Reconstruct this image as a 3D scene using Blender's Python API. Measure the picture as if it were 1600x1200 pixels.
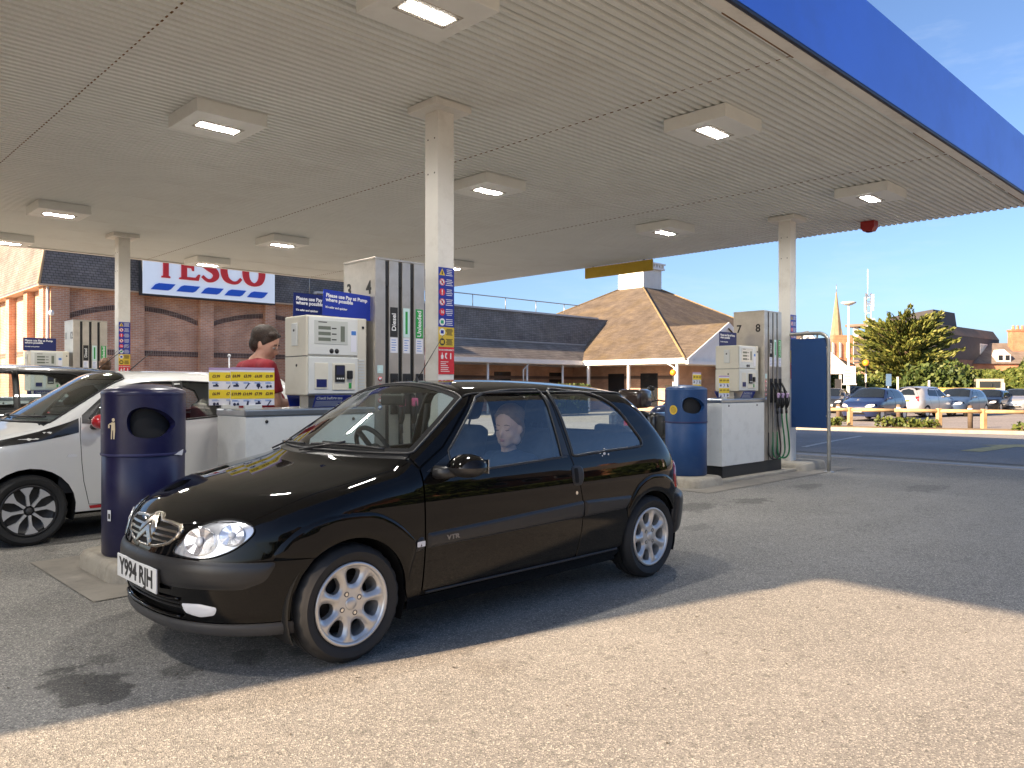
import bpy, bmesh, math, random
import numpy as np
from mathutils import Vector, Matrix, Quaternion
from mathutils.geometry import delaunay_2d_cdt
R = math.radians
rnd = random.Random(7)
for o in list(bpy.data.objects): bpy.data.objects.remove(o)
SC = bpy.context.scene
COL = SC.collection

# ------------------------------------------------------------------ camera
# World X runs along the pump islands, Y across them; the camera stands at the origin, 1.31 m up.
YAW = R(45.7)
cam = bpy.data.cameras.new('camera')
cam.sensor_width = 36.0
cam.lens = 1225.0 / 1600.0 * 36.0
cam.clip_start = 0.05
cam.clip_end = 3000
camo = bpy.data.objects.new('camera', cam)
COL.objects.link(camo)
camo.location = (0, 0, 1.31)
camo.rotation_euler = (math.pi / 2 + math.atan(3.0 / 1225.0), 0, YAW - math.pi / 2)
SC.camera = camo

# ------------------------------------------------------------------ sky, sun, exposure
SUN_EL, SUN_OFF = R(22.5), R(13.6)
sun_dir = Vector((-math.cos(SUN_OFF) * math.cos(SUN_EL), math.sin(SUN_OFF) * math.cos(SUN_EL), math.sin(SUN_EL)))
world = bpy.data.worlds.new('World')
SC.world = world
world.use_nodes = True
wn = world.node_tree.nodes; wl = world.node_tree.links
wn.clear()
w_out = wn.new('ShaderNodeOutputWorld'); w_bg = wn.new('ShaderNodeBackground')
sky = wn.new('ShaderNodeTexSky'); sky.sky_type = 'NISHITA'; sky.sun_disc = False
sky.sun_elevation = SUN_EL
sky.sun_rotation = math.atan2(sun_dir.x, sun_dir.y)
sky.air_density = 0.7; sky.dust_density = 2.0; sky.ozone_density = 2.2; sky.altitude = 0
w_bg.inputs['Strength'].default_value = 0.062
# thin high cloud all round the sky
w_tc = wn.new('ShaderNodeTexCoord'); w_map = wn.new('ShaderNodeMapping'); w_map.inputs['Scale'].default_value = (1.0, 1.6, 7.0)
w_map.inputs['Rotation'].default_value = (0, R(7), R(20))
w_noise = wn.new('ShaderNodeTexNoise'); w_noise.inputs['Scale'].default_value = 2.6; w_noise.inputs['Detail'].default_value = 7; w_noise.inputs['Roughness'].default_value = 0.62
w_ramp = wn.new('ShaderNodeValToRGB'); w_ramp.color_ramp.elements[0].position = 0.54; w_ramp.color_ramp.elements[1].position = 0.95
w_ramp.color_ramp.elements[1].color = (0.45, 0.45, 0.45, 1)
w_mix = wn.new('ShaderNodeMixRGB'); w_mix.blend_type = 'MIX'; w_mix.inputs['Color2'].default_value = (4.2, 4.4, 4.7, 1)
wl.new(w_tc.outputs['Generated'], w_map.inputs['Vector']); wl.new(w_map.outputs['Vector'], w_noise.inputs['Vector'])
wl.new(w_noise.outputs['Fac'], w_ramp.inputs['Fac']); wl.new(w_ramp.outputs['Color'], w_mix.inputs['Fac'])
wl.new(sky.outputs['Color'], w_mix.inputs['Color1']); w_t = wn.new('ShaderNodeMixRGB'); w_t.blend_type = 'MULTIPLY'; w_t.inputs['Fac'].default_value = 1.0; w_t.inputs['Color2'].default_value = (.87, .93, 1.0, 1)   # bluish colour grade, the same all over the sky
wl.new(w_mix.outputs['Color'], w_t.inputs['Color1']); wl.new(w_t.outputs['Color'], w_bg.inputs['Color'])
wl.new(w_bg.outputs['Background'], w_out.inputs['Surface'])
sl = bpy.data.lights.new('sun', 'SUN'); sl.energy = 4.6; sl.angle = R(0.53); sl.color = (1.0, 0.735, 0.49)
so = bpy.data.objects.new('sun', sl); COL.objects.link(so)
so.rotation_euler = (-sun_dir).to_track_quat('-Z', 'Y').to_euler(); so.location = (-30, 8, 20)
SC.view_settings.view_transform = 'Standard'
SC.view_settings.look = 'None'
SC.view_settings.exposure = 2.05
SC.view_settings.gamma = 1.0
SC.render.engine = 'CYCLES'
SC.cycles.max_bounces = 8; SC.cycles.diffuse_bounces = 4; SC.cycles.glossy_bounces = 4
SC.cycles.transparent_max_bounces = 16; SC.cycles.transmission_bounces = 4
SC.cycles.use_denoising = True
SC.cycles.caustics_reflective = False; SC.cycles.caustics_refractive = False
SC.cycles.sample_clamp_indirect = 6.0

# ------------------------------------------------------------------ materials
MATS = {}
def nd(nt, t, **kw):
    n = nt.nodes.new(t)
    for k, v in kw.items(): setattr(n, k, v)
    return n
def M(name, col=(.5, .5, .5), rough=.6, metal=0., var=.12, scale=3., bump=0., bscale=40., coat=0., spec=.5, dirt=None, dscale=1.5, emit=None, estr=0., coords='Object'):
    """Principled material whose colour drifts with noise; dirt = (colour, amount) adds blotches with their own shape."""
    if name in MATS: return MATS[name]
    m = bpy.data.materials.new(name); m.use_nodes = True
    nt = m.node_tree; b = nt.nodes['Principled BSDF']; L = nt.links
    b.inputs['Roughness'].default_value = rough; b.inputs['Metallic'].default_value = metal
    b.inputs['Coat Weight'].default_value = coat; b.inputs['Coat Roughness'].default_value = .03
    b.inputs['Specular IOR Level'].default_value = spec
    tc = nd(nt, 'ShaderNodeTexCoord')
    if var or dirt:
        n = nd(nt, 'ShaderNodeTexNoise'); n.inputs['Scale'].default_value = scale; n.inputs['Detail'].default_value = 5
        L.new(tc.outputs[coords], n.inputs['Vector'])
        mr = nd(nt, 'ShaderNodeMapRange'); mr.inputs[1].default_value = .25; mr.inputs[2].default_value = .75
        mr.inputs[3].default_value = 1 - var; mr.inputs[4].default_value = 1 + var
        L.new(n.outputs['Fac'], mr.inputs[0])
        mx = nd(nt, 'ShaderNodeVectorMath', operation='SCALE'); mx.inputs[0].default_value = col[:3]
        L.new(mr.outputs[0], mx.inputs['Scale'])
        out = mx.outputs[0]
        if dirt:
            n2 = nd(nt, 'ShaderNodeTexNoise'); n2.inputs['Scale'].default_value = dscale; n2.inputs['Detail'].default_value = 8; n2.inputs['Roughness'].default_value = .7
            L.new(tc.outputs[coords], n2.inputs['Vector'])
            r2 = nd(nt, 'ShaderNodeMapRange'); r2.inputs[1].default_value = .5; r2.inputs[2].default_value = .72; r2.inputs[3].default_value = 0; r2.inputs[4].default_value = dirt[1]
            L.new(n2.outputs['Fac'], r2.inputs[0])
            m2 = nd(nt, 'ShaderNodeMixRGB'); m2.inputs['Color2'].default_value = (*dirt[0], 1)
            L.new(r2.outputs[0], m2.inputs['Fac']); L.new(out, m2.inputs['Color1']); out = m2.outputs[0]
            r3 = nd(nt, 'ShaderNodeMapRange'); r3.inputs[3].default_value = rough; r3.inputs[4].default_value = min(1, rough + .25)
            L.new(r2.outputs[0], r3.inputs[0]); L.new(r3.outputs[0], b.inputs['Roughness'])
        L.new(out, b.inputs['Base Color'])
    else:
        b.inputs['Base Color'].default_value = (*col[:3], 1)
    if bump:
        nb = nd(nt, 'ShaderNodeTexNoise'); nb.inputs['Scale'].default_value = bscale; nb.inputs['Detail'].default_value = 4
        L.new(tc.outputs[coords], nb.inputs['Vector'])
        bp = nd(nt, 'ShaderNodeBump'); bp.inputs['Strength'].default_value = bump; bp.inputs['Distance'].default_value = .01
        L.new(nb.outputs['Fac'], bp.inputs['Height']); L.new(bp.outputs[0], b.inputs['Normal'])
    if emit:
        b.inputs['Emission Color'].default_value = (*emit, 1); b.inputs['Emission Strength'].default_value = estr
    m.diffuse_color = (*col[:3], 1)
    MATS[name] = m
    return m
def glass(name, tint=(.75, .85, .85), extra=.0, ior=1.5, rough=0., k=1.5):
    """Thin window glass: tinted see-through pane with Fresnel mirror reflection from both faces."""
    if name in MATS: return MATS[name]
    m = bpy.data.materials.new(name); m.use_nodes = True; nt = m.node_tree; nt.nodes.clear(); L = nt.links
    o = nd(nt, 'ShaderNodeOutputMaterial'); t = nd(nt, 'ShaderNodeBsdfTransparent'); t.inputs['Color'].default_value = (*tint, 1)
    g = nd(nt, 'ShaderNodeBsdfGlossy'); g.inputs['Roughness'].default_value = rough; g.inputs['Color'].default_value = (1, 1, 1, 1)
    f = nd(nt, 'ShaderNodeFresnel'); gm = nd(nt, 'ShaderNodeNewGeometry')
    io = nd(nt, 'ShaderNodeMath', operation='MULTIPLY_ADD'); io.inputs[1].default_value = 1 / ior - ior; io.inputs[2].default_value = ior      # thin pane: same mirror from both faces
    L.new(gm.outputs['Backfacing'], io.inputs[0]); L.new(io.outputs[0], f.inputs['IOR'])
    a = nd(nt, 'ShaderNodeMath', operation='MULTIPLY_ADD'); a.inputs[1].default_value = k; a.inputs[2].default_value = extra; a.use_clamp = True
    mx = nd(nt, 'ShaderNodeMixShader')
    L.new(f.outputs[0], a.inputs[0]); L.new(a.outputs[0], mx.inputs[0]); L.new(t.outputs[0], mx.inputs[1]); L.new(g.outputs[0], mx.inputs[2]); L.new(mx.outputs[0], o.inputs['Surface'])
    MATS[name] = m
    return m

# ------------------------------------------------------------------ object helpers
def thing(name, label, cat, loc=(0, 0, 0), rz=0., group=None):
    o = bpy.data.objects.new(name, None); COL.objects.link(o)
    o.location = loc; o.rotation_euler = (0, 0, rz); o.empty_display_size = .2
    tag(o, label, cat, group)
    return o
def tag(o, label=None, cat=None, group=None, kind=None):
    if label: o['label'] = label
    if cat: o['category'] = cat
    if group: o['group'] = group
    if kind: o['kind'] = kind
    return o
def mesh_obj(name, me, mat=None, parent=None, loc=None, rot=None):
    o = bpy.data.objects.new(name, me); COL.objects.link(o)
    if mat is not None:
        if len(me.materials) == 0: me.materials.append(mat)
    if parent is not None: o.parent = parent
    if loc is not None: o.location = loc
    if rot is not None: o.rotation_euler = rot
    return o
def copy_tree(o, parent=None):
    c = o.copy(); COL.objects.link(c); c.parent = parent
    for ch in o.children: copy_tree(ch, c)
    return c
class MB:
    """Collects simple shapes into one mesh."""
    def __init__(s): s.v = []; s.f = []; s.sm = []
    def add(s, vs, fs, smooth=False):
        n = len(s.v); s.v += [tuple(p) for p in vs]; s.f += [tuple(i + n for i in f) for f in fs]; s.sm += [smooth] * len(fs); return s
    def box(s, x0, x1, y0, y1, z0, z1, bev=0.):
        x0, x1 = min(x0, x1), max(x0, x1); y0, y1 = min(y0, y1), max(y0, y1); z0, z1 = min(z0, z1), max(z0, z1)
        if bev <= 0:
            v = [(x, y, z) for z in (z0, z1) for (x, y) in ((x0, y0), (x1, y0), (x1, y1), (x0, y1))]
            return s.add(v, [(3, 2, 1, 0), (4, 5, 6, 7), (0, 1, 5, 4), (1, 2, 6, 5), (2, 3, 7, 6), (3, 0, 4, 7)])
        b = min(bev, (x1 - x0) / 2.01, (y1 - y0) / 2.01, (z1 - z0) / 2.01)
        bm = bmesh.new()
        bmesh.ops.create_cube(bm, size=1)
        for v in bm.verts:
            v.co = Vector((x0 if v.co.x < 0 else x1, y0 if v.co.y < 0 else y1, z0 if v.co.z < 0 else z1))
        bmesh.ops.bevel(bm, geom=list(bm.edges), offset=b, segments=2, affect='EDGES', profile=.5)
        bm.verts.index_update()
        s.add([v.co[:] for v in bm.verts], [[v.index for v in f.verts] for f in bm.faces]); bm.free(); return s
    def prism(s, poly, axis, a, b, smooth=False):
        """poly: 2-D outline (counter-clockwise or not); axis 'x','y','z' is the extrusion axis."""
        n = len(poly)
        def p3(p, t):
            return {'x': (t, p[0], p[1]), 'y': (p[0], t, p[1]), 'z': (p[0], p[1], t)}[axis]
        v = [p3(p, a) for p in poly] + [p3(p, b) for p in poly]
        f = [tuple(range(n))[::-1], tuple(range(n, 2 * n))]
        s.add(v, f)
        k = len(s.v) - 2 * n
        s.f += [(k + i, k + (i + 1) % n, k + n + (i + 1) % n, k + n + i) for i in range(n)]; s.sm += [smooth] * n
        return s
    def tube(s, pts, r, n=8, close=False, caps=True):
        pts = [Vector(p) for p in pts]; m = len(pts)
        rr = r if isinstance(r, (list, tuple)) else [r] * m
        vs = []; up = None
        for i, p in enumerate(pts):
            a = pts[i - 1] if i else (pts[-1] if close else pts[0]); b = pts[i + 1] if i < m - 1 else (pts[0] if close else pts[-1])
            t = (b - a).normalized()
            if up is None:
                up = Vector((0, 0, 1)) if abs(t.z) < .9 else Vector((1, 0, 0))
            u = (up - t * up.dot(t)); u = u.normalized() if u.length > 1e-6 else t.orthogonal().normalized()
            w = t.cross(u); up = u
            vs += [p + (u * math.cos(2 * math.pi * k / n) + w * math.sin(2 * math.pi * k / n)) * rr[i] for k in range(n)]
        fs = []
        for i in range(m if close else m - 1):
            j = (i + 1) % m
            fs += [(i * n + k, i * n + (k + 1) % n, j * n + (k + 1) % n, j * n + k) for k in range(n)]
        s.add(vs, fs, True)
        if caps and not close:
            s.add([], []); k0 = len(s.v) - len(vs)
            s.f += [tuple(k0 + k for k in range(n))[::-1], tuple(k0 + (m - 1) * n + k for k in range(n))]; s.sm += [False] * 2
        return s
    def lathe(s, prof, n=24, axis='z', o=(0, 0, 0), smooth=True, close=False):
        """prof: list of (radius, height along axis)."""
        vs = []
        for (r, t) in prof:
            for k in range(n):
                c, q = r * math.cos(2 * math.pi * k / n), r * math.sin(2 * math.pi * k / n)
                p = {'z': (c, q, t), 'y': (c, t, q), 'x': (t, c, q)}[axis]
                vs.append((p[0] + o[0], p[1] + o[1], p[2] + o[2]))
        m = len(prof)
        fs = [(i * n + k, i * n + (k + 1) % n, (i + 1) * n + (k + 1) % n, (i + 1) * n + k) for i in range(m - 1) for k in range(n)]
        if close: fs += [((m - 1) * n + k, (m - 1) * n + (k + 1) % n, (k + 1) % n, k) for k in range(n)]
        return s.add(vs, fs, smooth)
    def disc(s, r, t, n=24, axis='z', o=(0, 0, 0)):
        vs = []
        for k in range(n):
            c, q = r * math.cos(2 * math.pi * k / n), r * math.sin(2 * math.pi * k / n)
            p = {'z': (c, q, t), 'y': (c, t, q), 'x': (t, c, q)}[axis]
            vs.append((p[0] + o[0], p[1] + o[1], p[2] + o[2]))
        return s.add(vs, [tuple(range(n))])
    def ball(s, c, r, n=12, m=8):
        rx, ry, rz = r if isinstance(r, (tuple, list)) else (r, r, r)
        vs = [(c[0], c[1], c[2] - rz)]
        for i in range(1, m):
            t = math.pi * i / m - math.pi / 2
            for k in range(n):
                p = 2 * math.pi * k / n
                vs.append((c[0] + rx * math.cos(t) * math.cos(p), c[1] + ry * math.cos(t) * math.sin(p), c[2] + rz * math.sin(t)))
        vs.append((c[0], c[1], c[2] + rz)); e = len(vs) - 1
        fs = [(0, 1 + (k + 1) % n, 1 + k) for k in range(n)]
        for i in range(m - 2):
            a = 1 + i * n; b = a + n
            fs += [(a + k, a + (k + 1) % n, b + (k + 1) % n, b + k) for k in range(n)]
        a = 1 + (m - 2) * n
        fs += [(a + k, a + (k + 1) % n, e) for k in range(n)]
        return s.add(vs, fs, True)
    def xf(s, mtx, start=0):
        for i in range(start, len(s.v)): s.v[i] = tuple(mtx @ Vector(s.v[i]))
        return s
    def mesh(s, name='m', fix=True):
        me = bpy.data.meshes.new(name); me.from_pydata(s.v, [], s.f); me.update()
        me.polygons.foreach_set('use_smooth', s.sm)
        if fix:
            bm = bmesh.new(); bm.from_mesh(me); bmesh.ops.recalc_face_normals(bm, faces=bm.faces); bm.to_mesh(me); bm.free()
        return me
    def build(s, name, mat, parent=None, loc=None, rot=None, fix=True):
        return mesh_obj(name, s.mesh(name, fix), mat, parent, loc, rot)
FACE_SOUTH = Matrix.Rotation(math.pi / 2, 4, 'X')                                     # reads from -Y
FACE_WEST = Matrix.Rotation(-math.pi / 2, 4, 'Z') @ Matrix.Rotation(math.pi / 2, 4, 'X')  # reads from -X
FACE_NORTH = Matrix.Rotation(math.pi, 4, 'Z') @ FACE_SOUTH
def text_mesh(body, size, bold=0., ext=.0006, align='CENTER', sx=1., space=1., line=1.):
    c = bpy.data.curves.new('txt', 'FONT'); c.body = body; c.size = size; c.align_x = align; c.align_y = 'CENTER'
    c.extrude = ext; c.offset = bold; c.space_character = space; c.space_line = line; c.resolution_u = 3
    o = bpy.data.objects.new('txt', c); COL.objects.link(o)
    dg = bpy.context.evaluated_depsgraph_get(); dg.update()
    me = bpy.data.meshes.new_from_object(o.evaluated_get(dg))
    bpy.data.objects.remove(o); bpy.data.curves.remove(c)
    if sx != 1: me.transform(Matrix.Scale(sx, 4, (1, 0, 0)))
    me.materials.clear()
    return me
def text(name, body, size, mat, parent, loc, face, **kw):
    me = text_mesh(body, size, **kw)
    me.transform(face)
    return mesh_obj(name, me, mat, parent, loc)
def smooth_by_angle(me, ang=40):
    me.polygons.foreach_set('use_smooth', [True] * len(me.polygons))
    try: me.set_sharp_from_angle(angle=R(ang))
    except Exception: pass
def remesh(mb, vox, name, mat, parent=None, it=6, fac=.5):
    """Voxel-merge overlapping shapes into one continuous skin, then relax it."""
    me = mb.mesh(name); o = bpy.data.objects.new(name, me); COL.objects.link(o)
    m = o.modifiers.new('r', 'REMESH'); m.mode = 'VOXEL'; m.voxel_size = vox
    s = o.modifiers.new('s', 'SMOOTH'); s.factor = fac; s.iterations = it
    dg = bpy.context.evaluated_depsgraph_get(); dg.update()
    me2 = bpy.data.meshes.new_from_object(o.evaluated_get(dg))
    bpy.data.objects.remove(o); bpy.data.meshes.remove(me)
    me2.polygons.foreach_set('use_smooth', [True] * len(me2.polygons)); me2.materials.clear(); me2.name = name
    return mesh_obj(name, me2, mat, parent)
def in_poly(px, py, poly):
    """Vectorised point-in-polygon."""
    px = np.asarray(px); py = np.asarray(py); r = np.zeros(px.shape, bool); n = len(poly); j = n - 1
    for i in range(n):
        xi, yi = poly[i]; xj, yj = poly[j]
        c = ((yi > py) != (yj > py)) & (px < (xj - xi) * (py - yi) / ((yj - yi) if yj != yi else 1e-12) + xi)
        r ^= c; j = i
    return r
def resample(poly, step, closed=True):
    out = []; n = len(poly)
    for i in range(n if closed else n - 1):
        a = poly[i]; b = poly[(i + 1) % n]; l = math.hypot(b[0] - a[0], b[1] - a[1]); k = max(1, int(math.ceil(l / step)))
        out += [(a[0] + (b[0] - a[0]) * t / k, a[1] + (b[1] - a[1]) * t / k) for t in range(k)]
    if not closed: out.append(tuple(poly[-1]))
    return out
def spline(pts, closed=True, k=6):
    """Catmull-Rom through 2-D or 3-D points."""
    n = len(pts); out = []; P = [np.array(p, float) for p in pts]
    for i in range(n if closed else n - 1):
        p0 = P[(i - 1) % n] if closed or i > 0 else P[i]; p1 = P[i]; p2 = P[(i + 1) % n]; p3 = P[(i + 2) % n] if closed or i + 2 < n else P[(i + 1) % n]
        for t in range(k):
            s = t / k
            out.append(tuple(.5 * ((2 * p1) + (-p0 + p2) * s + (2 * p0 - 5 * p1 + 4 * p2 - p3) * s * s + (-p0 + 3 * p1 - 3 * p2 + p3) * s ** 3)))
    if not closed: out.append(tuple(P[-1]))
    return out
def tri2d(outline, holes=(), step=.05, extra=None):
    """Constrained triangulation of an outline with holes, with a grid of inner points."""
    loops = [list(outline)] + [list(h) for h in holes]
    V = []; E = []
    for lp in loops:
        k = len(V); V += lp; E += [(k + i, k + (i + 1) % len(lp)) for i in range(len(lp))]
    xs = [p[0] for p in outline]; ys = [p[1] for p in outline]
    gx = np.arange(min(xs) + step / 2, max(xs), step); gy = np.arange(min(ys) + step / 2, max(ys), step)
    X, Y = np.meshgrid(gx, gy); X = X + (np.arange(X.shape[0]) % 2)[:, None] * step / 2; X = X.ravel(); Y = Y.ravel()
    ok = in_poly(X, Y, outline)
    for h in holes: ok &= ~in_poly(X, Y, h)
    X, Y = X[ok], Y[ok]
    if len(X):
        B = np.array(V); d2 = np.full(len(X), 1e9)
        for i in range(0, len(B), 200):
            q = B[i:i + 200]; d2 = np.minimum(d2, ((X[:, None] - q[None, :, 0]) ** 2 + (Y[:, None] - q[None, :, 1]) ** 2).min(1))
        ok = d2 > (step * .45) ** 2
        V = V + list(zip(X[ok].tolist(), Y[ok].tolist()))
    if extra: V = V + list(extra)
    vo, eo, fo, _, _, _ = delaunay_2d_cdt([Vector(p[:2]) for p in V], E, [], 0, 1e-7)
    vo = np.array([v[:] for v in vo]); fo = [f for f in fo if len(f) == 3]
    F = np.array(fo); c = vo[F].mean(1); ok = in_poly(c[:, 0], c[:, 1], outline)
    for h in holes: ok &= ~in_poly(c[:, 0], c[:, 1], h)
    return vo, F[ok]
# ------------------------------------------------------------------ ground
def gz(x, y=0):
    """Height of the ground: level forecourt, falling slightly towards the car park."""
    t = min(1, max(0, (x - 14) / 18.0)); return -.25 * t * t * (3 - 2 * t)
def asphalt(name, col, speck=(.5, .46, .4), stain=.35, stains=(), rough=.92, fine=180, amt=.45):
    m = bpy.data.materials.new(name); m.use_nodes = True; nt = m.node_tree; L = nt.links; b = nt.nodes['Principled BSDF']
    b.inputs['Roughness'].default_value = rough; b.inputs['Specular IOR Level'].default_value = .25
    tc = nd(nt, 'ShaderNodeTexCoord'); co = tc.outputs['Object']
    def noise(s, d=5, r=.6):
        n = nd(nt, 'ShaderNodeTexNoise'); n.inputs['Scale'].default_value = s; n.inputs['Detail'].default_value = d; n.inputs['Roughness'].default_value = r
        L.new(co, n.inputs['Vector']); return n.outputs['Fac']
    def rng(src, a, bb, c, d):
        n = nd(nt, 'ShaderNodeMapRange'); n.inputs[1].default_value = a; n.inputs[2].default_value = bb; n.inputs[3].default_value = c; n.inputs[4].default_value = d
        L.new(src, n.inputs[0]); return n.outputs[0]
    def mixc(f, c1, c2, bt='MIX'):
        n = nd(nt, 'ShaderNodeMixRGB', blend_type=bt); L.new(f, n.inputs['Fac'])
        for s, i in ((c1, 'Color1'), (c2, 'Color2')):
            if isinstance(s, tuple): n.inputs[i].default_value = (*s, 1)
            else: L.new(s, n.inputs[i])
        return n.outputs[0]
    big = rng(noise(.35, 4), .3, .7, 0, 1)
    c = mixc(big, tuple(x * .80 for x in col), tuple(x * 1.15 for x in col))
    # worn wheel paths, stretched along the lanes
    mp = nd(nt, 'ShaderNodeMapping'); mp.inputs['Scale'].default_value = (.12, 1.5, 1); L.new(co, mp.inputs['Vector'])
    ns = nd(nt, 'ShaderNodeTexNoise'); ns.inputs['Scale'].default_value = 1.0; ns.inputs['Detail'].default_value = 5; L.new(mp.outputs[0], ns.inputs['Vector'])
    c = mixc(rng(ns.outputs['Fac'], .42, .68, 0, .38), c, tuple(x * .70 for x in col))
    med = rng(noise(2.2, 6, .7), .35, .75, 0, stain)
    c = mixc(med, c, tuple(x * .62 for x in col))
    # stone chippings
    vo = nd(nt, 'ShaderNodeTexVoronoi'); vo.inputs['Scale'].default_value = fine; L.new(co, vo.inputs['Vector'])
    sepc = nd(nt, 'ShaderNodeSeparateColor'); L.new(vo.outputs['Color'], sepc.inputs[0])
    c = mixc(rng(sepc.outputs[0], .70, .95, 0, .95), c, speck)
    c = mixc(rng(sepc.outputs[1], .72, .95, 0, .7), c, tuple(x * .3 for x in col))
    v2 = nd(nt, 'ShaderNodeTexVoronoi'); v2.inputs['Scale'].default_value = fine / 5; L.new(co, v2.inputs['Vector'])
    s2 = nd(nt, 'ShaderNodeSeparateColor'); L.new(v2.outputs['Color'], s2.inputs[0])
    c = mixc(rng(s2.outputs[0], .90, .99, 0, .4), c, tuple(x * .4 for x in col))
    # old drips and chewing-gum spots
    v3 = nd(nt, 'ShaderNodeTexVoronoi'); v3.inputs['Scale'].default_value = 1.9; L.new(co, v3.inputs['Vector'])
    c = mixc(rng(v3.outputs['Distance'], .02, .055, .7, 0), c, tuple(x * .35 for x in col))
    if stains:
        wob = noise(5.5, 6, .65)
        for (sx, sy, rx, ry, dk) in stains:
            vm = nd(nt, 'ShaderNodeVectorMath', operation='SUBTRACT'); L.new(co, vm.inputs[0]); vm.inputs[1].default_value = (sx, sy, 0)
            vd = nd(nt, 'ShaderNodeVectorMath', operation='DIVIDE'); L.new(vm.outputs[0], vd.inputs[0]); vd.inputs[1].default_value = (rx, ry, 100)
            ln = nd(nt, 'ShaderNodeVectorMath', operation='LENGTH'); L.new(vd.outputs[0], ln.inputs[0])
            ad = nd(nt, 'ShaderNodeMath', operation='MULTIPLY_ADD'); L.new(wob, ad.inputs[0]); ad.inputs[1].default_value = 2.6; L.new(ln.outputs['Value'], ad.inputs[2])
            c = mixc(rng(ad.outputs[0], 1.95, 2.22, dk, 0), c, (.018, .017, .016))
    L.new(c, b.inputs['Base Color'])
    h = nd(nt, 'ShaderNodeMath', operation='ADD'); L.new(vo.outputs['Distance'], h.inputs[0]); L.new(noise(60, 3), h.inputs[1])
    bp = nd(nt, 'ShaderNodeBump'); bp.inputs['Strength'].default_value = amt; bp.inputs['Distance'].default_value = .004; L.new(h.outputs[0], bp.inputs['Height']); L.new(bp.outputs[0], b.inputs['Normal'])
    MATS[name] = m
    return m
def sheet(name, poly, dz, mat, step=2.0, thick=0., kind='structure', label=None):
    out = resample(poly, step); v, f = tri2d(out, (), step)
    mb = MB(); n = len(v)
    mb.add([(p[0], p[1], gz(p[0], p[1]) + dz) for p in v], f.tolist())
    if thick:
        k = len(out); b0 = len(mb.v)
        mb.add([(p[0], p[1], gz(*p) + dz) for p in out] + [(p[0], p[1], gz(*p) + dz - thick) for p in out], [(i, (i + 1) % k, k + (i + 1) % k, k + i) for i in range(k)])
    o = mb.build(name, mat); tag(o, label, None, None, kind); return o
STAINS = [(1.06, 3.76, .17, .32, .6), (1.42, 3.66, .12, .13, .45), (1.22, 4.06, .1, .1, .35), (1.75, 3.62, .10, .16, .4), (2.0, 3.5, .16, .07, .35), (2.45, 3.3, .12, .06, .3), (7.3, 4.7, .5, .26, .42), (8.2, 4.5, .35, .2, .4), (9.9, 4.6, .4, .2, .3), (6.3, 4.0, .25, .15, .25), (10.8, 3.5, .5, .3, .25)]
m_fore = asphalt('forecourt_asphalt', (.245, .236, .216), (.48, .45, .39), .46, STAINS)
m_road = asphalt('road_asphalt', (.29, .285, .28), (.26, .25, .24), .3, (), fine=120)
m_park = asphalt('carpark_asphalt', (.27, .25, .24), (.4, .38, .36), .2, (), fine=90)
bm = MB()
N = 60; ext = 420
gx = np.concatenate([np.linspace(-ext, -30, 8)[:-1], np.linspace(-30, 70, 51), np.linspace(70, ext + 200, 10)[1:]])
gy = np.concatenate([np.linspace(-ext, -30, 8)[:-1], np.linspace(-30, 70, 26), np.linspace(70, ext + 200, 10)[1:]])
vs = [(x, y, gz(x, y)) for x in gx for y in gy]; ny = len(gy)
bm.add(vs, [(i * ny + j, (i + 1) * ny + j, (i + 1) * ny + j + 1, i * ny + j + 1) for i in range(len(gx) - 1) for j in range(ny - 1)])
tag(bm.build('ground', m_fore), kind='structure')
# roadway beyond the drainage channel, car park, verge
sheet('road', [(15.1, -40), (15.1, 34.0), (24.2, 34.0), (24.0, 15.0), (27.7, 8.05), (34.5, -3.4), (55, -40)], .006, m_road)
sheet('car_park', [(26.2, 14.6), (30.5, 7.6), (37, -3), (60, -40), (130, -40), (130, 60), (64, 60), (64, 22), (33, 22), (26.0, 16.0)], .012, m_park, 4.0)
m_verge = M('dry_verge', (.24, .17, .085), .95, var=.35, scale=6, bump=.8, bscale=30, dirt=((.10, .07, .035), .7), dscale=4)
m_kerb = M('concrete_kerb', (.42, .37, .30), .9, var=.12, scale=5, bump=.25, bscale=60, dirt=((.16, .14, .12), .5), dscale=3)
sheet('verge', [(24.35, 15.2), (27.9, 8.35), (34.6, -2.9), (56, -40), (57.6, -40), (36.2, -2.1), (29.6, 8.95), (26.3, 15.6)], .10, m_verge, 1.0, .2)
kb = MB(); kp = [(24.22, 15.1), (27.77, 8.2), (34.47, -3.05), (55.9, -40.1)]
for a, b in zip(kp[:-1], kp[1:]):
    nx, ny_ = -(b[1] - a[1]), b[0] - a[0]; l = math.hypot(nx, ny_); nx, ny_ = -nx / l * .13, -ny_ / l * .13
    k = 6
    for i in range(k):
        p = (a[0] + (b[0] - a[0]) * i / k, a[1] + (b[1] - a[1]) * i / k); q = (a[0] + (b[0] - a[0]) * (i + 1) / k, a[1] + (b[1] - a[1]) * (i + 1) / k)
        v = [(p[0], p[1], gz(*p) + .118), (q[0], q[1], gz(*q) + .118), (q[0] + nx, q[1] + ny_, gz(*q) + .118), (p[0] + nx, p[1] + ny_, gz(*p) + .118)]
        v += [(x, y, z - .3) for x, y, z in v]
        kb.add(v, [(0, 1, 2, 3), (0, 1, 5, 4), (2, 3, 7, 6), (1, 2, 6, 5), (3, 0, 4, 7)])
tag(kb.build('kerb', m_kerb), kind='structure')
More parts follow.
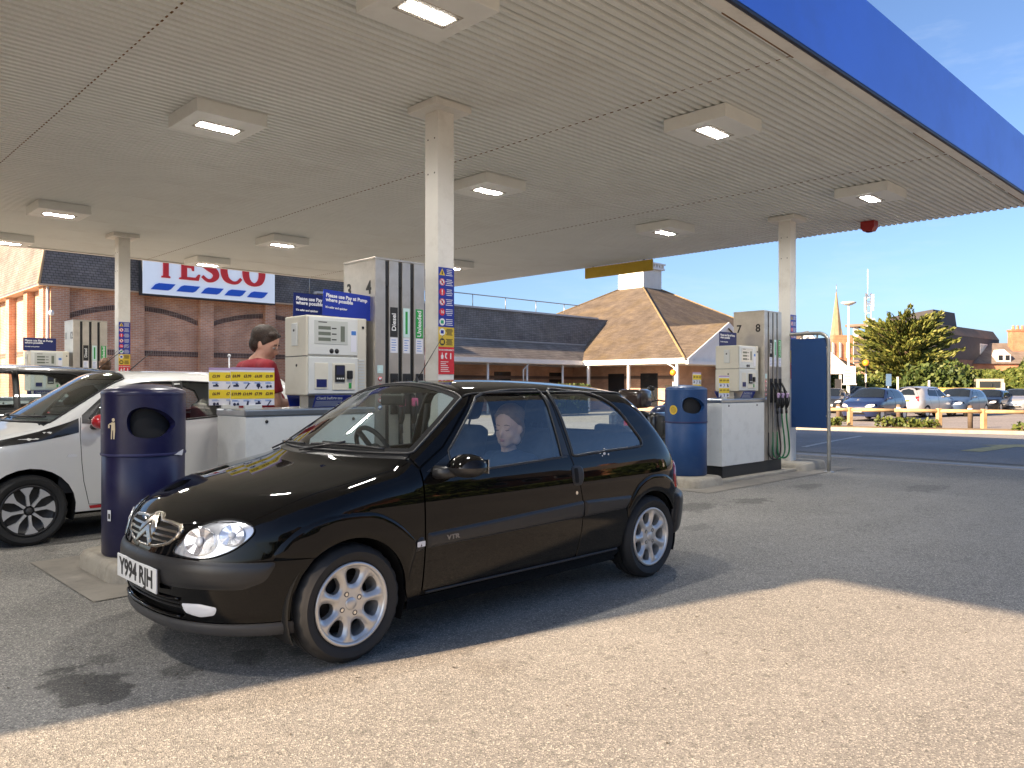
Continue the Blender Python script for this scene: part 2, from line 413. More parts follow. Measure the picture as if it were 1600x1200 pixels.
# drainage channel along the forecourt edge and the worn arrow on the road
m_steel_dark = M('drain_steel', (.22, .22, .23), .45, .7, var=.2, scale=20)
dr = MB()
for i in range(40):
    y0 = -16 + i * 1.0
    dr.box(14.42, 14.56, y0 + .004, y0 + .996, .0, .008)
tag(dr.build('drainage_channel', m_steel_dark), kind='structure')
m_conc = M('concrete_edge', (.36, .33, .29), .9, var=.15, scale=3, bump=.2, bscale=80, dirt=((.13, .12, .11), .6), dscale=2)
for (xa, xb) in ((14.25, 14.415), (14.565, 14.73)):
    tag(MB().box(xa, xb, -16, 24, -.02, .0055).build('channel_edging', m_conc), kind='structure')
m_yell = M('worn_yellow_paint', (.5, .40, .17), .85, var=.3, scale=9, dirt=((.16, .15, .14), .85), dscale=7)
arrow = [(17.8, 5.9), (20.5, 5.9), (20.5, 5.55), (21.9, 6.1), (20.5, 6.65), (20.5, 6.3), (17.8, 6.3)]
sheet('road_arrow', [(x, y - 1.2) for x, y in arrow], .012, m_yell, .8)
m_wline = M('worn_white_paint', (.5, .49, .46), .8, var=.25, scale=9, dirt=((.16, .15, .14), .8), dscale=8)
sheet('road_line', [(16.2, 7.6), (22.5, 8.9), (22.5, 9.02), (16.2, 7.72)], .012, m_wline, 1.0)

# scattered grit, leaf scraps and cigarette ends
lt = MB()
for k in range(170):
    x, y, s_, a = rnd.uniform(.8, 9), rnd.uniform(.8, 5.0), rnd.uniform(.004, .013), rnd.uniform(0, 6.28)
    lt.add([(x + s_ * math.cos(a + q) * (1.0 if q_ % 2 else .55), y + s_ * math.sin(a + q) * (1.0 if q_ % 2 else .55), .002 + .004 * (q_ % 2)) for q_, q in enumerate((0, 1.6, 3.1, 4.7))], [(0, 1, 2, 3)])
tag(lt.build('grit', M('grit_dark', (.07, .055, .04), .9, var=.8, scale=3)), 'scattered grit and leaf scraps on the forecourt asphalt', None, None, 'stuff')
# ------------------------------------------------------------------ canopy
CX0, CX1, CY0, CY1, CZ = -4.23, 13.75, 2.83, 17.5, 4.0
m_cream = M('cream_sheet_paint', (.76, .785, .76), .5, var=.04, scale=.8, dirt=((.42, .37, .30), .25), dscale=.6)
m_creamw = M('cream_steel_paint', (.77, .75, .70), .5, var=.05, scale=2, dirt=((.34, .29, .22), .35), dscale=2.2)
m_fascia = M('blue_fascia', (.042, .18, .86), .36, var=.10, scale=.8, dirt=((.10, .18, .50), .25), dscale=.9)
m_trimdark = M('dark_trim', (.012, .016, .035), .5, var=.1)
m_rust = M('rusty_seam', (.17, .085, .03), .9, var=.5, scale=14)
can = thing('petrol_station_canopy', 'wide cream corrugated petrol station canopy with blue fascia over the pumps', 'canopy')
# corrugated soffit: every sheet a piece of its own, ribs along X
PIT = .0915; NR = 12; SW = PIT * NR
def sheet_mesh(length, nr):
    mb = MB(); prof = []
    for i in range(nr):
        y = i * PIT
        for a, z in ((0, 0), (.50, 0), (.56, .25), (.58, 1), (.94, 1), (.96, .25)):
            prof.append((y + a * PIT, z * .055))
    prof.append((nr * PIT + .004, 0))
    n = len(prof)
    vs = [(0, p[0], p[1]) for p in prof] + [(length, p[0], p[1]) for p in prof]
    mb.add(vs, [(i, i + 1, n + i + 1, n + i) for i in range(n - 1)], False)
    return mb.mesh('soffit_sheet', False)
joints = [CX0 + .12, -1.72, 2.18, 6.08, 9.96, CX1 - .03]
cache = {}
ny = int((CY1 - CY0 - .26) / SW)
for a, b in zip(joints[:-1], joints[1:]):
    y = CY0 + .13; k = 0
    while y < CY1 - .2:
        nr = min(NR, int((CY1 - .13 - y) / PIT))
        if nr < 1: break
        key = (round(b - a, 3), nr)
        if key not in cache: cache[key] = sheet_mesh(b - a + .03, nr); cache[key].materials.append(m_cream)
        o = mesh_obj('soffit_sheet', cache[key], None, can, (a, y, CZ + .0015 * ((k + int(a * 3)) % 2) + (.003 if a > 3 else 0)))
        o.rotation_euler = (rnd.uniform(-.0006, .0006), rnd.uniform(-.0004, .0004), 0)
        y += nr * PIT; k += 1
# soffit lap joints (dark ragged line across the ribs), rust along the edge strip
for j in joints[1:-1]:
    mb = MB(); y = CY0 + .14
    while y < CY1 - .2:
        mb.box(j - .004, j + .006 + rnd.uniform(0, .004), y + .01, y + PIT * .5, CZ - .0035, CZ + .001); y += PIT
    mb.build('lap_joint', m_rust, can)['kind'] = 'stuff'
MB().box(CX0, CX1, CY0 + .035, CY0 + .135, CZ - .012, CZ + .03).build('edge_strip', m_creamw, can)
MB().box(CX0, CX1, CY1 - .14, CY1 - .035, CZ - .012, CZ + .03).build('edge_strip', m_creamw, can)
mb = MB(); x = 0.
while x < CX1 - .4:
    l = rnd.uniform(.3, 1.3)
    if rnd.random() < .62: mb.box(x, min(x + l, CX1 - .1), CY0 + .134, CY0 + .142 + rnd.uniform(0, .007), CZ - .013, CZ + .004)
    x += l + rnd.uniform(.05, .3)
mb.build('rust_line', m_rust, can)['kind'] = 'stuff'
# fascia: panels on the long sides, butted; dark bottom return
def fascia_run(x0, x1, y, s):
    n = 6; w = (x1 - x0) / n
    for i in range(n):
        MB().box(x0 + i * w + .0004, x0 + (i + 1) * w - .0004, y, y + s * .03, CZ + .022, CZ + .80).build('fascia_panel', m_fascia, can)
    MB().box(x0, x1, y + s * .004, y + s * .036, CZ - .006, CZ + .02).build('bottom_return', m_trimdark, can)
fascia_run(CX0, CX1, CY0, 1); fascia_run(CX0, CX1, CY1, -1)
for xx in (CX0, CX1 - .03):
    n = 5; w = (CY1 - CY0 - .07) / n
    for i in range(n):
        MB().box(xx, xx + .03, CY0 + .035 + i * w + .0015, CY0 + .035 + (i + 1) * w - .0015, CZ + .045, CZ + .80, .004).build('fascia_panel', m_fascia, can)
    MB().box(xx + .003, xx + .027, CY0 + .037, CY1 - .037, CZ + .022, CZ + .043).build('bottom_return', m_trimdark, can)
m_deck = M('roof_deck_metal', (.25, .25, .26), .7, var=.1)
MB().box(CX0 + .035, CX1 - .035, CY0 + .04, CY1 - .04, CZ + .07, CZ + .11).build('roof_deck', m_deck, can)
# columns
m_bolt = M('bolt_hole', (.03, .028, .025), .8, var=0)
COLS = [(cx, cy) for cx in (-2.35, 4.78, 11.91) for cy in (5.90, 14.82)]
for cx, cy in COLS:
    c = MB().box(cx - .1, cx + .1, cy - .1, cy + .1, 0, CZ - .06, .008).build('column', m_creamw, can)
    MB().box(cx - .22, cx + .22, cy - .22, cy + .22, CZ - .07, CZ - .001, .006).build('column_cap', m_creamw, c)
    b = MB()
    for zz in (CZ - .33, CZ - .66):
        for dy in (-.05, .05): b.lathe([(.0, -.001), (.008, -.001), (.008, .002)], 8, 'x', (cx - .1015, cy + dy, zz))
    b.build('bolts', m_bolt, c)
# yellow height board hung from the far end
m_yboard = M('yellow_board', (.55, .37, .02), .5, var=.08, dirt=((.2, .13, .02), .3))
hb = thing('height_limit_board', 'long yellow height board hanging from the open end of the canopy', 'board', (CX1 - .06, 10.7, CZ))
MB().box(-.02, .02, -.93, .93, -.25, -.01, .004).build('board', m_yboard, hb)
for yy in (-.7, .7): MB().box(-.012, .012, yy - .015, yy + .015, -.012, .07).build('hanger', m_trimdark, hb)
# red alarm sounder
m_redbox = M('red_plastic', (.35, .02, .02), .4, var=.05)
al = thing('alarm_sounder', 'small dark red alarm box fixed under the canopy corner', 'alarm', (13.15, 5.1, CZ))
MB().prism([(-.11, .0), (.11, .0), (.11, -.10), (.07, -.16), (-.07, -.16), (-.11, -.10)], 'x', -.08, .08).build('housing', m_redbox, al)
MB().box(-.04, .04, -.04, .04, -.175, -.159, .006).build('sounder_grille', M('dark_red_plastic', (.16, .01, .01), .6, var=0), al)
# canopy lights
m_lens = M('lit_lens', (.9, .85, .75), .3, var=0, emit=(1.0, .95, .88), estr=125.0)
m_lhouse = M('light_housing', (.80, .81, .78), .5, var=.04, dirt=((.55, .52, .46), .25), dscale=4)
m_lrec = M('light_recess', (.42, .39, .34), .5, var=.03)
def make_light():
    t = thing('canopy_light', 'square cream light box with a lit strip lens under the canopy', 'light', group='canopy lights')
    h = MB().box(-.35, .35, -.35, .35, -.13, .0, .006).build('housing', m_lhouse, t)
    f = MB()
    f.box(-.215, .225, -.115, .115, -.134, -.129)
    f.build('lens_frame', m_lrec, t)
    MB().add([(-.19, -.062, -.1355), (-.19, .062, -.1355), (.19, .062, -.1355), (.19, -.062, -.1355)], [(0, 1, 2, 3)]).build('lens', m_lens, t, fix=False)
    mb = MB()
    for i in range(13): mb.box(-.19 + (i + 1) * .38 / 14 - .002, -.19 + (i + 1) * .38 / 14 + .002, -.048, .048, -.142, -.136)
    mb.build('lens_louvre', m_lrec, t)
    s = MB()
    for (a, b_) in ((-.2, .08), (.2, .08), (-.2, -.08), (.2, -.08)): s.lathe([(0, -.1365), (.008, -.1365), (.008, -.132)], 8, 'z', (a, b_, 0))
    s.build('screws', m_bolt, t)
    return t
LL = {(3.34, 4.25): 'square cream canopy light above the bonnet of the black hatchback', (3.34, 7.6): 'square cream canopy light above the white hatchback behind the navy bin', (6.98, 4.25): 'square cream canopy light near the blue fascia, between the two front columns',
      (6.98, 7.6): 'square cream canopy light just behind the column of pumps 3 and 4', (11.0, 4.25): 'square cream canopy light next to the red alarm box', (11.0, 7.6): 'square cream canopy light behind the column beside the blue banner',
      (3.34, 13.15): 'square cream canopy light above the black car beyond the white hatchback', (3.34, 16.4): 'square cream canopy light at the canopy edge before the sunlit store corner', (6.98, 13.15): 'square cream canopy light between the store-side column and pump 3',
      (6.98, 16.4): 'square cream canopy light at the canopy edge before the store sign'}
l0 = make_light(); first = True
for lx in (-.3, 3.34, 6.98, 11.0):
    for ly in (4.25, 7.6, 13.15, 16.4):
        o = l0 if first else copy_tree(l0); first = False
        o.location = (lx, ly, CZ)
        o['label'] = LL.get((lx, ly), 'square cream canopy light over the forecourt shop end' if lx < 0 else 'square cream canopy light hidden behind the column and tall pump')
# ------------------------------------------------------------------ pump islands
m_hump = M('island_concrete', (.40, .36, .29), .88, var=.14, scale=4, bump=.3, bscale=50, dirt=((.14, .125, .10), .65), dscale=2.4)
m_apron = M('apron_concrete', (.27, .245, .205), .92, var=.12, scale=2.5, bump=.25, bscale=70, dirt=((.09, .085, .08), .6), dscale=1.4)
def island(x0, x1, yc, name_lab):
    # apron slab flush with the asphalt, kerb humps at both ends, low bed between
    out = [(x0 - .21, yc - .74), (x1 + .22, yc - .74), (x1 + .22, yc + .74), (x0 - .21, yc + .74)]
    sheet('island_apron', out, .006, m_apron, .8)
    t = thing('pump_island', name_lab, 'island', (x0, yc, 0))
    def hump(hx0, hx1, hy):
        w = .46; pts = []
        r = .16
        def rr(inset):
            a, b, c, d = hx0 + inset, hx1 - inset, hy - w + inset, hy + w - inset; q = max(.02, r - inset); o = []
            for cx, cy, s in ((b - q, d - q, 0), (a + q, d - q, 90), (a + q, c + q, 180), (b - q, c + q, 270)):
                for k in range(7): o.append((cx + q * math.cos(R(s + 15 * k)), cy + q * math.sin(R(s + 15 * k))))
            return o
        lv = [(.0, 0.), (.012, .09), (.03, .115), (.06, .125)]
        mb = MB(); rings = [rr(i) for i, z in lv]; n = len(rings[0])
        for (i, z), ring in zip(lv, rings): mb.v += [(p[0] - x0, p[1] - yc, z) for p in ring]
        for j in range(len(lv) - 1):
            mb.f += [(j * n + k, j * n + (k + 1) % n, (j + 1) * n + (k + 1) % n, (j + 1) * n + k) for k in range(n)]
        mb.f.append(tuple((len(lv) - 1) * n + k for k in range(n))); mb.sm = [True] * (len(mb.f) - 1) + [False]
        return mb.build('kerb_end', m_hump, t)
    hump(x0, x0 + .72, yc); hump(x1 - .95, x1, yc)
    MB().box(.70, x1 - x0 - .93, -.36, .36, 0, .045, .01).build('bed', m_hump, t)
    return t
ISL = [(-4.9, 5.90), (1.71, 5.90), (8.58, 5.90), (1.71, 14.82), (8.58, 14.82)]
island(1.71, 5.35, 5.90, 'low concrete pump island with rounded kerb ends beside the navy bin and black hatchback')
island(8.58, 12.42, 5.90, 'low concrete pump island with rounded kerb ends carrying the blue bin and banner hoop')
island(1.71, 5.35, 14.82, 'low concrete pump island beside the store, beyond the white and black cars')

m_ss = M('brushed_steel', (.58, .54, .48), .36, .85, var=.14, scale=5, dirt=((.30, .26, .2), .4), dscale=3)
m_sst = M('steel_top', (.42, .45, .48), .3, .9, var=.12, scale=6)
m_wcab = M('white_cabinet', (.72, .73, .70), .32, var=.03, scale=3, dirt=((.46, .46, .43), .4), dscale=5)
m_hcream = M('cream_plastic', (.70, .66, .55), .42, var=.04, scale=5, dirt=((.5, .46, .37), .25), dscale=4)
m_hwhite = M('pale_panel', (.66, .67, .64), .35, var=.03, scale=6)
m_blk = M('black_plastic', (.012, .012, .013), .45, var=.1)
m_rub = M('black_rubber', (.016, .016, .016), .6, var=.1)
m_slot = M('slot_dark', (.008, .008, .009), .7, var=0)
m_lcd = M('lcd_grey', (.16, .18, .15), .2, var=.05)
m_navy = M('sign_navy', (.012, .032, .30), .35, var=.04)
m_navyd = M('sign_deep_navy', (.01, .018, .11), .35, var=.04)
m_wht = M('print_white', (.78, .78, .78), .5, var=0)
m_txtk = M('print_black', (.02, .02, .02), .5, var=0)
m_green = M('nozzle_green', (.01, .16, .055), .4, var=.05)
m_gl = M('label_green', (.02, .30, .06), .4, var=0)
m_pale = M('label_pale', (.55, .72, .70), .4, var=.02)
m_pink = M('pink_flash', (.60, .10, .22), .4, var=.03)
m_lil = M('lilac_flash', (.45, .32, .50), .4, var=.03)
m_yel = M('board_yellow', (.80, .60, .03), .45, var=.02)
m_acry = M('board_white', (.74, .74, .80), .3, var=.02)
m_red = M('sign_red', (.62, .025, .04), .4, var=.03)
m_ylw2 = M('sign_yellow', (.66, .46, .04), .4, var=.03)
m_grn2 = M('sign_green', (.02, .35, .18), .4, var=0)
m_sky = M('sticker_blue', (.06, .20, .55), .4, var=0)
m_photo = M('print_dark_blue', (.02, .022, .06), .4, var=.1)

def lines(mb, x0, x1, z, h, y):
    mb.box(x0, x1, y, y + .001, z, z + h)
def make_pump(label, left, right, nozzle_cols, detail=True):
    """Pump dispenser; local origin at the cabinet's west end on the island centre line, X along the island."""
    t = thing('fuel_pump', label, 'fuel pump')
    MB().box(.03, 1.72, -.235, .235, .04, .21).build('plinth', m_blk, t)
    cb = MB().box(0, 1.165, -.25, .25, .208, 1.075, .006).build('cabinet', m_wcab, t)
    MB().box(-.008, 1.168, -.258, .258, 1.073, 1.13, .012).build('cabinet_top', m_sst, t)
    k = MB()
    for sy in (-1, 1):
        for xx in (.17, .95): k.lathe([(0, .006), (.012, .005), (.014, 0)], 10, 'y', (0, 0, 0)); k.xf(Matrix.Translation((xx, sy * .2515, 1.035)) @ Matrix.Scale(sy, 4, (0, 1, 0)), len(k.v) - 30)
    k.build('cabinet_lock', m_blk, cb)
    # tower
    tw = MB().box(1.17, 1.70, -.232, .232, .20, 2.41, .004).build('tower', m_ss, t)
    MB().box(1.165, 1.705, -.25, .25, 2.405, 2.425, .004).build('tower_top', m_ss, tw)
    xs = [1.17, 1.305, 1.355, 1.475, 1.52, 1.62, 1.66, 1.702]
    xs = [1.17, 1.275, 1.315, 1.415, 1.455, 1.545, 1.585, 1.702]
    fuels = [('Diesel', m_txtk, m_wht, m_blk), ('', m_pale, m_gl, m_pale), ('Unleaded', m_gl, m_wht, m_gl)]
    for sy in (-1, 1):
        fm = FACE_SOUTH if sy < 0 else FACE_NORTH
        for i in (0, 2, 4, 6):
            MB().box(xs[i], xs[i + 1], sy * .231, sy * .25, .215, 2.405, .003).build('tower_panel', m_ss, tw)
        for i in (1, 3, 5):
            MB().box(xs[i] + .003, xs[i + 1] - .003, sy * .2325, sy * .237, .215, 2.40).build('hose_slot', m_slot, tw)
            MB().box(xs[i] + .006, xs[i + 1] - .006, sy * .237, sy * .247, 2.18, 2.40, .004).build('hose_guide', m_blk, tw)
        for i, (nm, bg, fg, _) in zip((2, 4, 6), fuels):
            xc = (xs[i] + xs[i + 1]) / 2; w = min(.04, (xs[i + 1] - xs[i]) / 2 - .01)
            lb = MB().box(xc - w, xc + w, sy * .2505, sy * .2525, 1.74, 2.0).build('fuel_label', bg, tw)
            if nm:
                me = text_mesh(nm, .062, .001)
                me.transform(fm @ Matrix.Rotation(math.pi / 2, 4, 'Z')); mesh_obj('fuel_name', me, fg, lb, (xc, sy * .2532, 1.87))
            else:
                MB().box(xc - .012, xc + .012, sy * .2526, sy * .2532, 1.77, 1.97).build('fuel_name', fg, lb)
            lw = MB().box(xc - w, xc + w, sy * .2505, sy * .2522, 1.60, 1.735).build('fuel_note', m_acry, tw)
            b = MB()
            for q in range(5): b.box(xc - w * .7, xc + w * (.2 + .5 * rnd.random()), sy * .2523, sy * .2528, 1.71 - q * .022, 1.716 - q * .022)
            b.build('print', m_sky, lw)
            # nozzle boot, nozzle and hose
            MB().box(xc - .04, xc + .04, sy * .249, sy * .262, 1.06, 1.42, .006).build('nozzle_boot', m_blk, tw)
            dx = 0
            col = m_blk if nm == 'Diesel' else m_green
            nz = MB()
            y0 = sy * .262
            nz.tube([(xc, sy * .258, 1.36), (xc, sy * .285, 1.34), (xc, sy * .31, 1.29), (xc, sy * .335, 1.22)], [.012, .013, .015, .02], 10)
            nz.tube([(xc, sy * .335, 1.225), (xc, sy * .355, 1.16), (xc, sy * .36, 1.06), (xc, sy * .352, .98)], [.027, .031, .029, .02], 10)
            n_ = nz.build('nozzle', m_blk, t)
            MB().tube([(xc, sy * .382, 1.19), (xc, sy * .405, 1.12), (xc, sy * .395, 1.03), (xc, sy * .37, .985)], .008, 8).build('nozzle_guard', m_rub, n_)
            MB().box(xc - .03, xc + .03, sy * .355, sy * .392, 1.13, 1.205, .012).build('nozzle_splash', m_pink if left == '3' else m_lil, n_)
            hp = [(xc, sy * .352, .985), (xc + .01, sy * .356, .80), (xc + .05, sy * .37, .52), (xc + .06, sy * .37, .34), (xc + .02, sy * .345, .245), (xc - .05, sy * .30, .235), (xc - .09, sy * .268, .30), (xc - .075, sy * .252, .46), (xs[i] - .02, sy * .243, .62)]
            mb = MB(); mb.tube(spline(hp, False, 6), .0125 if nm else .011, 8); mb.build('hose', m_rub if nm == 'Diesel' else (m_green if nm else m_green), t)
            MB().tube([(xc, sy * .352, .99), (xc + .004, sy * .354, .90)], .018, 10).build('hose_swivel', m_blk, n_)
    # stickers on the end strip of the tower
    for sy in (-1, 1):
        st = MB().box(1.19, 1.25, sy * .2505, sy * .2515, 1.42, 1.49).build('sticker', m_pale, tw)
        for q in range(5):
            MB().lathe([(0, .0012), (.02, .0012), (.02, 0)], 14, 'y', (1.22, 0, 0)).xf(Matrix.Translation((0, sy * .2505, 1.37 - q * .062)) @ Matrix.Scale(sy, 4, (0, 1, 0))).build('warning_sticker', m_red if q < 4 else m_sky, tw)
            MB().lathe([(0, .0018), (.013, .0018), (.013, .0012)], 14, 'y', (1.22, 0, 0)).xf(Matrix.Translation((0, sy * .2505, 1.37 - q * .062)) @ Matrix.Scale(sy, 4, (0, 1, 0))).build('warning_sticker', m_wht, tw)
    # numbers on the west and east faces
    for nm, yy in ((left, .16), (right, -.15)):
        text('pump_number', nm, .16, m_txtk, tw, (1.1688 - .0, yy, 2.16), FACE_WEST, bold=.004)
    # display head
    hx0, hx1, hy, hz0, hz1 = .55, 1.13, .18, 1.232, 1.89
    hd = MB().box(hx0, hx1, -hy, hy, hz0, hz1, .012).build('display_head', m_hcream, t)
    MB().box(hx0 + .08, hx1 - .04, -.07, .07, 1.128, hz0 + .004).build('head_stalk', m_ss, t)
    MB().box(hx0 - .003, hx0 + .01, -hy - .001, hy + .001, 1.552, 1.558).build('head_seam', m_blk, hd)
    MB().box(hx0 - .014, hx0 + .002, -.045, .045, 1.64, 1.83, .006).build('grip', m_hwhite, hd)
    MB().lathe([(0, .003), (.011, .003), (.012, 0)], 10, 'x').xf(Matrix.Translation((hx0 - .014, .0, 1.77)) @ Matrix.Scale(-1, 4, (1, 0, 0))).build('lock', m_blk, hd)
    MB().lathe([(0, .003), (.012, .003), (.012, 0)], 10, 'x').xf(Matrix.Translation((hx0, -.02, 1.48)) @ Matrix.Scale(-1, 4, (1, 0, 0))).build('lock', m_blk, hd)
    for sy in (-1, 1):
        f = lambda v: sy * (hy + v)
        pu = MB().box(hx0 + .012, hx1 - .10, f(.0), f(.014), 1.566, hz1 - .012, .006).build('upper_panel', m_hwhite, hd)
        pl = MB().box(hx0 + .012, hx1 - .10, f(.0), f(.016), hz0 + .012, 1.55, .006).build('lower_panel', m_hwhite, hd)
        wd = MB().box(hx0 + .065, hx1 - .20, f(.013), f(.0165), 1.655, 1.85, .002).build('display_window', M('display_glass', (.52, .54, .51), .08, var=.03), pu)
        for q in range(3):
            MB().box(hx0 + .10, hx0 + .215, f(.0165), f(.0175), 1.775 - q * .047, 1.803 - q * .047).build('price_display', m_lcd, wd)
            MB().box(hx0 + .225, hx0 + .27, f(.0165), f(.0172), 1.783 - q * .047, 1.793 - q * .047).build('print', m_txtk, wd)
        MB().box(hx0 + .31, hx0 + .35, f(.0165), f(.0178), 1.68, 1.81).build('grade_display', m_lcd, wd)
        MB().box(hx0 + .10, hx0 + .18, f(.0165), f(.0172), 1.832, 1.84).build('print', m_txtk, wd)
        for xx in (.225, .275):
            MB().lathe([(0, .004), (.018, .004), (.021, 0)], 12, 'y').xf(Matrix.Translation((hx0 + xx, f(.014), 1.60)) @ Matrix.Scale(sy, 4, (0, 1, 0))).build('button', m_blk, pu)
        sb = MB().box(hx1 - .17, hx1 - .115, f(.014), f(.0155), 1.60, 1.78).build('sticker', m_acry, pu)
        MB().box(hx1 - .165, hx1 - .12, f(.0155), f(.0162), 1.74, 1.775).build('print', m_sky, sb)
        # card reader side
        MB().box(hx0 + .065, hx0 + .19, f(.015), f(.021), 1.285, 1.50, .004).build('receipt_bay', m_hcream, pl)
        MB().box(hx0 + .08, hx0 + .175, f(.021), f(.023), 1.30, 1.365).build('receipt_slot', m_navyd, pl)
        MB().box(hx0 + .23, hx0 + .45, f(.015), f(.022), 1.275, 1.50, .01).build('terminal_panel', m_hcream, pl)
        tm = MB().box(hx0 + .25, hx0 + .345, f(.02), f(.034), 1.345, 1.485, .008).build('card_terminal', m_blk, pl)
        MB().box(hx0 + .26, hx0 + .335, f(.034), f(.035), 1.405, 1.475).build('screen', m_photo, tm)
        kk = MB()
        for q in range(4): kk.box(hx0 + .262 + q * .019, hx0 + .275 + q * .019, f(.034), f(.0365), 1.365, 1.378)
        kk.build('keys', m_hwhite, tm)
        MB().box(hx0 + .365, hx0 + .415, f(.02), f(.045), 1.37, 1.44, .008).build('card_slot', m_blk, pl)
        MB().box(hx0 + .385, hx0 + .41, f(.0225), f(.026), 1.29, 1.335).build('card_arrow', m_gl, pl)
        vv = MB()
        for q in range(11): vv.box(hx1 - .088, hx1 - .025, f(-.001), f(.004), 1.27 + q * .025, 1.285 + q * .025)
        vv.build('vent', m_hwhite, hd)
        MB().box(hx1 - .05, hx1 - .03, f(0), f(.005), 1.80, 1.82).build('lock', m_blk, hd)
        # small notice between head and cabinet
        me = MB(); a = R(35)
        nb = MB().box(-.17, .17, -.002, .002, -.055, .055).xf(Matrix.Translation(((hx0 + hx1) / 2 - .07, sy * .21, 1.183)) @ Matrix.Rotation(-sy * R(28) if sy < 0 else R(-28), 4, 'X')).build('notice', m_navy, t)
        if sy < 0:
            q = Matrix.Rotation(R(28), 4, 'X') @ FACE_SOUTH
            for body, sz, zz in (('Check before use', .034, .03),):
                me = text_mesh(body, sz, .0012, align='LEFT'); me.transform(q)
                o_ = Matrix.Rotation(R(28), 4, 'X') @ Vector((-.155, -.0026, zz))
                mesh_obj('print', me, m_wht, nb, Vector(((hx0 + hx1) / 2 - .07, -.21, 1.183)) + o_)
            b = MB()
            for i_ in range(5): b.box(-.155, .02 + .13 * rnd.random(), -.0032, -.0026, .0 - i_ * .011, .005 - i_ * .011)
            b.xf(Matrix.Translation(((hx0 + hx1) / 2 - .07, -.21, 1.183)) @ Matrix.Rotation(R(28), 4, 'X')).build('print', m_wht, nb)
    return t
def header_board(pump_loc, sy, lab, m_bg, tilt=0.):
    """Blue 'pay at pump' board standing on a display head."""
    b = thing('pay_notice_board', lab, 'notice', pump_loc)
    MB().box(-.24, .24, -.003, .003, 0, .215, .001).build('board', m_bg, b)
    if sy < 0:
        text('print', 'Please use Pay at Pump\nwhere possible', .043, m_wht, b, (-.215, -.0042, .15), FACE_SOUTH, bold=.0012, align='LEFT', line=.85)
        text('print', "It's safer and quicker", .025, m_wht, b, (-.215, -.0042, .07), FACE_SOUTH, bold=.0006, align='LEFT')
    b.rotation_euler = (0, R(tilt), 0)
    return b
PUMPS = [((2.70, 5.90, 0), '3', '4'), ((9.52, 5.90, 0), '7', '8'), ((2.75, 14.82, 0), '11', '12')]
labs = ['tall steel fuel pump with white cabinet, numbered 3 and 4, behind the black hatchback',
        'tall steel fuel pump with white cabinet, numbered 7 and 8, beside the blue bin',
        'steel fuel pump with pale display head, standing against the brick store wall']
for (loc, a, b), lb in zip(PUMPS, labs):
    p = make_pump(lb, a, b, None); p.location = loc
header_board((3.64, 5.73, 1.885), -1, 'royal blue pay notice board, front one on the head of pump 3 and 4', m_navy, 3)
header_board((3.55, 6.05, 1.885), -1, 'dark blue pay notice board, rear one partly hidden on pump 3 and 4', m_navyd, 1)
header_board((10.32, 6.03, 1.885), -1, 'dark blue pay notice board on the head of pump 7 and 8', m_navyd, 0)
header_board((3.45, 14.67, 1.885), -1, 'dark blue pay notice board on the head of the pump by the store', m_navyd, 0)

# ---------------- price boards on the cabinets
def price_board(loc, rows, lab, w=.34, rz=0.):
    t = thing('price_board', lab, 'price board', loc, rz)
    h = .275
    MB().box(-w / 2, w / 2, -.002, .002, .03, .03 + h).build('panel', m_acry, t)
    MB().box(-w / 2, w / 2, -.0025, .0025, .03 + h, .05 + h).build('top_edge', m_lil, t)
    MB().box(-w * .2, w * .2, -.012, .012, -.001, .034, .003).build('foot', m_hwhite, t)
    for r_, prices in enumerate(rows):
        z0 = .03 + h * (1 - .5 * r_) - .085
        MB().box(-w / 2, w / 2, -.0034, -.002, z0, z0 + .07).build('price_band', m_yel, t)
        n = len(prices)
        for i, p in enumerate(prices):
            xc = -w / 2 + w * (i + .5) / n
            text('price', p, .030, M('price_brown', (.14, .07, .02), .5, var=0), t, (xc, -.0042, z0 + .037), FACE_SOUTH, bold=.0012, sx=.92)
            b = MB(); zb = z0 - .036
            q = (i + r_ * 3) % 5
            if q == 0: b.box(xc - .024, xc + .02, -.0036, -.002, zb - .008, zb + .006); b.box(xc - .004, xc + .012, -.0036, -.002, zb + .006, zb + .016)
            elif q == 1: b.prism([(xc - .02, zb - .02), (xc - .012, zb - .024), (xc + .018, zb + .018), (xc + .01, zb + .022)], 'y', -.0036, -.002)
            elif q == 2: b.disc(.017, -.0036, 14, 'y', (xc, 0, zb + .002)); b.box(xc - .004, xc + .004, -.0036, -.002, zb - .024, zb - .01); b.box(xc + .018, xc + .03, -.0036, -.002, zb - .02, zb - .006)
            elif q == 3: b.disc(.012, -.0036, 12, 'y', (xc - .014, 0, zb - .006)); b.prism([(xc, zb - .014), (xc + .024, zb - .014), (xc + .018, zb + .008), (xc + .004, zb + .002)], 'y', -.0036, -.002)
            else: b.prism([(xc - .01, zb - .02), (xc + .006, zb - .024), (xc + .012, zb + .016), (xc - .002, zb + .02)], 'y', -.0036, -.002)
            b.build('picture', m_photo, t)
            s = MB()
            for k in range(2): s.box(xc - .032, xc + .012 + .012 * k, -.0033, -.002, z0 - .012 - k * .007, z0 - .009 - k * .007)
            s.build('print', m_sky, t)
    return t
price_board((2.82, 5.78, 1.128), [['£4.99', '£3.99', '£4.99', '£9.99'], ['£19.99', '£14.99', '£7.99', '£2.99']], 'clear yellow-banded price board, front one of two on the near white cabinet', .36)
price_board((2.745, 6.02, 1.128), [['£3.99', '£29.99', '£3.99'], ['£6.99', '£7.99', '£6.99']], 'clear yellow-banded price board, rear one of two on the near white cabinet', .34)
price_board((9.72, 5.74, 1.128), [['£4.99', '£3.99', '£9.99'], ['£9.99', '£7.99', '£2.99']], 'small yellow-banded price board below the display of pump 7 and 8', .27)
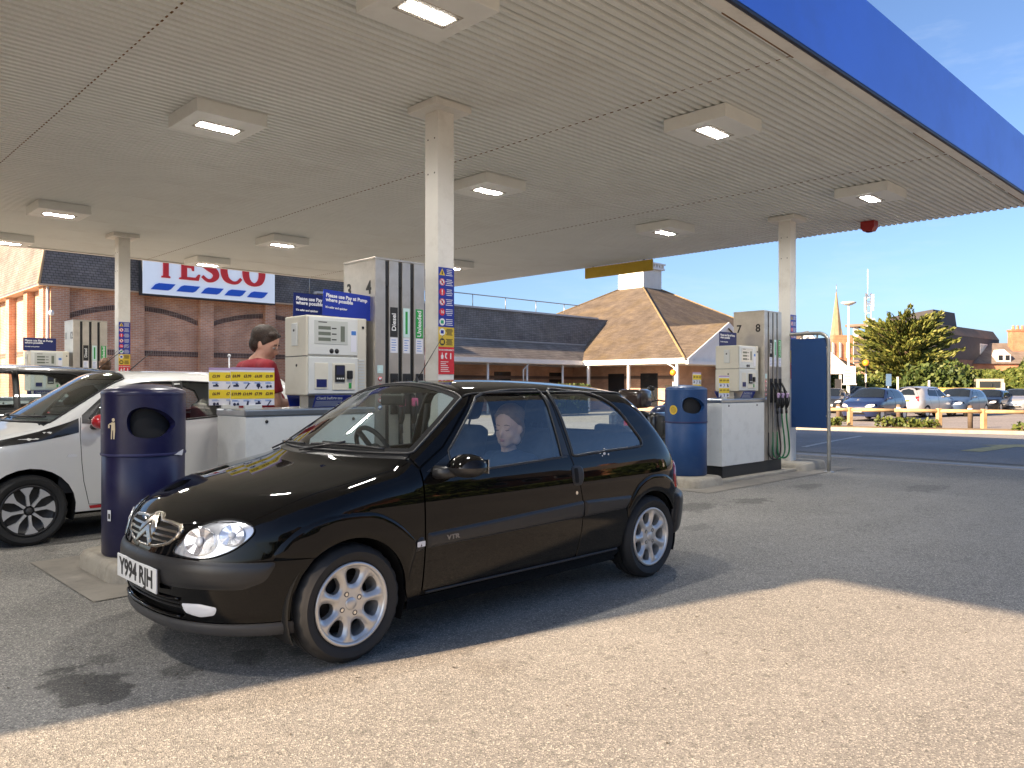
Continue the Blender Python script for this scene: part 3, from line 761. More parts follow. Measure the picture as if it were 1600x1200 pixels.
price_board((9.60, 6.10, 1.178), [['£3.99', '£4.99', '£9.99'], ['£6.99', '£7.99', '£2.99']], 'yellow-banded price board standing at the back edge of the far cabinet', .30, R(10))
# white flexible rod behind the near price board
rod = thing('white_rod', 'thin white rod with a round tip standing on the near white cabinet', 'rod', (2.775, 6.10, 1.128))
MB().tube([(0, 0, 0), (0, 0, .42)], .007, 8).build('stem', m_wht, rod)
MB().ball((0, 0, .425), .014).build('tip', m_wht, rod)

# ---------------- litter bins
def make_bin(lab, loc, body, rim, rz, sticker):
    t = thing('litter_bin', lab, 'bin', loc, rz)
    r = .278
    MB().lathe([(.0, 0.), (r - .02, 0.), (r - .005, .015), (r - .004, .70), (r - .008, .705)], 40).build('lower_drum', body, t)
    # hood with a leaf-shaped mouth each side: cylinder unrolled, mouth cut out
    circ = 2 * math.pi * r
    out = resample([(0, .715), (circ, .715), (circ, 1.12), (0, 1.12)], .035)
    def mouth(uc):
        return [(uc + x, .925 + z) for x, z in spline([(-.165, .015), (-.14, .085), (-.06, .115), (.04, .095), (.12, .05), (.172, -.005), (.12, -.06), (.02, -.10), (-.08, -.095), (-.145, -.06)], True, 4)]
    holes = [mouth(circ * .25), mouth(circ * .75)]
    v, f = tri2d(out, holes, .035)
    th = v[:, 0] / r
    mb = MB(); mb.add([(-r * math.cos(a), -r * math.sin(a), z) for a, z in zip(th, v[:, 1])], f.tolist(), True)
    for h in holes:
        n = len(h); vs = []
        for (u, z) in h: vs.append((-r * math.cos(u / r), -r * math.sin(u / r), z))
        for (u, z) in h: vs.append((-(r - .05) * math.cos(u / r), -(r - .05) * math.sin(u / r), z - .012))
        mb.add(vs, [(i, (i + 1) % n, n + (i + 1) % n, n + i) for i in range(n)], True)
    hd = mb.build('hood', body, t)
    MB().lathe([(r, 1.118), (r + .004, 1.135), (r - .008, 1.155), (r - .05, 1.172), (r - .12, 1.186), (.06, 1.197), (0, 1.198)], 40).build('lid', body, t)
    MB().lathe([(r + .003, .698), (r + .006, .706), (r + .003, .716)], 40).build('seam', rim, t)
    MB().lathe([(r - .06, .66), (r - .055, 1.13)], 30).build('liner', m_slot, t)
    MB().disc(r - .056, .74, 30).build('liner_floor', m_slot, t)
    return t
m_bin1 = M('navy_bin_plastic', (.010, .010, .050), .32, var=.08, scale=5, dirt=((.05, .05, .10), .25), dscale=7)
m_bin1r = M('bin_seam', (.03, .03, .10), .4, var=0)
m_bin2 = M('blue_bin_plastic', (.010, .052, .165), .38, var=.08, scale=5, dirt=((.05, .09, .18), .3), dscale=7)
b1 = make_bin('dark navy round litter bin with leaf-shaped mouth between the white and black hatchbacks', (2.05, 5.90, .124), m_bin1, m_bin1r, R(-8), 1)
b2 = make_bin('mid blue round litter bin with round yellow sticker beside pump 7 and 8', (9.02, 5.90, .124), m_bin2, m_bin1r, R(-33), 2)
# tidy-man mark on the navy bin, small label below
def on_bin(b, ang, z, mb, name, mat, r=.2795):
    # mb is drawn in the x (right) / z (up) plane
    for i, p in enumerate(mb.v):
        a = ang + p[0] / r; mb.v[i] = (-(r - p[1]) * math.cos(a), -(r - p[1]) * math.sin(a), z + p[2])
    return mb.build(name, mat, b)
m_gold = M('print_cream', (.75, .62, .40), .5, var=0)
tm = MB(); tm.disc(.013, -.001, 12, 'y', (.004, 0, .062))
for pl in ([(-.014, .045), (.018, .045), (.02, .0), (.014, -.07), (.004, -.07), (.003, -.01), (-.004, -.01), (-.008, -.07), (-.018, -.07), (-.014, 0)], [(-.036, .03), (-.03, .038), (-.012, .04), (-.012, .028)], [(-.045, .005), (-.03, .005), (-.032, .03), (-.044, .03)]):
    tm.prism(pl, 'y', -.0015, -.0005)
on_bin(b1, R(35), .89, tm, 'tidy_mark', m_gold)
on_bin(b1, R(28), .30, MB().box(-.016, .016, -.0015, -.0005, -.045, .03), 'sticker', m_wht)
on_bin(b1, R(28), .30, MB().box(-.008, .010, -.0022, -.0012, -.03, .005), 'sticker_print', m_txtk)
on_bin(b2, R(30), .87, MB().disc(.062, -.001, 22, 'y'), 'sticker', m_ylw2)
on_bin(b2, R(30), .87, MB().disc(.045, -.0018, 22, 'y'), 'sticker_ring', M('sticker_ochre', (.45, .30, .03), .5, var=.3, scale=60))
# torn corner of a white bag caught in the seam of the navy bin
on_bin(b1, R(133), .70, MB().prism([(-.05, .0), (.03, -.012), (.05, .03), (.0, .018)], 'y', -.006, -.001), 'bag_scrap', m_acry)

# ---------------- safety sign strips on the columns
def safety_sign(cx, cy, ztop, lab):
    t = thing('safety_sign', lab, 'sign', (cx, cy, ztop))
    w = .192; u = .158
    H = [(m_navy, 0, 6), (m_ylw2, 6, 2), (m_red, 8, 2.75)]
    for m, a, n in H:
        MB().box(-w / 2, w / 2, -.0035, 0, -(a + n) * u * .60 + .001, -a * u * .60 - .001).build('sign_panel', m, t)
    s = u * .60
    for i in range(8):
        zc = -(i + .5) * s; xc = -.052
        if i == 0:
            MB().prism([(xc - .036, zc - .03), (xc + .036, zc - .03), (xc, zc + .034)], 'y', -.0045, -.0035).build('pictogram', m_ylw2, t)
            MB().prism([(xc - .008, zc - .022), (xc + .008, zc - .022), (xc + .004, zc + .01), (xc - .004, zc + .01)], 'y', -.0052, -.0045).build('pictogram', m_txtk, t)
        else:
            big, small = (m_wht, m_red) if i in (1, 3) else ((m_red, m_wht) if i in (2, 4) else ((m_wht, m_grn2) if i == 5 else (m_wht, m_navy)))
            if i == 7: big, small = m_txtk, m_ylw2
            MB().disc(.035, -.0045, 18, 'y', (xc, 0, zc)).build('pictogram', big, t)
            if i in (1, 3):
                MB().lathe([(.034, -.0052), (.027, -.0052)], 18, 'y', (xc, 0, zc)).build('pictogram', m_red, t)
                MB().prism([(xc - .024, zc + .018), (xc - .018, zc + .024), (xc + .024, zc - .018), (xc + .018, zc - .024)], 'y', -.0056, -.0047).build('pictogram', m_red, t)
                MB().box(xc - .010, xc + .010, -.005, -.0046, zc - .014, zc + .014).build('pictogram', m_txtk, t)
            elif i == 4: text('pictogram', '16', .042, m_wht, t, (xc, -.0050, zc), FACE_SOUTH, bold=.001)
            elif i == 2: MB().box(xc - .006, xc + .006, -.0052, -.0045, zc - .006, zc + .024).box(xc - .006, xc + .006, -.0052, -.0045, zc - .024, zc - .013).build('pictogram', m_wht, t)
            else: MB().box(xc - .018, xc + .018, -.0052, -.0045, zc - .016, zc + .016, .004).build('pictogram', small, t)
        b = MB(); n = 4 if i < 6 else 6
        for k in range(n):
            l = .030 + .016 * rnd.random()
            b.box(.035 - l, .035 + l, -.0042, -.0035, zc + .026 - k * .052 / (n - 1) - .003, zc + .026 - k * .052 / (n - 1) + .003)
        b.build('print', m_wht if i < 6 else m_txtk, t)
    z0 = -8 * s
    text('print', 'IN AN EMERGENCY', .021, m_wht, t, (0, -.0042, z0 - .03), FACE_SOUTH, bold=.0005)
    for k, pl in enumerate(([(-.012, -.03), (.012, -.03), (.016, 0.), (.004, .012), (.004, .03), (-.004, .03), (-.004, .012), (-.016, 0)], [(-.014, .025), (.0, .03), (.012, .02), (-.002, .01), (-.004, -.01), (.012, -.022), (-.002, -.03), (-.018, -.012)], [(-.006, -.03), (.008, -.03), (.008, .022), (.0, .03), (-.006, .022)])):
        MB().prism([(x - .052 + k * .052, z + z0 - .085) for x, z in pl], 'y', -.0046, -.0035).build('pictogram', m_wht, t)
    b = MB()
    for k in range(6): b.box(-.07, -.01 + .07 * rnd.random(), -.0042, -.0035, z0 - .145 - k * .018, z0 - .139 - k * .018)
    b.build('print', m_wht, t)
    return t
# heights read off the near column
safety_sign(4.78, 5.7985, 2.44, 'blue, yellow and red safety sign strip on the column of pumps 3 and 4')
safety_sign(11.91, 5.7985, 2.44, 'blue, yellow and red safety sign strip on the column beside the blue banner')
safety_sign(4.78, 14.7185, 2.44, 'blue and yellow safety sign strip on the column near the brick store')
safety_sign(4.78, 6.0015, 2.44, 'blue and red safety sign strip on the back of the near column').rotation_euler = (0, 0, math.pi)

# ---------------- steel hoop with blue banner panel by the far column
m_pipe = M('galvanised_pipe', (.40, .39, .36), .42, .75, var=.12, scale=8)
m_banner = M('banner_blue', (.006, .045, .16), .5, var=.06)
hp = thing('hoop_banner', 'grey pipe hoop barrier holding a plain deep blue banner panel', 'banner', (11.78, 5.17, 0))
MB().tube(spline([(0, .62, 2.12), (0, .2, 2.12), (0, .10, 2.105), (0, .03, 2.05), (0, .0, 1.95), (0, 0, 1.6), (0, 0, 0)], False, 6), .027, 12).build('hoop', m_pipe, hp)
MB().box(-.004, .004, .03, .60, .66, 2.045, .002).build('panel', m_banner, hp)
MB().lathe([(0, .012), (.07, .012), (.075, 0)], 16).build('base_plate', m_pipe, hp)
for yy in (.18, .42): MB().box(-.006, .006, yy - .012, yy + .012, 2.04, 2.11).build('strap', m_pipe, hp)
for zz in (1.9, .85): MB().box(-.006, .006, .015, .04, zz - .012, zz + .012).build('strap', m_pipe, hp)
# ------------------------------------------------------------------ buildings
CA, SA = math.cos(YAW), math.sin(YAW)
def at(px, d, py=None):
    """Ground position d metres ahead on the bearing of photo column px (and the height for row py)."""
    r = (px - 800) / 1225.0 * d; p = (d * CA + r * SA, d * SA - r * CA)
    return p if py is None else (*p, 1.31 + (603 - py) / 1225.0 * d)
def brick_mat(name, c1, c2, mortar, sx=.225, sz=.075, var=.25, vert=False, offs=.5, rough=.88, bump=.4, lichen=None, msize=.010):
    m = bpy.data.materials.new(name); m.use_nodes = True; nt = m.node_tree; L = nt.links; b = nt.nodes['Principled BSDF']
    b.inputs['Roughness'].default_value = rough; b.inputs['Specular IOR Level'].default_value = .25
    tc = nd(nt, 'ShaderNodeTexCoord'); sp = nd(nt, 'ShaderNodeSeparateXYZ'); L.new(tc.outputs['Object'], sp.inputs[0])
    ad = nd(nt, 'ShaderNodeMath', operation='ADD'); L.new(sp.outputs[0], ad.inputs[0]); L.new(sp.outputs[1], ad.inputs[1])
    cb = nd(nt, 'ShaderNodeCombineXYZ'); L.new(ad.outputs[0], cb.inputs[0]); L.new(sp.outputs[2], cb.inputs[1])
    br = nd(nt, 'ShaderNodeTexBrick'); L.new(cb.outputs[0], br.inputs['Vector'])
    br.inputs['Color1'].default_value = (*c1, 1); br.inputs['Color2'].default_value = (*c2, 1); br.inputs['Mortar'].default_value = (*mortar, 1)
    br.inputs['Scale'].default_value = 1; br.inputs['Brick Width'].default_value = sx; br.inputs['Row Height'].default_value = sz; br.inputs['Mortar Size'].default_value = msize
    br.inputs['Mortar Smooth'].default_value = .3; br.offset = offs
    n = nd(nt, 'ShaderNodeTexNoise'); n.inputs['Scale'].default_value = .9; n.inputs['Detail'].default_value = 6; L.new(tc.outputs['Object'], n.inputs['Vector'])
    mr = nd(nt, 'ShaderNodeMapRange'); mr.inputs[1].default_value = .3; mr.inputs[2].default_value = .7; mr.inputs[3].default_value = 1 - var; mr.inputs[4].default_value = 1 + var; L.new(n.outputs['Fac'], mr.inputs[0])
    vm = nd(nt, 'ShaderNodeVectorMath', operation='SCALE'); L.new(br.outputs['Color'], vm.inputs[0]); L.new(mr.outputs[0], vm.inputs['Scale'])
    out = vm.outputs[0]
    if lichen:
        n2 = nd(nt, 'ShaderNodeTexNoise'); n2.inputs['Scale'].default_value = .55; n2.inputs['Detail'].default_value = 9; n2.inputs['Roughness'].default_value = .75; L.new(tc.outputs['Object'], n2.inputs['Vector'])
        r2 = nd(nt, 'ShaderNodeMapRange'); r2.inputs[1].default_value = .48; r2.inputs[2].default_value = .70; r2.inputs[3].default_value = 0; r2.inputs[4].default_value = lichen[1]; L.new(n2.outputs['Fac'], r2.inputs[0])
        mx = nd(nt, 'ShaderNodeMixRGB'); mx.inputs['Color2'].default_value = (*lichen[0], 1); L.new(r2.outputs[0], mx.inputs['Fac']); L.new(out, mx.inputs['Color1']); out = mx.outputs[0]
    L.new(out, b.inputs['Base Color'])
    bp = nd(nt, 'ShaderNodeBump'); bp.inputs['Strength'].default_value = bump; bp.inputs['Distance'].default_value = .012; bp.invert = True
    L.new(br.outputs['Fac'], bp.inputs['Height']); L.new(bp.outputs[0], b.inputs['Normal'])
    MATS[name] = m; return m
m_brick = brick_mat('store_brick', (.56, .305, .19), (.44, .225, .145), (.54, .46, .38))
m_brickd = brick_mat('dark_brick_band', (.12, .075, .06), (.085, .055, .05), (.3, .24, .2), .075, .225, offs=0)
m_slate = brick_mat('mansard_tile', (.22, .205, .19), (.16, .15, .142), (.05, .047, .044), .20, .11, bump=.7, lichen=((.22, .19, .15), .5))
m_tile = brick_mat('pavilion_tile', (.150, .122, .096), (.105, .086, .068), (.04, .033, .027), .20, .10, bump=.8, lichen=((.21, .15, .06), .35))
m_wpaint = M('white_paint', (.76, .75, .72), .5, var=.03, dirt=((.55, .52, .47), .25), dscale=2)
m_soff = M('soffit_board', (.52, .40, .29), .7, var=.08)
m_dkglass = M('dark_window', (.02, .022, .025), .08, var=.0, spec=.6)

store = thing('supermarket_building', 'long red brick supermarket with dark mansard roof and blind arches behind the pumps', 'building', (8.75, 35.55, 0))
def W(mb, name, mat, parent=store, ox=8.75, oy=35.55):
    return mb.xf(Matrix.Translation((-ox, -oy, 0))).build(name, mat, parent)
W(MB().box(8.75, 27, 35.55, 62, -.3, 5.32), 'wall', m_brick)
for px0, wd in ((8.70, .66), (11.75, .52), (14.7, .62), (17.85, .52), (20.9, .62), (24.0, .52)):
    W(MB().box(px0, px0 + wd, 35.28, 35.549, -.3, 5.30), 'pilaster', m_brick)
for vy in (35.5, 38.0, 41.2, 44.4, 47.6, 50.8):
    W(MB().box(8.46, 8.749, vy + .0, vy + .6, -.3, 5.30), 'pilaster', m_brick)
def arch(x0, x1, z0, rise, th, y):
    n = 40; mb = MB(); cx = (x0 + x1) / 2
    for i in range(n):
        a = x0 + (x1 - x0) * (i + .03) / n; b = x0 + (x1 - x0) * (i + .97) / n
        fz = lambda x: z0 + rise * (1 - ((x - cx) / (x1 - cx)) ** 2)
        mb.prism([(a, fz(a)), (b, fz(b)), (b, fz(b) + th), (a, fz(a) + th)], 'y', y - .022, y + .01)
    o = W(mb, 'soldier_arch', m_brickd); o['kind'] = 'stuff'
m_bd = M('engineering_brick', (.10, .065, .055), .8, var=.25, scale=4)
MATS_b = m_brickd
for a, b in ((9.36, 14.68), (15.34, 20.88)): arch(a, b, 4.05, .52, .22, 35.55)
for a, b in ((9.37, 11.74), (12.28, 14.69), (15.33, 17.84), (18.38, 20.89), (21.53, 23.99), (24.53, 27)):
    W(MB().box(a, b, 35.53, 35.56, 2.62, 2.845), 'brick_band', m_brickd)
W(MB().box(8.74, 8.76, 36.2, 60, 2.62, 2.845), 'brick_band', m_brickd)
W(MB().box(8.26, 27, 35.2, 35.56, 5.301, 5.36), 'soffit', m_soff); W(MB().box(8.26, 8.76, 35.56, 62, 5.301, 5.36), 'soffit', m_soff)
# mansard: sloping tile faces
mz0, mz1, mi = 5.36, 8.6, .62
mb = MB(); mb.add([(8.22, 35.16, mz0), (27, 35.16, mz0), (27, 35.16 + mi, mz1), (8.22 + mi, 35.16 + mi, mz1)], [(0, 1, 2, 3)]); W(mb, 'mansard_roof', m_slate)
mb = MB(); mb.add([(8.22, 35.16, mz0), (8.22 + mi, 35.16 + mi, mz1), (8.22 + mi, 62, mz1), (8.22, 62, mz0)], [(0, 1, 2, 3)]); W(mb, 'mansard_roof', m_slate)
W(MB().box(8.9, 27, 35.8, 62, mz1 - .2, mz1), 'roof_deck', m_deck)
W(MB().tube([(8.225, 35.165, mz0), (8.22 + mi, 35.16 + mi, mz1)], .06, 8), 'hip_cap', M('hip_tile', (.42, .33, .22), .8, var=.2))
W(MB().tube([(8.58, 35.35, -.2), (8.58, 35.35, 5.3)], .05, 10), 'downpipe', m_wpaint)
W(MB().box(8.2, 27, 35.12, 35.2, 5.30, 5.365), 'eaves_board', m_soff)
# sign
sign = thing('store_sign', 'large white store sign with red capital letters over five blue dashes', 'sign', (12.0, 34.72, 5.24))
MB().box(0, 6.05, 0, .36, 0, 2.35, .01).build('panel', M('sign_face', (.72, .80, .88), .3, var=.02, emit=(.8, .9, 1.), estr=.06), sign)
MB().box(-.03, 6.08, .012, .38, -.06, 2.40).build('frame', M('sign_frame', (.02, .025, .03), .5, var=0), sign)
m_tred = M('letter_red', (.66, .02, .02), .35, var=.02); m_tblue = M('dash_blue', (.01, .10, .62), .35, var=.02)
zb = .74; H = 1.15
def let(name, polys, x):
    mb = MB()
    for pl in polys: mb.prism([(x + a * H, zb + b * H) for a, b in pl], 'y', -.07, -.001)
    return mb.build(name, m_tred, sign)
let('letter', [[(.30, 0), (.62, 0), (.62, .06), (.56, .08), (.56, .90), (.72, .90), (.82, .74), (.90, .74), (.88, 1.0), (.04, 1.0), (.02, .74), (.10, .74), (.20, .90), (.36, .90), (.36, .08), (.30, .06)]], .42)
let('letter', [[(0, 0), (.74, 0), (.80, .24), (.73, .24), (.62, .11), (.29, .11), (.29, .46), (.46, .46), (.50, .36), (.56, .36), (.56, .68), (.50, .68), (.46, .57), (.29, .57), (.29, .89), (.58, .89), (.67, .78), (.73, .78), (.70, 1.0), (0, 1.0), (0, .94), (.08, .92), (.08, .08), (0, .06)]], 1.52)
def arc_letter(name, pts_w, x):
    """Stroke of varying width along a centre line."""
    c = spline([(p[0], p[1]) for p in pts_w], False, 8); w = spline([(p[2], 0) for p in pts_w], False, 8)
    L_, R_ = [], []
    for i, p in enumerate(c):
        a = c[max(0, i - 1)]; b = c[min(len(c) - 1, i + 1)]; tx, tz = b[0] - a[0], b[1] - a[1]; l = math.hypot(tx, tz) or 1
        h = w[i][0] * .62; L_.append((p[0] - tz / l * h, p[1] + tx / l * h)); R_.append((p[0] + tz / l * h, p[1] - tx / l * h))
    mb = MB()
    for i in range(len(c) - 1):
        q = [L_[i], L_[i + 1], R_[i + 1], R_[i]]
        mb.prism([(x + a * H, zb + b * H) for a, b in q], 'y', -.07, -.001)
    return mb.build(name, m_tred, sign)
arc_letter('letter', [(.66, .80, .10), (.52, .93, .10), (.34, .95, .11), (.16, .85, .17), (.14, .68, .20), (.32, .55, .21), (.54, .42, .21), (.60, .24, .19), (.46, .08, .13), (.26, .055, .10), (.06, .20, .09)], 2.47)
arc_letter('letter', [(.82, .78, .09), (.66, .92, .10), (.46, .95, .11), (.22, .82, .19), (.13, .52, .22), (.22, .20, .19), (.46, .06, .11), (.68, .08, .10), (.84, .24, .09)], 3.38)
arc_letter('letter', [(.48, .95, .11), (.22, .82, .19), (.13, .50, .22), (.22, .18, .19), (.48, .05, .11), (.74, .18, .19), (.83, .50, .22), (.74, .82, .19), (.48, .95, .11)], 4.42)
for i in range(5):
    x0 = .42 + i * 1.08
    MB().prism([(x0 - .1, .20), (x0 + .62, .20), (x0 + .74, .26), (x0 + .94, .49), (x0 + .24, .49), (x0 + .10, .43)], 'y', -.05, -.001).build('dash', m_tblue, sign)
# security camera and vent pipe on the store wall
sc_ = thing('security_camera', 'small white dome camera on the corner of the brick store', 'camera', (8.62, 35.0, 4.2))
MB().tube([(0, .32, .05), (0, 0, .05)], .03, 8).build('arm', m_wpaint, sc_); MB().ball((0, -.06, 0), (.10, .10, .12)).build('dome', m_wpaint, sc_)

# covered walkway
wk = thing('covered_walkway', 'low covered walkway with white posts and dark tiled mansard along the store', 'walkway', (24.5, 32.0, 0))
def K(mb, name, mat): return mb.xf(Matrix.Translation((-24.5, -32.0, 0))).build(name, mat, wk)
wx0, wx1 = 20.0, 37.5
K(MB().box(27.01, 41, 35.6, 44, -.4, 5.6), 'wall', m_brick)
mb = MB(); mb.add([(wx0, 31.9, 2.86), (wx1 + .6, 31.9, 2.86), (wx1 + 2.2, 33.35, 3.98), (wx0, 33.35, 3.98)], [(0, 1, 2, 3)]); K(mb, 'lower_roof', m_slate)
mb = MB(); mb.add([(wx0, 33.36, 3.99), (wx1 + 2.2, 33.36, 3.99), (wx1 + 5.6, 34.2, 5.86), (wx0, 34.2, 5.86)], [(0, 1, 2, 3)]); K(mb, 'upper_roof', m_slate)
K(MB().box(wx0, wx1 + 4, 34.1, 34.5, 5.84, 5.95), 'coping', M('grey_coping', (.40, .42, .44), .5, var=.1))
K(MB().box(wx0, wx1 + 2.1, 33.30, 33.40, 3.95, 4.02), 'flashing', M('grey_flashing', (.30, .31, .32), .6, var=.2))
K(MB().box(wx0, wx1 - .02, 31.84, 31.96, 2.62, 2.87), 'fascia_board', m_wpaint)
K(MB().box(wx0, wx1 + 3, 31.96, 35.59, 2.60, 2.66), 'soffit', m_wpaint)
for i in range(6):
    x = 20.2 + 3.1 * i
    K(MB().tube([(x, 32.15, -.3), (x, 32.15, 2.62)], .065, 10), 'post', m_wpaint)
K(MB().tube([(32.6, 31.95, 2.7), (32.5, 32.0, 2.5), (32.25, 32.1, 2.25), (32.25, 32.1, -.2)], .04, 8), 'downpipe', m_wpaint)
K(MB().box(27.2, 41, 35.55, 35.62, 1.75, 1.95), 'brick_band', m_brickd)
for x in (28.5, 33.2, 38.2): K(MB().box(x, x + 1.4, 35.56, 35.61, .0, 2.2), 'doorway', m_dkglass)
# roof guard rail
K(MB().tube([(wx0, 34.9, 6.75), (wx1 + 3, 34.9, 6.75)], .03, 6), 'guard_rail', m_pipe)
for i in range(8): K(MB().tube([(wx0 + i * 2.7, 34.9, 5.9), (wx0 + i * 2.7, 34.9, 6.75)], .025, 6), 'guard_post', m_pipe)

# entrance pavilion with pyramid roof, porch gables and white cupola
pv = thing('entrance_pavilion', 'store entrance pavilion with brown pyramid tile roof, white gable and white louvred cupola', 'building', (37.5, 24.7, 0))
def V_(mb, name, mat): return mb.xf(Matrix.Translation((-37.5, -24.7, 0))).build(name, mat, pv)
b0, ez, cz_, half, cup = 37.5, 2.88, 8.65, 11.35, 1.1
x0, x1, y0, y1 = 37.3, 60.4, 24.5, 47.6; cxm, cym = (x0 + x1) / 2, (y0 + y1) / 2
hx = 1.15
A = [(x0, y0, ez), (x1, y0, ez), (x1, y1, ez), (x0, y1, ez)]; T = [(cxm - hx, cym - hx, cz_), (cxm + hx, cym - hx, cz_), (cxm + hx, cym + hx, cz_), (cxm - hx, cym + hx, cz_)]
for i in range(4):
    mb = MB(); mb.add([A[i], A[(i + 1) % 4], T[(i + 1) % 4], T[i]], [(0, 1, 2, 3)]); V_(mb, 'roof_face', m_tile)
for i in range(4): V_(MB().tube([A[i], T[i]], .07, 8), 'hip_tile', M('hip_ochre', (.22, .16, .08), .85, var=.3, scale=3))
# porch gable facing south: ridge at x = 41.7
gxc, gz_, gy = 41.55, 5.05, 24.25
mb = MB(); mb.add([(x0 - .06, gy - .05, ez - .08), (gxc, gy - .05, gz_), (gxc, gy + 6.4, gz_ + .0), (x0 - .06, gy + 6.4, ez - .08)], [(0, 1, 2, 3)]); V_(mb, 'porch_roof', m_tile)
mb = MB(); mb.add([(2 * gxc - x0 + .06, gy - .05, ez - .08), (gxc, gy - .05, gz_), (gxc, gy + 6.4, gz_), (2 * gxc - x0 + .06, gy + 6.4, ez - .08)], [(0, 1, 2, 3)]); V_(mb, 'porch_roof', m_tile)
V_(MB().prism([(x0 + .25, ez - .18), (2 * gxc - x0 - .25, ez - .18), (gxc, gz_ - .28)], 'y', gy + .12, gy + .2), 'gable', m_wpaint)
for s in (-1, 1):
    xe = gxc + s * (gxc - x0 + .1)
    V_(MB().prism([(xe, ez - .32), (xe, ez - .06), (gxc, gz_ + .02), (gxc, gz_ - .28)], 'y', gy - .06, gy + .0), 'barge_board', m_wpaint)
V_(MB().box(x0, 2 * gxc - x0, gy - .02, gy + .18, ez - .36, ez - .16), 'porch_beam', m_wpaint)
V_(MB().prism([(gxc - .35, gz_ - .95), (gxc + .35, gz_ - .95), (gxc, gz_ - .55)], 'y', gy + .09, gy + .119), 'gable_vent', M('vent_grey', (.45, .46, .47), .5, var=.05))
V_(MB().box(x0 - .02, x0 + .08, gy + .2, 32.2, ez - .30, ez - .02), 'fascia_board', m_wpaint)
V_(MB().box(x0 - .10, x0 - .02, gy + .2, 31.8, ez - .10, ez - .01), 'gutter', m_wpaint)
V_(MB().box(x0 + .08, 46, gy + .2, 36, ez - .30, ez - .26), 'soffit', m_wpaint)
for (px_, py_) in ((37.5, 28.5), (37.5, 25.1), (37.5, 31.6), (41.0, 24.4), (45.6, 24.4)):
    V_(MB().box(px_ - .07, px_ + .07, py_ - .07, py_ + .07, -.4, ez - .3), 'post', m_wpaint)
V_(MB().tube([(37.35, 25.9, 2.8), (37.35, 25.7, 2.6), (37.42, 25.25, 2.35), (37.42, 25.2, -.3)], .05, 8), 'downpipe', m_wpaint)
V_(MB().box(40.6, 58, 27.5, 46, -.4, 2.7), 'wall', m_brick)
V_(MB().box(40.57, 40.61, 27.5, 35.5, 1.75, 1.95), 'brick_band', m_brickd)
for yy in (28.6, 31.2): V_(MB().box(40.56, 40.62, yy, yy + 1.3, 0, 2.1), 'doorway', m_dkglass)
V_(MB().box(40.59, 40.62, 30.3, 30.9, -.3, 2.6), 'pier', m_brick)
# cupola
cu = V_(MB().box(cxm - hx, cxm + hx, cym - hx, cym + hx, cz_ - .25, cz_ + 1.45), 'cupola', m_wpaint)
for k in range(11):
    z = cz_ + .05 + k * .125
    MB().box(cxm - hx - .035, cxm + hx + .035, cym - hx - .035, cym + hx + .035, z, z + .028).xf(Matrix.Translation((-37.5, -24.7, 0))).build('louvre', m_wpaint, cu)
MB().box(cxm - hx - .2, cxm + hx + .2, cym - hx - .2, cym + hx + .2, cz_ + 1.45, cz_ + 1.6).xf(Matrix.Translation((-37.5, -24.7, 0))).build('cornice', m_wpaint, cu)
for k in range(8):
    for (ax, ay) in ((0, -1), (-1, 0)):
        t_ = -hx - .1 + k * (2 * hx + .1) / 7
        c = (cxm + (t_ if ax == 0 else ax * (hx + .14)), cym + (t_ if ay == 0 else ay * (hx + .14)))
        MB().box(c[0] - .07, c[0] + .07, c[1] - .07, c[1] + .07, cz_ + 1.6, cz_ + 1.84).xf(Matrix.Translation((-37.5, -24.7, 0))).build('dentil', m_wpaint, cu)
MB().box(cxm - hx - .24, cxm + hx + .24, cym - hx - .24, cym + hx + .24, cz_ + 1.84, cz_ + 1.95).xf(Matrix.Translation((-37.5, -24.7, 0))).build('cornice', m_wpaint, cu)
# second porch further along, its gable end shows beyond the banner
sp_ = thing('side_porch', 'white gabled porch end on thin white posts beyond the blue banner', 'porch', (*at(1275, 52), gz(35)))
q = MB().prism([(-3.4, 2.35), (2.35, 2.35), (-.55, 4.95)], 'y', -.04, .04); q.build('gable', m_wpaint, sp_)
for s, e in ((-1, -3.6), (1, 2.5)): MB().prism([(e, 2.2), (e, 2.45), (-.55, 5.15), (-.55, 4.85)], 'y', -.12, -.041).build('barge_board', m_wpaint, sp_)
mb = MB(); mb.add([(-3.6, -.1, 2.5), (-.55, -.1, 5.2), (-.55, 5, 5.2), (-3.6, 5, 2.5)], [(0, 1, 2, 3)]); mb.build('roof_face', m_tile, sp_)
mb = MB(); mb.add([(2.5, -.1, 2.5), (-.55, -.1, 5.2), (-.55, 5, 5.2), (2.5, 5, 2.5)], [(0, 1, 2, 3)]); mb.build('roof_face', m_tile, sp_)
for x in (1.55, 2.05): MB().box(x, x + .12, -.06, .06, -.2, 2.3).build('post', m_wpaint, sp_)
sp_.rotation_euler = (0, 0, YAW - R(90))

# forecourt shop at the west end of the canopy; its shadow lies over the pumps
ks = thing('forecourt_shop', 'brick forecourt shop with glazed front at the end of the canopy', 'shop', (-8, 5.54, 0))
MB().box(0, 3.55, 0, 10.5, 0, 5.6).build('wall', m_brick, ks)
MB().box(-.0, 3.60, 0.0, 10.6, 5.6, 5.75).build('parapet', m_fascia, ks)
for i in range(5):
    w_ = MB().box(3.552, 3.60, 1.0 + i * 1.75, 2.5 + i * 1.75, .5, 2.7).build('window', m_wpaint, ks)
    MB().box(3.60, 3.606, 1.08 + i * 1.75, 2.42 + i * 1.75, .58, 2.62).build('pane', m_dkglass, w_)

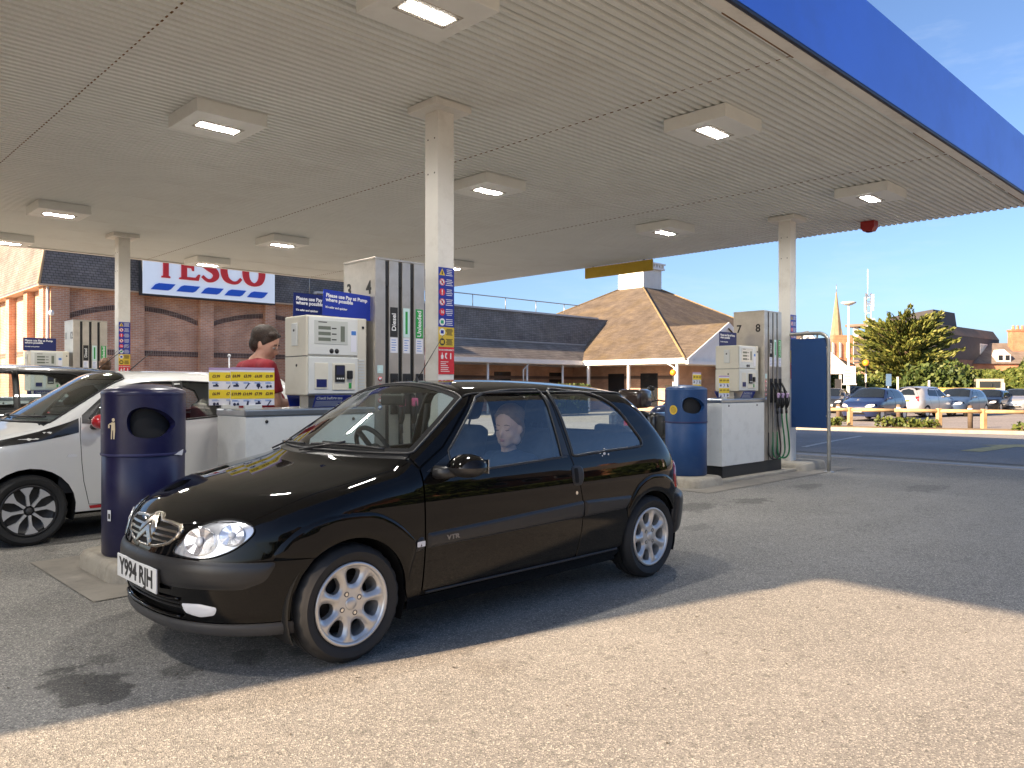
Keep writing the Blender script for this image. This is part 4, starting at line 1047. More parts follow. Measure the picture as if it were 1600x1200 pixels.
# ---------------- distant town
far_d = R(90)
def block(name, lab, cat, plan, z0, z1, mat, parts=()):
    c = plan[0]; t = thing(name, lab, cat, (c[0], c[1], z0))
    MB().prism([(p[0] - c[0], p[1] - c[1]) for p in plan], 'z', 0, z1 - z0).build('wall', mat, t)
    return t, c
m_hbrick = brick_mat('house_brick', (.46, .17, .08), (.36, .12, .06), (.4, .3, .22), .225, .075)
m_hbrick2 = brick_mat('tower_brick', (.30, .16, .10), (.24, .12, .085), (.28, .22, .18), .225, .075)
m_clad = M('dark_cladding', (.055, .052, .055), .75, var=.15, scale=1.5)
m_roofd = M('brown_felt_roof', (.16, .115, .085), .85, var=.2, scale=1)
m_hroof = brick_mat('house_slate', (.20, .165, .14), (.15, .125, .11), (.08, .07, .06), .3, .2)
cA, cR, cL = at(1462, 84), at(1560, 98), at(1335, 104)
cB = (cR[0] + cL[0] - cA[0], cR[1] + cL[1] - cA[1])
t, c = block('theatre_block', 'big dark clad flat-roofed block with brown roof edge behind the cypress', 'building', [cA, cR, cB, cL], gz(60), 4.3, m_hbrick2)
P_ = [cA, cR, cB, cL]; ctr = ((cA[0] + cB[0]) / 2, (cA[1] + cB[1]) / 2)
def ring(s, z): return [((p[0] - ctr[0]) * s + ctr[0] - c[0], (p[1] - ctr[1]) * s + ctr[1] - c[1], z + .25) for p in P_]
mb = MB(); a = ring(1.01, 4.3); b = ring(1.01, 7.0); mb.add(a + b, [(i, (i + 1) % 4, 4 + (i + 1) % 4, 4 + i) for i in range(4)] + [(0, 1, 2, 3)]); mb.build('cladding', m_clad, t)
mb = MB(); a = ring(1.015, 7.0); b = ring(.93, 8.1); mb.add(a + b, [(i, (i + 1) % 4, 4 + (i + 1) % 4, 4 + i) for i in range(4)] + [(4, 5, 6, 7)]); mb.build('roof', m_roofd, t)
dirR = ((cR[0] - cA[0]) / 17, (cR[1] - cA[1]) / 17); dirL = ((cL[0] - cA[0]) / 22, (cL[1] - cA[1]) / 22)
def quadblk(u0, u1, v0, v1, z0, z1, mat, name, taper=0.):
    pts = [(dirR[0] * u + dirL[0] * v, dirR[1] * u + dirL[1] * v) for u, v in ((u0, v0), (u1, v0), (u1, v1), (u0, v1))]
    mx = sum(p[0] for p in pts) / 4; my = sum(p[1] for p in pts) / 4
    mb = MB(); mb.add([(p[0], p[1], z0) for p in pts] + [((p[0] - mx) * (1 - taper) + mx, (p[1] - my) * (1 - taper) + my, z1) for p in pts], [(0, 1, 2, 3), (4, 5, 6, 7), (0, 1, 5, 4), (1, 2, 6, 5), (2, 3, 7, 6), (3, 0, 4, 7)])
    return mb.build(name, mat, t)
quadblk(1.2, 7.0, 1.5, 14, 8.2, 10.05, m_clad, 'plant_room', .06)
for u in (11.3,):
    f_ = quadblk(u, u + 2.2, -.12, .3, 4.6, 6.6, m_wpaint, 'window')
    g_ = quadblk(u + .2, u + 2.0, -.16, .3, 4.7, 6.5, M('pale_glass', (.35, .42, .48), .15, var=.1), 'pane'); g_.parent = f_
MB().tube([(dirR[0] * 1.0, dirR[1] * 1.0, 0), (dirR[0] * 1.0, dirR[1] * 1.0, 7.3)], .12, 6).build('downpipe', m_wpaint, t)
# brick house with dormer
hA = at(1512, 92); ho = thing('brick_house', 'orange brick house with grey roof, white dormer and chimney beyond the hedge', 'house', (hA[0], hA[1], gz(60)), YAW - R(90) - R(8))
def HH(mb, n, m, p=None): return mb.build(n, m, p or ho)
HH(MB().box(0, 12, 0, 8, 0, 4.25), 'wall', m_hbrick)
mb = MB(); mb.add([(-.3, -.35, 4.15), (9.0, -.35, 4.15), (9.0, 4, 6.75), (2.2, 4, 6.75)], [(0, 1, 2, 3)]); rf = HH(mb, 'roof', m_hroof)
mb = MB(); mb.add([(-.3, -.35, 4.15), (2.2, 4, 6.75), (-.3, 8.3, 4.15)], [(0, 1, 2)]); HH(mb, 'roof', m_hroof)
mb = MB(); mb.add([(9.0, 8.3, 4.15), (9.0, 4, 6.75), (2.2, 4, 6.75), (-.3, 8.3, 4.15)], [(0, 1, 2, 3)]); HH(mb, 'roof', m_hroof)
HH(MB().prism([(8.0, 4.2), (13, 4.2), (13, 6.0), (10.5, 7.3), (8.0, 5.2)], 'y', -.9, .1), 'gable_wall', m_hbrick)
HH(MB().box(5.9, 7.6, 2.2, 3.4, 5.0, 8.1), 'chimney', m_hbrick); HH(MB().box(5.8, 7.7, 2.1, 3.5, 8.1, 8.3), 'chimney_cap', m_hbrick)
for k in range(3): HH(MB().lathe([(.16, 8.3), (.13, 8.8)], 10, 'z', (6.25 + k * .5, 2.8, 0)), 'chimney_pot', m_hbrick)
dm = HH(MB().prism([(3.2, 4.4), (4.7, 4.4), (4.7, 5.15), (3.95, 5.85), (3.2, 5.15)], 'y', .0, 3), 'dormer', m_wpaint)
for x in (3.35, 4.1): HH(MB().box(x, x + .45, -.05, .004, 4.55, 5.15), 'pane', m_dkglass, dm)
for (x, w_) in ((2.6, 2.9), (8.6, 3.6)):
    f_ = HH(MB().box(x, x + w_, -1.0 if x > 8 else -.5, -.01 if x < 8 else -.88, 1.2, 3.1), 'window', m_wpaint)
    n_ = 4
    for k in range(n_): HH(MB().box(x + .12 + k * (w_ - .1) / n_, x + (k + 1) * (w_ - .1) / n_, -1.04 if x > 8 else -.54, -1.0 if x > 8 else -.5, 1.4, 2.9), 'pane', M('pale_glass'), f_)
    HH(MB().box(x - .1, x + w_ + .1, -1.15 if x > 8 else -.65, -.01 if x < 8 else -.88, 3.1, 3.3), 'window_head', m_wpaint, f_)
# church spire and the brick block in front of it
sA = at(1307, 260); spx = thing('church_spire', 'slender stone church spire rising far behind the car park', 'spire', (sA[0], sA[1], gz(60)), YAW)
m_stone = M('spire_stone', (.24, .175, .11), .85, var=.2, scale=.6)
MB().box(-2.0, 2.0, -2.0, 2.0, 0, 17.5).build('tower', m_stone, spx)
MB().lathe([(2.0, 17.5), (1.5, 22), (.16, 32.6), (0, 32.9)], 8, smooth=False).build('spire', m_stone, spx)
MB().tube([(0, 0, 32.7), (0, 0, 35.2)], .09, 6).build('finial', m_pipe, spx)
for k in range(4):
    a = k * math.pi / 2 + math.pi / 4
    MB().lathe([(.5, 17.5), (.0, 20.5)], 6, 'z', (1.7 * math.cos(a), 1.7 * math.sin(a), 0), False).build('pinnacle', m_stone, spx)
t, c = block('brick_terrace', 'red brick terrace end with pale windows beneath the church spire', 'building', [at(1297, 128), at(1336, 128), at(1340, 142), at(1297, 142)], gz(60), 9.6, m_hbrick)
for k in range(3):
    p = at(1303 + k * 11, 127.9); f_ = MB().box(p[0] - c[0] - .5, p[0] - c[0] + .5, p[1] - c[1] - .06, p[1] - c[1] + .06, 6.2, 8.6).build('window', m_wpaint, t)
t2, c2 = block('white_chimney_block', 'small pale building corner left of the cypress', 'building', [at(1333, 118), at(1341, 118), at(1341, 124), at(1333, 124)], gz(60), 10.2, m_wpaint)
MB().box(-.5, 4, -3, 1, 10.45, 10.8).build('roof', m_roofd, t2)
# low orange brick building behind the hedge
t3, c3 = block('brick_outbuilding', 'low orange brick outbuilding behind the hedge under the cypress', 'building', [at(1352, 74), at(1384, 74), at(1390, 82), at(1352, 82)], gz(60), 3.6, m_hbrick)
MB().box(-.4, 2.4, -1.8, 1.2, 3.85, 4.0).build('roof', m_roofd, t3)
# telecom mast on the block's roof
mp = at(1356, 104); ms = thing('telecom_mast', 'lattice telecom mast with white panel antennas on the roof', 'mast', (mp[0], mp[1], 7.6), YAW)
for a in range(3):
    th = a * 2.094; MB().tube([(.45 * math.cos(th), .45 * math.sin(th), -1), (.4 * math.cos(th), .4 * math.sin(th), 6.0)], .06, 6).build('leg', m_pipe, ms)
for k in range(6):
    for a in range(3):
        t0, t1 = a * 2.094, (a + 1) * 2.094; MB().tube([(.44 * math.cos(t0), .44 * math.sin(t0), k), (.43 * math.cos(t1), .43 * math.sin(t1), k + 1)], .03, 5).build('brace', m_pipe, ms)
MB().tube([(0, 0, 5.5), (0, 0, 9.2)], .05, 6).build('whip', m_wpaint, ms)
for (x, y, z, h_) in ((-.8, -.3, 3.6, 2.0), (.2, -.8, 3.9, 2.0), (.9, -.1, 3.6, 2.0), (-.9, -.4, .9, 1.6), (.1, -.8, 1.2, 1.5), (.8, -.3, .7, 1.6)):
    MB().box(x - .16, x + .16, y - .1, y + .1, z, z + h_, .03).build('antenna', m_wpaint, ms)
    MB().tube([(x, y, z + h_ / 2), (0, 0, z + h_ / 2)], .04, 5).build('bracket', m_pipe, ms)
# houses across the road behind the photographer (they show in the car's paint)
for i, (x, w_, y, h_, zz) in enumerate(((-16, 11, -27, 8, 5.2), (-2, 10, -30, 8, 4.6), (12, 12, -28, 9, 5.2), (27, 10, -25, 8, 4.8), (40, 9, -23, 8, 5.0), (52, 12, -27, 8, 5.4), (67, 10, -25, 8, 4.8))):
    hh = thing('terraced_house', ['brick house with brown tiled roof across the road', 'cream rendered house with brown roof across the road', 'orange brick house with tall chimney across the road', 'red brick house with hipped roof across the road', 'orange brick house close behind the hedge across the road', 'wide red brick house far along the road', 'white rendered house at the end of the road'][i], 'house', (x, y, 0))
    MB().box(0, w_, -h_, 0, 0, zz).build('wall', m_wpaint if i in (1, 6) else m_hbrick, hh)
    MB().prism([(-.3, zz), (w_ + .3, zz), (w_ - 2, zz + 3), (2, zz + 3)], 'y', -h_ - .3, .35).build('roof', m_hroof, hh)
    MB().box(2.5, 3.5, -4, -3, zz + 1.5, zz + 4.2).build('chimney', m_hbrick, hh)
    for k in range(3):
        for z_ in (.9, 3.2):
            f_ = MB().box(1.2 + k * 3, 2.8 + k * 3, -.04, .06, z_, z_ + 1.3).build('window', m_wpaint, hh)
            MB().box(1.3 + k * 3, 2.7 + k * 3, .06, .068, z_ + .1, z_ + 1.2).build('pane', m_dkglass, f_)
# ------------------------------------------------------------------ vegetation
def leaf_mat(name, c, c2, trans=.25):
    m = bpy.data.materials.new(name); m.use_nodes = True; nt = m.node_tree; L = nt.links; b = nt.nodes['Principled BSDF']
    g = nd(nt, 'ShaderNodeNewGeometry'); mx = nd(nt, 'ShaderNodeMixRGB'); mx.inputs['Color1'].default_value = (*c, 1); mx.inputs['Color2'].default_value = (*c2, 1)
    L.new(g.outputs['Random Per Island'], mx.inputs['Fac']); L.new(mx.outputs[0], b.inputs['Base Color'])
    b.inputs['Roughness'].default_value = .55; b.inputs['Specular IOR Level'].default_value = .3
    MATS[name] = m; return m
m_hedge = leaf_mat('hedge_leaf', (.045, .075, .016), (.13, .15, .035))
m_bush = leaf_mat('bush_leaf', (.03, .06, .015), (.095, .12, .03))
m_cyp = leaf_mat('cypress_leaf', (.055, .085, .018), (.20, .20, .045))
m_bark = M('bark', (.10, .07, .045), .9, var=.3, scale=8, bump=.5, bscale=30)
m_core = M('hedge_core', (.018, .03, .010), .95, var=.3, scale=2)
NPR = np.random.RandomState(11)
def leaves(P, size, name, mat, parent, up=None, stretch=1.6, loc=None):
    """One small bent quad per point."""
    n = len(P); d = NPR.normal(size=(n, 3)); d /= np.linalg.norm(d, axis=1)[:, None]
    if up is not None: d = d * .6 + up; d /= np.linalg.norm(d, axis=1)[:, None]
    e = np.cross(d, NPR.normal(size=(n, 3))); e /= np.linalg.norm(e, axis=1)[:, None]
    s = size * (.6 + .8 * NPR.rand(n))[:, None]
    V = np.stack([P - d * s * stretch / 2, P + e * s * .5, P + d * s * stretch / 2, P - e * s * .5], 1).reshape(-1, 3)
    me = bpy.data.meshes.new(name); me.vertices.add(4 * n); me.vertices.foreach_set('co', V.ravel())
    me.loops.add(4 * n); me.loops.foreach_set('vertex_index', np.arange(4 * n, dtype=np.int32))
    me.polygons.add(n); me.polygons.foreach_set('loop_start', np.arange(0, 4 * n, 4, dtype=np.int32)); me.polygons.foreach_set('loop_total', np.full(n, 4, np.int32))
    me.update(); me.validate()
    return mesh_obj(name, me, mat, parent, loc)
def blob_points(n, c, r, shell=.55, lump=.25):
    d = NPR.normal(size=(n, 3)); d /= np.linalg.norm(d, axis=1)[:, None]
    k = sum(np.sin(d @ NPR.normal(size=3) * f + NPR.rand() * 6) for f in (3, 4.5, 7)) / 3
    rad = (1 - shell * NPR.rand(n) ** 1.6) * (1 + lump * k)
    p = d * rad[:, None] * np.array(r) + np.array(c); return p[p[:, 2] > c[2] - r[2] * .95]
def bush(name, lab, px, d, w, h, n, mat=m_bush, size=.2, base=None, group=None, depth=None):
    x, y = at(px, d); z0 = gz(x, y)
    t = thing(name, lab, 'bush', (x, y, z0), YAW - R(90), group)
    dp = depth or w * .6
    cr = bpy.data.objects.new
    pts = [blob_points(n // 3, (NPR.uniform(-.25, .25) * w, NPR.uniform(-.1, .1) * dp, h * .42), (w * .36, dp * .45, h * .5)) for _ in range(3)]
    leaves(np.concatenate(pts), size, 'crown', mat, t)
    mb = MB()
    for k in range(5): mb.tube([(NPR.uniform(-.1, .1) * w, 0, -.1), (NPR.uniform(-.25, .25) * w, NPR.uniform(-.1, .1), h * .6)], [.06, .02], 6)
    mb.build('trunk', m_bark, t)
    return t
bush('laurel_bush', 'rounded dark green bush left of the white posts in the car park', 1440, 62, 9.0, 2.2, 5200, m_bush, .26)
bush('laurel_bush', 'tall mid green bush beneath the right side of the cypress', 1468, 58, 5.0, 3.5, 4200, m_bush, .24)
bush('roadside_bush', 'sunlit yellow green bush beside the lamp column', 1352, 60, 4.6, 2.7, 3200, m_hedge, .22)
bush('roadside_bush', 'bright green bush seen below the white side porch', 1302, 58, 4.2, 2.9, 2600, m_hedge, .22)
bush('shrub', 'loose green shrub behind the brick house gable', 1628, 80, 4.0, 5.6, 2200, m_bush, .28)
hA_ = at(1500, 62); hB_ = at(1660, 50)
hl = math.hypot(hB_[0] - hA_[0], hB_[1] - hA_[1]); ha = math.atan2(hB_[1] - hA_[1], hB_[0] - hA_[0])
hd = thing('clipped_hedge', 'long clipped green hedge in front of the brick house', 'hedge', (hA_[0], hA_[1], gz(*hA_)), ha)
HX = NPR.rand(15000) * hl; q = NPR.rand(15000); HY = np.where(q < .5, -.05 - .25 * NPR.rand(15000) ** 2, NPR.uniform(-.1, 1.6, 15000)); HZ = np.where(q < .5, NPR.rand(15000) * 2.5, 2.36 + .25 * NPR.rand(15000))
HZ = HZ + .14 * np.sin(HX * 1.1) + .08 * np.sin(HX * 3.1)
leaves(np.stack([HX, HY, HZ], 1), .20, 'foliage', m_hedge, hd)
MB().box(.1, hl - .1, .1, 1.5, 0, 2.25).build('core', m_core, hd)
# hedge and hedge clumps behind the photographer
hb_ = thing('front_hedge', 'long green hedge across the road in front of the houses', 'hedge', (-20, -21, 0))
HX = NPR.rand(9000) * 95; q = NPR.rand(9000); HY = np.where(q < .6, .05 + .2 * NPR.rand(9000), NPR.uniform(-1, .1, 9000)); HZ = np.where(q < .6, NPR.rand(9000) * 1.5, 1.45 + .2 * NPR.rand(9000))
leaves(np.stack([HX, HY, HZ + .15 * np.sin(HX * .9)], 1), .26, 'foliage', m_hedge, hb_)
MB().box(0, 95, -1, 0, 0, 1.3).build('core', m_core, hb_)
for i, (x, y, h) in enumerate(((-11, -24, 7), (9.5, -25, 6), (24, -24, 8), (37.5, -20, 5), (50, -22, 6), (63.5, -21, 5))):
    tt = thing('garden_tree', ['broad garden tree across the road', 'small round garden tree across the road', 'tall garden tree across the road', 'low garden tree before the orange house across the road', 'rounded garden tree between two houses across the road', 'small garden tree near the end of the road'][i], 'tree', (x, y, 0))
    leaves(np.concatenate([blob_points(1100, (NPR.uniform(-1, 1), NPR.uniform(-1, 1), h * .62), (h * .32, h * .3, h * .36)) for _ in range(3)]), .35, 'crown', m_bush, tt)
    MB().tube([(0, 0, -.1), (.1, 0, h * .4), (0, .1, h * .75)], [.22, .15, .05], 8).build('trunk', m_bark, tt)
# a low hedge seen through the hatchback's windows, on the far side of the forecourt
lh = thing('low_hedge', 'low green hedge by the store walkway, seen through the hatchback window', 'hedge', (26.8, 27.5, gz(26)))
HX = NPR.rand(5000) * 6; HY = NPR.uniform(0, 1.2, 5000); HZ = 1.55 * NPR.rand(5000) ** .5
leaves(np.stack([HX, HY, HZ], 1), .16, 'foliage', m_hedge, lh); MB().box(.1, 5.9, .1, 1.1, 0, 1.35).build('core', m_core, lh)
# cypress with fanned, upswept sprays
cx_, cy_ = at(1415, 72); cz0 = gz(cx_, cy_)
cy = thing('cypress_tree', 'large spreading cypress with fanned yellow-green sprays behind the car park', 'tree', (cx_, cy_, cz0), YAW - R(90))
tb = MB(); tb.tube([(0, 0, -.2), (.1, 0, 1.2), (-.1, .1, 3.0), (.1, 0, 6.0)], [.5, .42, .32, .1], 10)
pts, ups = [], []
for k in range(270):
    a = NPR.rand() * 2 * math.pi; z0 = 1.8 + 5.0 * NPR.rand()
    el = R(NPR.uniform(4, 26)) + max(0, (z0 - 5.4)) * .12
    spread = 5.3 * (1 - .36 * max(0, (z0 - 4.6) / 3.0) ** 1.6) * NPR.uniform(.5, 1.0)
    if z0 < 2.6: el *= .35
    dr = np.array([math.cos(a) * math.cos(el), math.sin(a) * math.cos(el) * .8, math.sin(el)])
    p0 = np.array([0, 0, z0 - .4]); n = 135
    tb.tube([tuple(p0), tuple(p0 + dr * spread * .8)], [.07, .015], 5)
    t_ = .22 + .78 * NPR.rand(n) ** .8
    side = np.cross(dr, [0, 0, 1]); side /= np.linalg.norm(side)
    wdt = .62 * np.sin(np.pi * np.clip(t_, 0, 1) ** .8) + .10
    p = p0 + dr * (spread * t_)[:, None] + side * (NPR.uniform(-1, 1, n) * wdt)[:, None] + np.array([0, 0, 1]) * (NPR.normal(size=n) * .08 + .14 * t_ * t_)[:, None]
    pts.append(p); ups.append(np.tile(dr + np.array([0, 0, .25]), (n, 1)))
leaves(np.concatenate(pts), .15, 'crown', m_cyp, cy, np.concatenate(ups) * 1.4, 2.6)
tb.build('trunk', m_bark, cy)
# low plants in the verge
for i, (px, d, w, h) in enumerate(((1306, 28.2, .9, .55), (1385, 27.6, 1.3, .75), (1400, 27.7, 1.1, .6), (1420, 27.4, 1.2, .6), (1436, 27.3, .8, .5), (1450, 27.2, .9, .55), (1600, 25.5, 1.4, .5))):
    bush('verge_plant', ['straggly low plant at the foot of the timber rail by the hoop', 'leafy green plant at the rail in front of the pale car', 'small dense plant beside the leafy plant at the rail', 'spreading plant at the rail before the pale car bumper', 'tiny tuft plant at the rail', 'sparse yellowish plant beside a rail post', 'grassy green tuft at the edge of the verge'][i], px, d, w * .7, h * .6, 170, m_hedge, .085).location.z += .10
# ------------------------------------------------------------------ cars: smooth bodies solved from one implicit shape
def hermite(pts):
    X = np.array([p[0] for p in pts], float); Y = np.array([p[1] for p in pts], float)
    m = np.empty(len(X)); m[1:-1] = (Y[2:] - Y[:-2]) / (X[2:] - X[:-2]); m[0] = (Y[1] - Y[0]) / (X[1] - X[0]); m[-1] = (Y[-1] - Y[-2]) / (X[-1] - X[-2])
    def f(x):
        x = np.asarray(x, float); xc = np.clip(x, X[0], X[-1]); i = np.clip(np.searchsorted(X, xc, side='right') - 1, 0, len(X) - 2)
        h = X[i + 1] - X[i]; t = (xc - X[i]) / h
        v = (2 * t ** 3 - 3 * t ** 2 + 1) * Y[i] + (t ** 3 - 2 * t ** 2 + t) * h * m[i] + (-2 * t ** 3 + 3 * t ** 2) * Y[i + 1] + (t ** 3 - t ** 2) * h * m[i + 1]
        return v
    return f
def smax(a, b, k):
    h = np.clip(.5 + .5 * (a - b) / k, 0, 1); return b * (1 - h) + a * h + k * h * (1 - h)
def smin(a, b, k): return -smax(-a, -b, k)
class Car:
    def __init__(s, **k):
        s.__dict__.update(k); s.cache = {}
        s.W = hermite(s.width); s.F = hermite(s.front); s.Rr = hermite(s.rear); s.B = hermite(s.bonnet)
    def T(s, x, y):
        ay = np.abs(y)
        bon = s.B(x) - s.bcrown * (ay / .75) ** 2.4
        w = s.ws[1] + s.ws[2] * (x - s.ws[0] - s.wcurve * ay ** 2)
        xr, zr, c1, c2 = s.roof
        dx = x - xr; r = zr - np.where(dx < 0, c1, c2) * dx ** 2 - s.rcrown * (ay / .6) ** 2.3
        h = s.hatch[1] + s.hatch[2] * (x - s.hatch[0] + s.hcurve * ay ** 2)
        g = smin(smin(w, r, s.kw), h, s.kh)
        return smax(bon, g, .03)
    def G(s, x, y, z):
        ay = np.abs(y)
        S = s.W(z) * (1 - s.taper * ((x - s.xmid) / 1.6) ** 2 * (1 + 1.2 * np.clip((z - .85) / .5, 0, 1)))
        S = np.maximum(S, .05)
        xf = s.F(z); xb = s.Rr(z)
        lf = s.xs - xf; lr = xb - s.xr
        a = np.clip(s.xs - x, 0, None) / np.maximum(lf, .08); b = np.clip(x - s.xr, 0, None) / np.maximum(lr, .08)
        p = np.where(x < s.xmid, s.pf, s.pr)
        q = (a ** p + b ** p + (ay / S) ** p + 1e-12) ** (1 / p)
        g1 = (q - 1) * S
        return smax(g1, z - s.T(x, y), s.ks)
    def bis(s, f, lo, hi, n=24):
        lo = np.array(lo, float); hi = np.array(hi, float)
        for _ in range(n):
            m = (lo + hi) / 2; i = f(m) < 0; lo = np.where(i, m, lo); hi = np.where(i, hi, m)
        return (lo + hi) / 2
    def pt(s, kind, u, v):
        u = np.asarray(u, float); v = np.asarray(v, float); o = np.ones_like(u)
        if kind == 'side':
            y = s.bis(lambda t: s.G(u, t, v), 0 * o, 1.2 * o); return np.stack([u, -y, v], -1)
        if kind == 'top':
            z = s.bis(lambda t: s.G(u, v, t), .3 * o, 2.2 * o); return np.stack([u, v, z], -1)
        x0, sg = (s.fx0, -1) if kind == 'rad' else (s.rx0, 1)
        c, q = np.cos(u), np.sin(u)
        r = s.bis(lambda t: s.G(x0 + sg * c * t, q * t, v), 0 * o, 2.2 * o)
        return np.stack([x0 + sg * c * r, -q * r, v], -1)
    def grad(s, P, h=4e-4):
        x, y, z = P[..., 0], P[..., 1], P[..., 2]
        g = np.stack([s.G(x + h, y, z) - s.G(x - h, y, z), s.G(x, y + h, z) - s.G(x, y - h, z), s.G(x, y, z + h) - s.G(x, y, z - h)], -1)
        return g / (np.linalg.norm(g, axis=-1, keepdims=True) + 1e-12)
    def off(s, kind, u, v, o):
        P = s.pt(kind, u, v); return P + s.grad(P) * np.asarray(o)[..., None]
    def th_y(s, y, z, kind='rad'):
        """Bearing at which the nose (or tail) reaches lateral position y at height z; y>0 is the near side."""
        key = (kind, round(z, 4))
        if key not in s.cache:
            t = np.linspace(0, math.pi * .48, 90); s.cache[key] = (-s.pt(kind, t, np.full(90, z))[:, 1], t)
        Y, t = s.cache[key]; return math.copysign(float(np.interp(abs(y), Y, t)), y)
    def patch(s, name, mat, parent, outline, kind='side', off=0., holes=(), step=.03, thick=.012, edge=None, mirror=False, spl=False, rim=.0, bstep=None, uvs=None):
        """Panel cut to an outline. edge=(height, width): the offset rises from 0 to height over that width, giving a rounded border."""
        if spl: outline = spline(outline, True, 6)
        bs = bstep or step
        out = resample(outline, bs); hl = [resample(h, bs) for h in holes]
        extra = None
        v, f = tri2d(out, hl, step)
        if edge:
            # extra rings near the border so that the rounding is resolved
            ring = []
            for lp in [out] + hl:
                n = len(lp)
                for i in range(n):
                    a = lp[i - 1]; b = lp[(i + 1) % n]; tx, ty = b[0] - a[0], b[1] - a[1]; l = math.hypot(tx, ty) or 1
                    for w in (.25, .55, 1.0):
                        for sg in (-1, 1):
                            q = (lp[i][0] - ty / l * edge[1] * w * sg, lp[i][1] + tx / l * edge[1] * w * sg)
                            ring.append(q)
            rx = np.array(ring); ok = in_poly(rx[:, 0], rx[:, 1], out)
            for h in hl: ok &= ~in_poly(rx[:, 0], rx[:, 1], h)
            v, f = tri2d(out, hl, step, [tuple(p) for p in rx[ok]])
        U, Vv = v[:, 0], v[:, 1]
        segs = [(lp[i], lp[(i + 1) % len(lp)]) for lp in [out] + hl for i in range(len(lp))]
        A = np.array([q[0] for q in segs]); Bq = np.array([q[1] for q in segs])
        def dist(u, w):
            d = np.full(u.shape, 1e9); AB = Bq - A; L2 = (AB ** 2).sum(1) + 1e-12
            for i in range(0, len(A), 64):
                a = A[i:i + 64]; ab = AB[i:i + 64]; t = np.clip(((u[:, None] - a[:, 0]) * ab[:, 0] + (w[:, None] - a[:, 1]) * ab[:, 1]) / L2[i:i + 64], 0, 1)
                d = np.minimum(d, ((u[:, None] - a[:, 0] - t * ab[:, 0]) ** 2 + (w[:, None] - a[:, 1] - t * ab[:, 1]) ** 2).min(1))
            return np.sqrt(d)
        def ofun(u, w):
            o = np.full(u.shape, off, float)
            if edge:
                t = np.clip(dist(u, w) / edge[1], 0, 1); o = o + edge[0] * np.sqrt(np.clip(1 - (1 - t) ** 2, 0, 1))
            return o
        P0 = s.pt(kind, U, Vv); N0 = s.grad(P0)
        P = P0 + N0 * ofun(U, Vv)[:, None]
        N = N0
        if edge:
            h = edge[1] * .12
            D = []
            for du, dv in ((h, 0), (-h, 0), (0, h), (0, -h)):
                q = s.pt(kind, U + du, Vv + dv); D.append(q + s.grad(q) * ofun(U + du, Vv + dv)[:, None])
            N = np.cross(D[0] - D[1], D[2] - D[3]); N /= np.linalg.norm(N, axis=1)[:, None] + 1e-12
            N *= np.sign((N * N0).sum(1))[:, None]
            bd = dist(U, Vv) < 1e-6; N[bd] = N0[bd]
        F = f.copy()
        fn = np.cross(P[F[:, 1]] - P[F[:, 0]], P[F[:, 2]] - P[F[:, 0]])
        flip = (fn * N0[F].mean(1)).sum(1) < 0
        F[flip] = F[flip][:, ::-1]
        VV = [P]; NN = [N]; FF = F.tolist(); base = len(P)
        if thick:
            for lp in [out] + hl:
                a = np.array(lp); u, w = a[:, 0], a[:, 1]
                q = s.pt(kind, u, w); n = s.grad(q); top = q + n * ofun(u, w)[:, None]; bot = top - n * thick
                tan = np.roll(top, -1, 0) - np.roll(top, 1, 0); sn = np.cross(tan, n); sn /= np.linalg.norm(sn, axis=1)[:, None] + 1e-12
                c = top.mean(0)
                if ((top - c) * sn).sum() < 0: sn = -sn
                if lp is not out: sn = -sn
                k = len(a); VV += [top, bot]; NN += [sn * .8 + n * .6, sn]
                for i in range(k):
                    j = (i + 1) % k; FF.append([base + i, base + j, base + k + j, base + k + i])
                base += 2 * k
        VV = np.concatenate(VV); NN = np.concatenate(NN); NN /= np.linalg.norm(NN, axis=1)[:, None] + 1e-12
        objs = []
        for mir in ((False, True) if mirror else (False,)):
            V2 = VV.copy(); N2 = NN.copy(); F2 = FF
            if mir: V2[:, 1] *= -1; N2[:, 1] *= -1; F2 = [q[::-1] for q in FF]
            me = bpy.data.meshes.new(name); me.from_pydata(V2.tolist(), [], F2); me.update()
            me.polygons.foreach_set('use_smooth', [True] * len(me.polygons))
            if len(me.vertices) == len(N2): me.normals_split_custom_set_from_vertices(N2.tolist())
            objs.append(mesh_obj(name, me, mat, parent))
        return objs if mirror else objs[0]
    def trim(s, name, mat, parent, pts, r, kind='side', off=0., close=True, mirror=False, n=6, step=.02):
        p = resample(pts, step, close); a = np.array(p); q = s.off(kind, a[:, 0], a[:, 1], np.full(len(a), off))
        res = []
        for mir in ((False, True) if mirror else (False,)):
            w = q.copy()
            if mir: w[:, 1] *= -1
            res.append(MB().tube([tuple(k) for k in w], r, n, close).build(name, mat, parent))
        return res
def inset(poly, d):
    """Shrink (d>0) a closed outline."""
    n = len(poly); ar = sum(poly[i][0] * poly[(i + 1) % n][1] - poly[(i + 1) % n][0] * poly[i][1] for i in range(n)); sg = 1 if ar > 0 else -1
    out = []
    for i in range(n):
        a, b, c = poly[i - 1], poly[i], poly[(i + 1) % n]
        def nrm(p, q):
            l = math.hypot(q[0] - p[0], q[1] - p[1]) or 1; return (-(q[1] - p[1]) / l * sg, (q[0] - p[0]) / l * sg)
        n1, n2 = nrm(a, b), nrm(b, c); mx, my = n1[0] + n2[0], n1[1] + n2[1]; l2 = mx * mx + my * my
        k = min(2 / max(l2, .3), 2.5)
        out.append((b[0] + mx * k * d, b[1] + my * k * d))
    return out
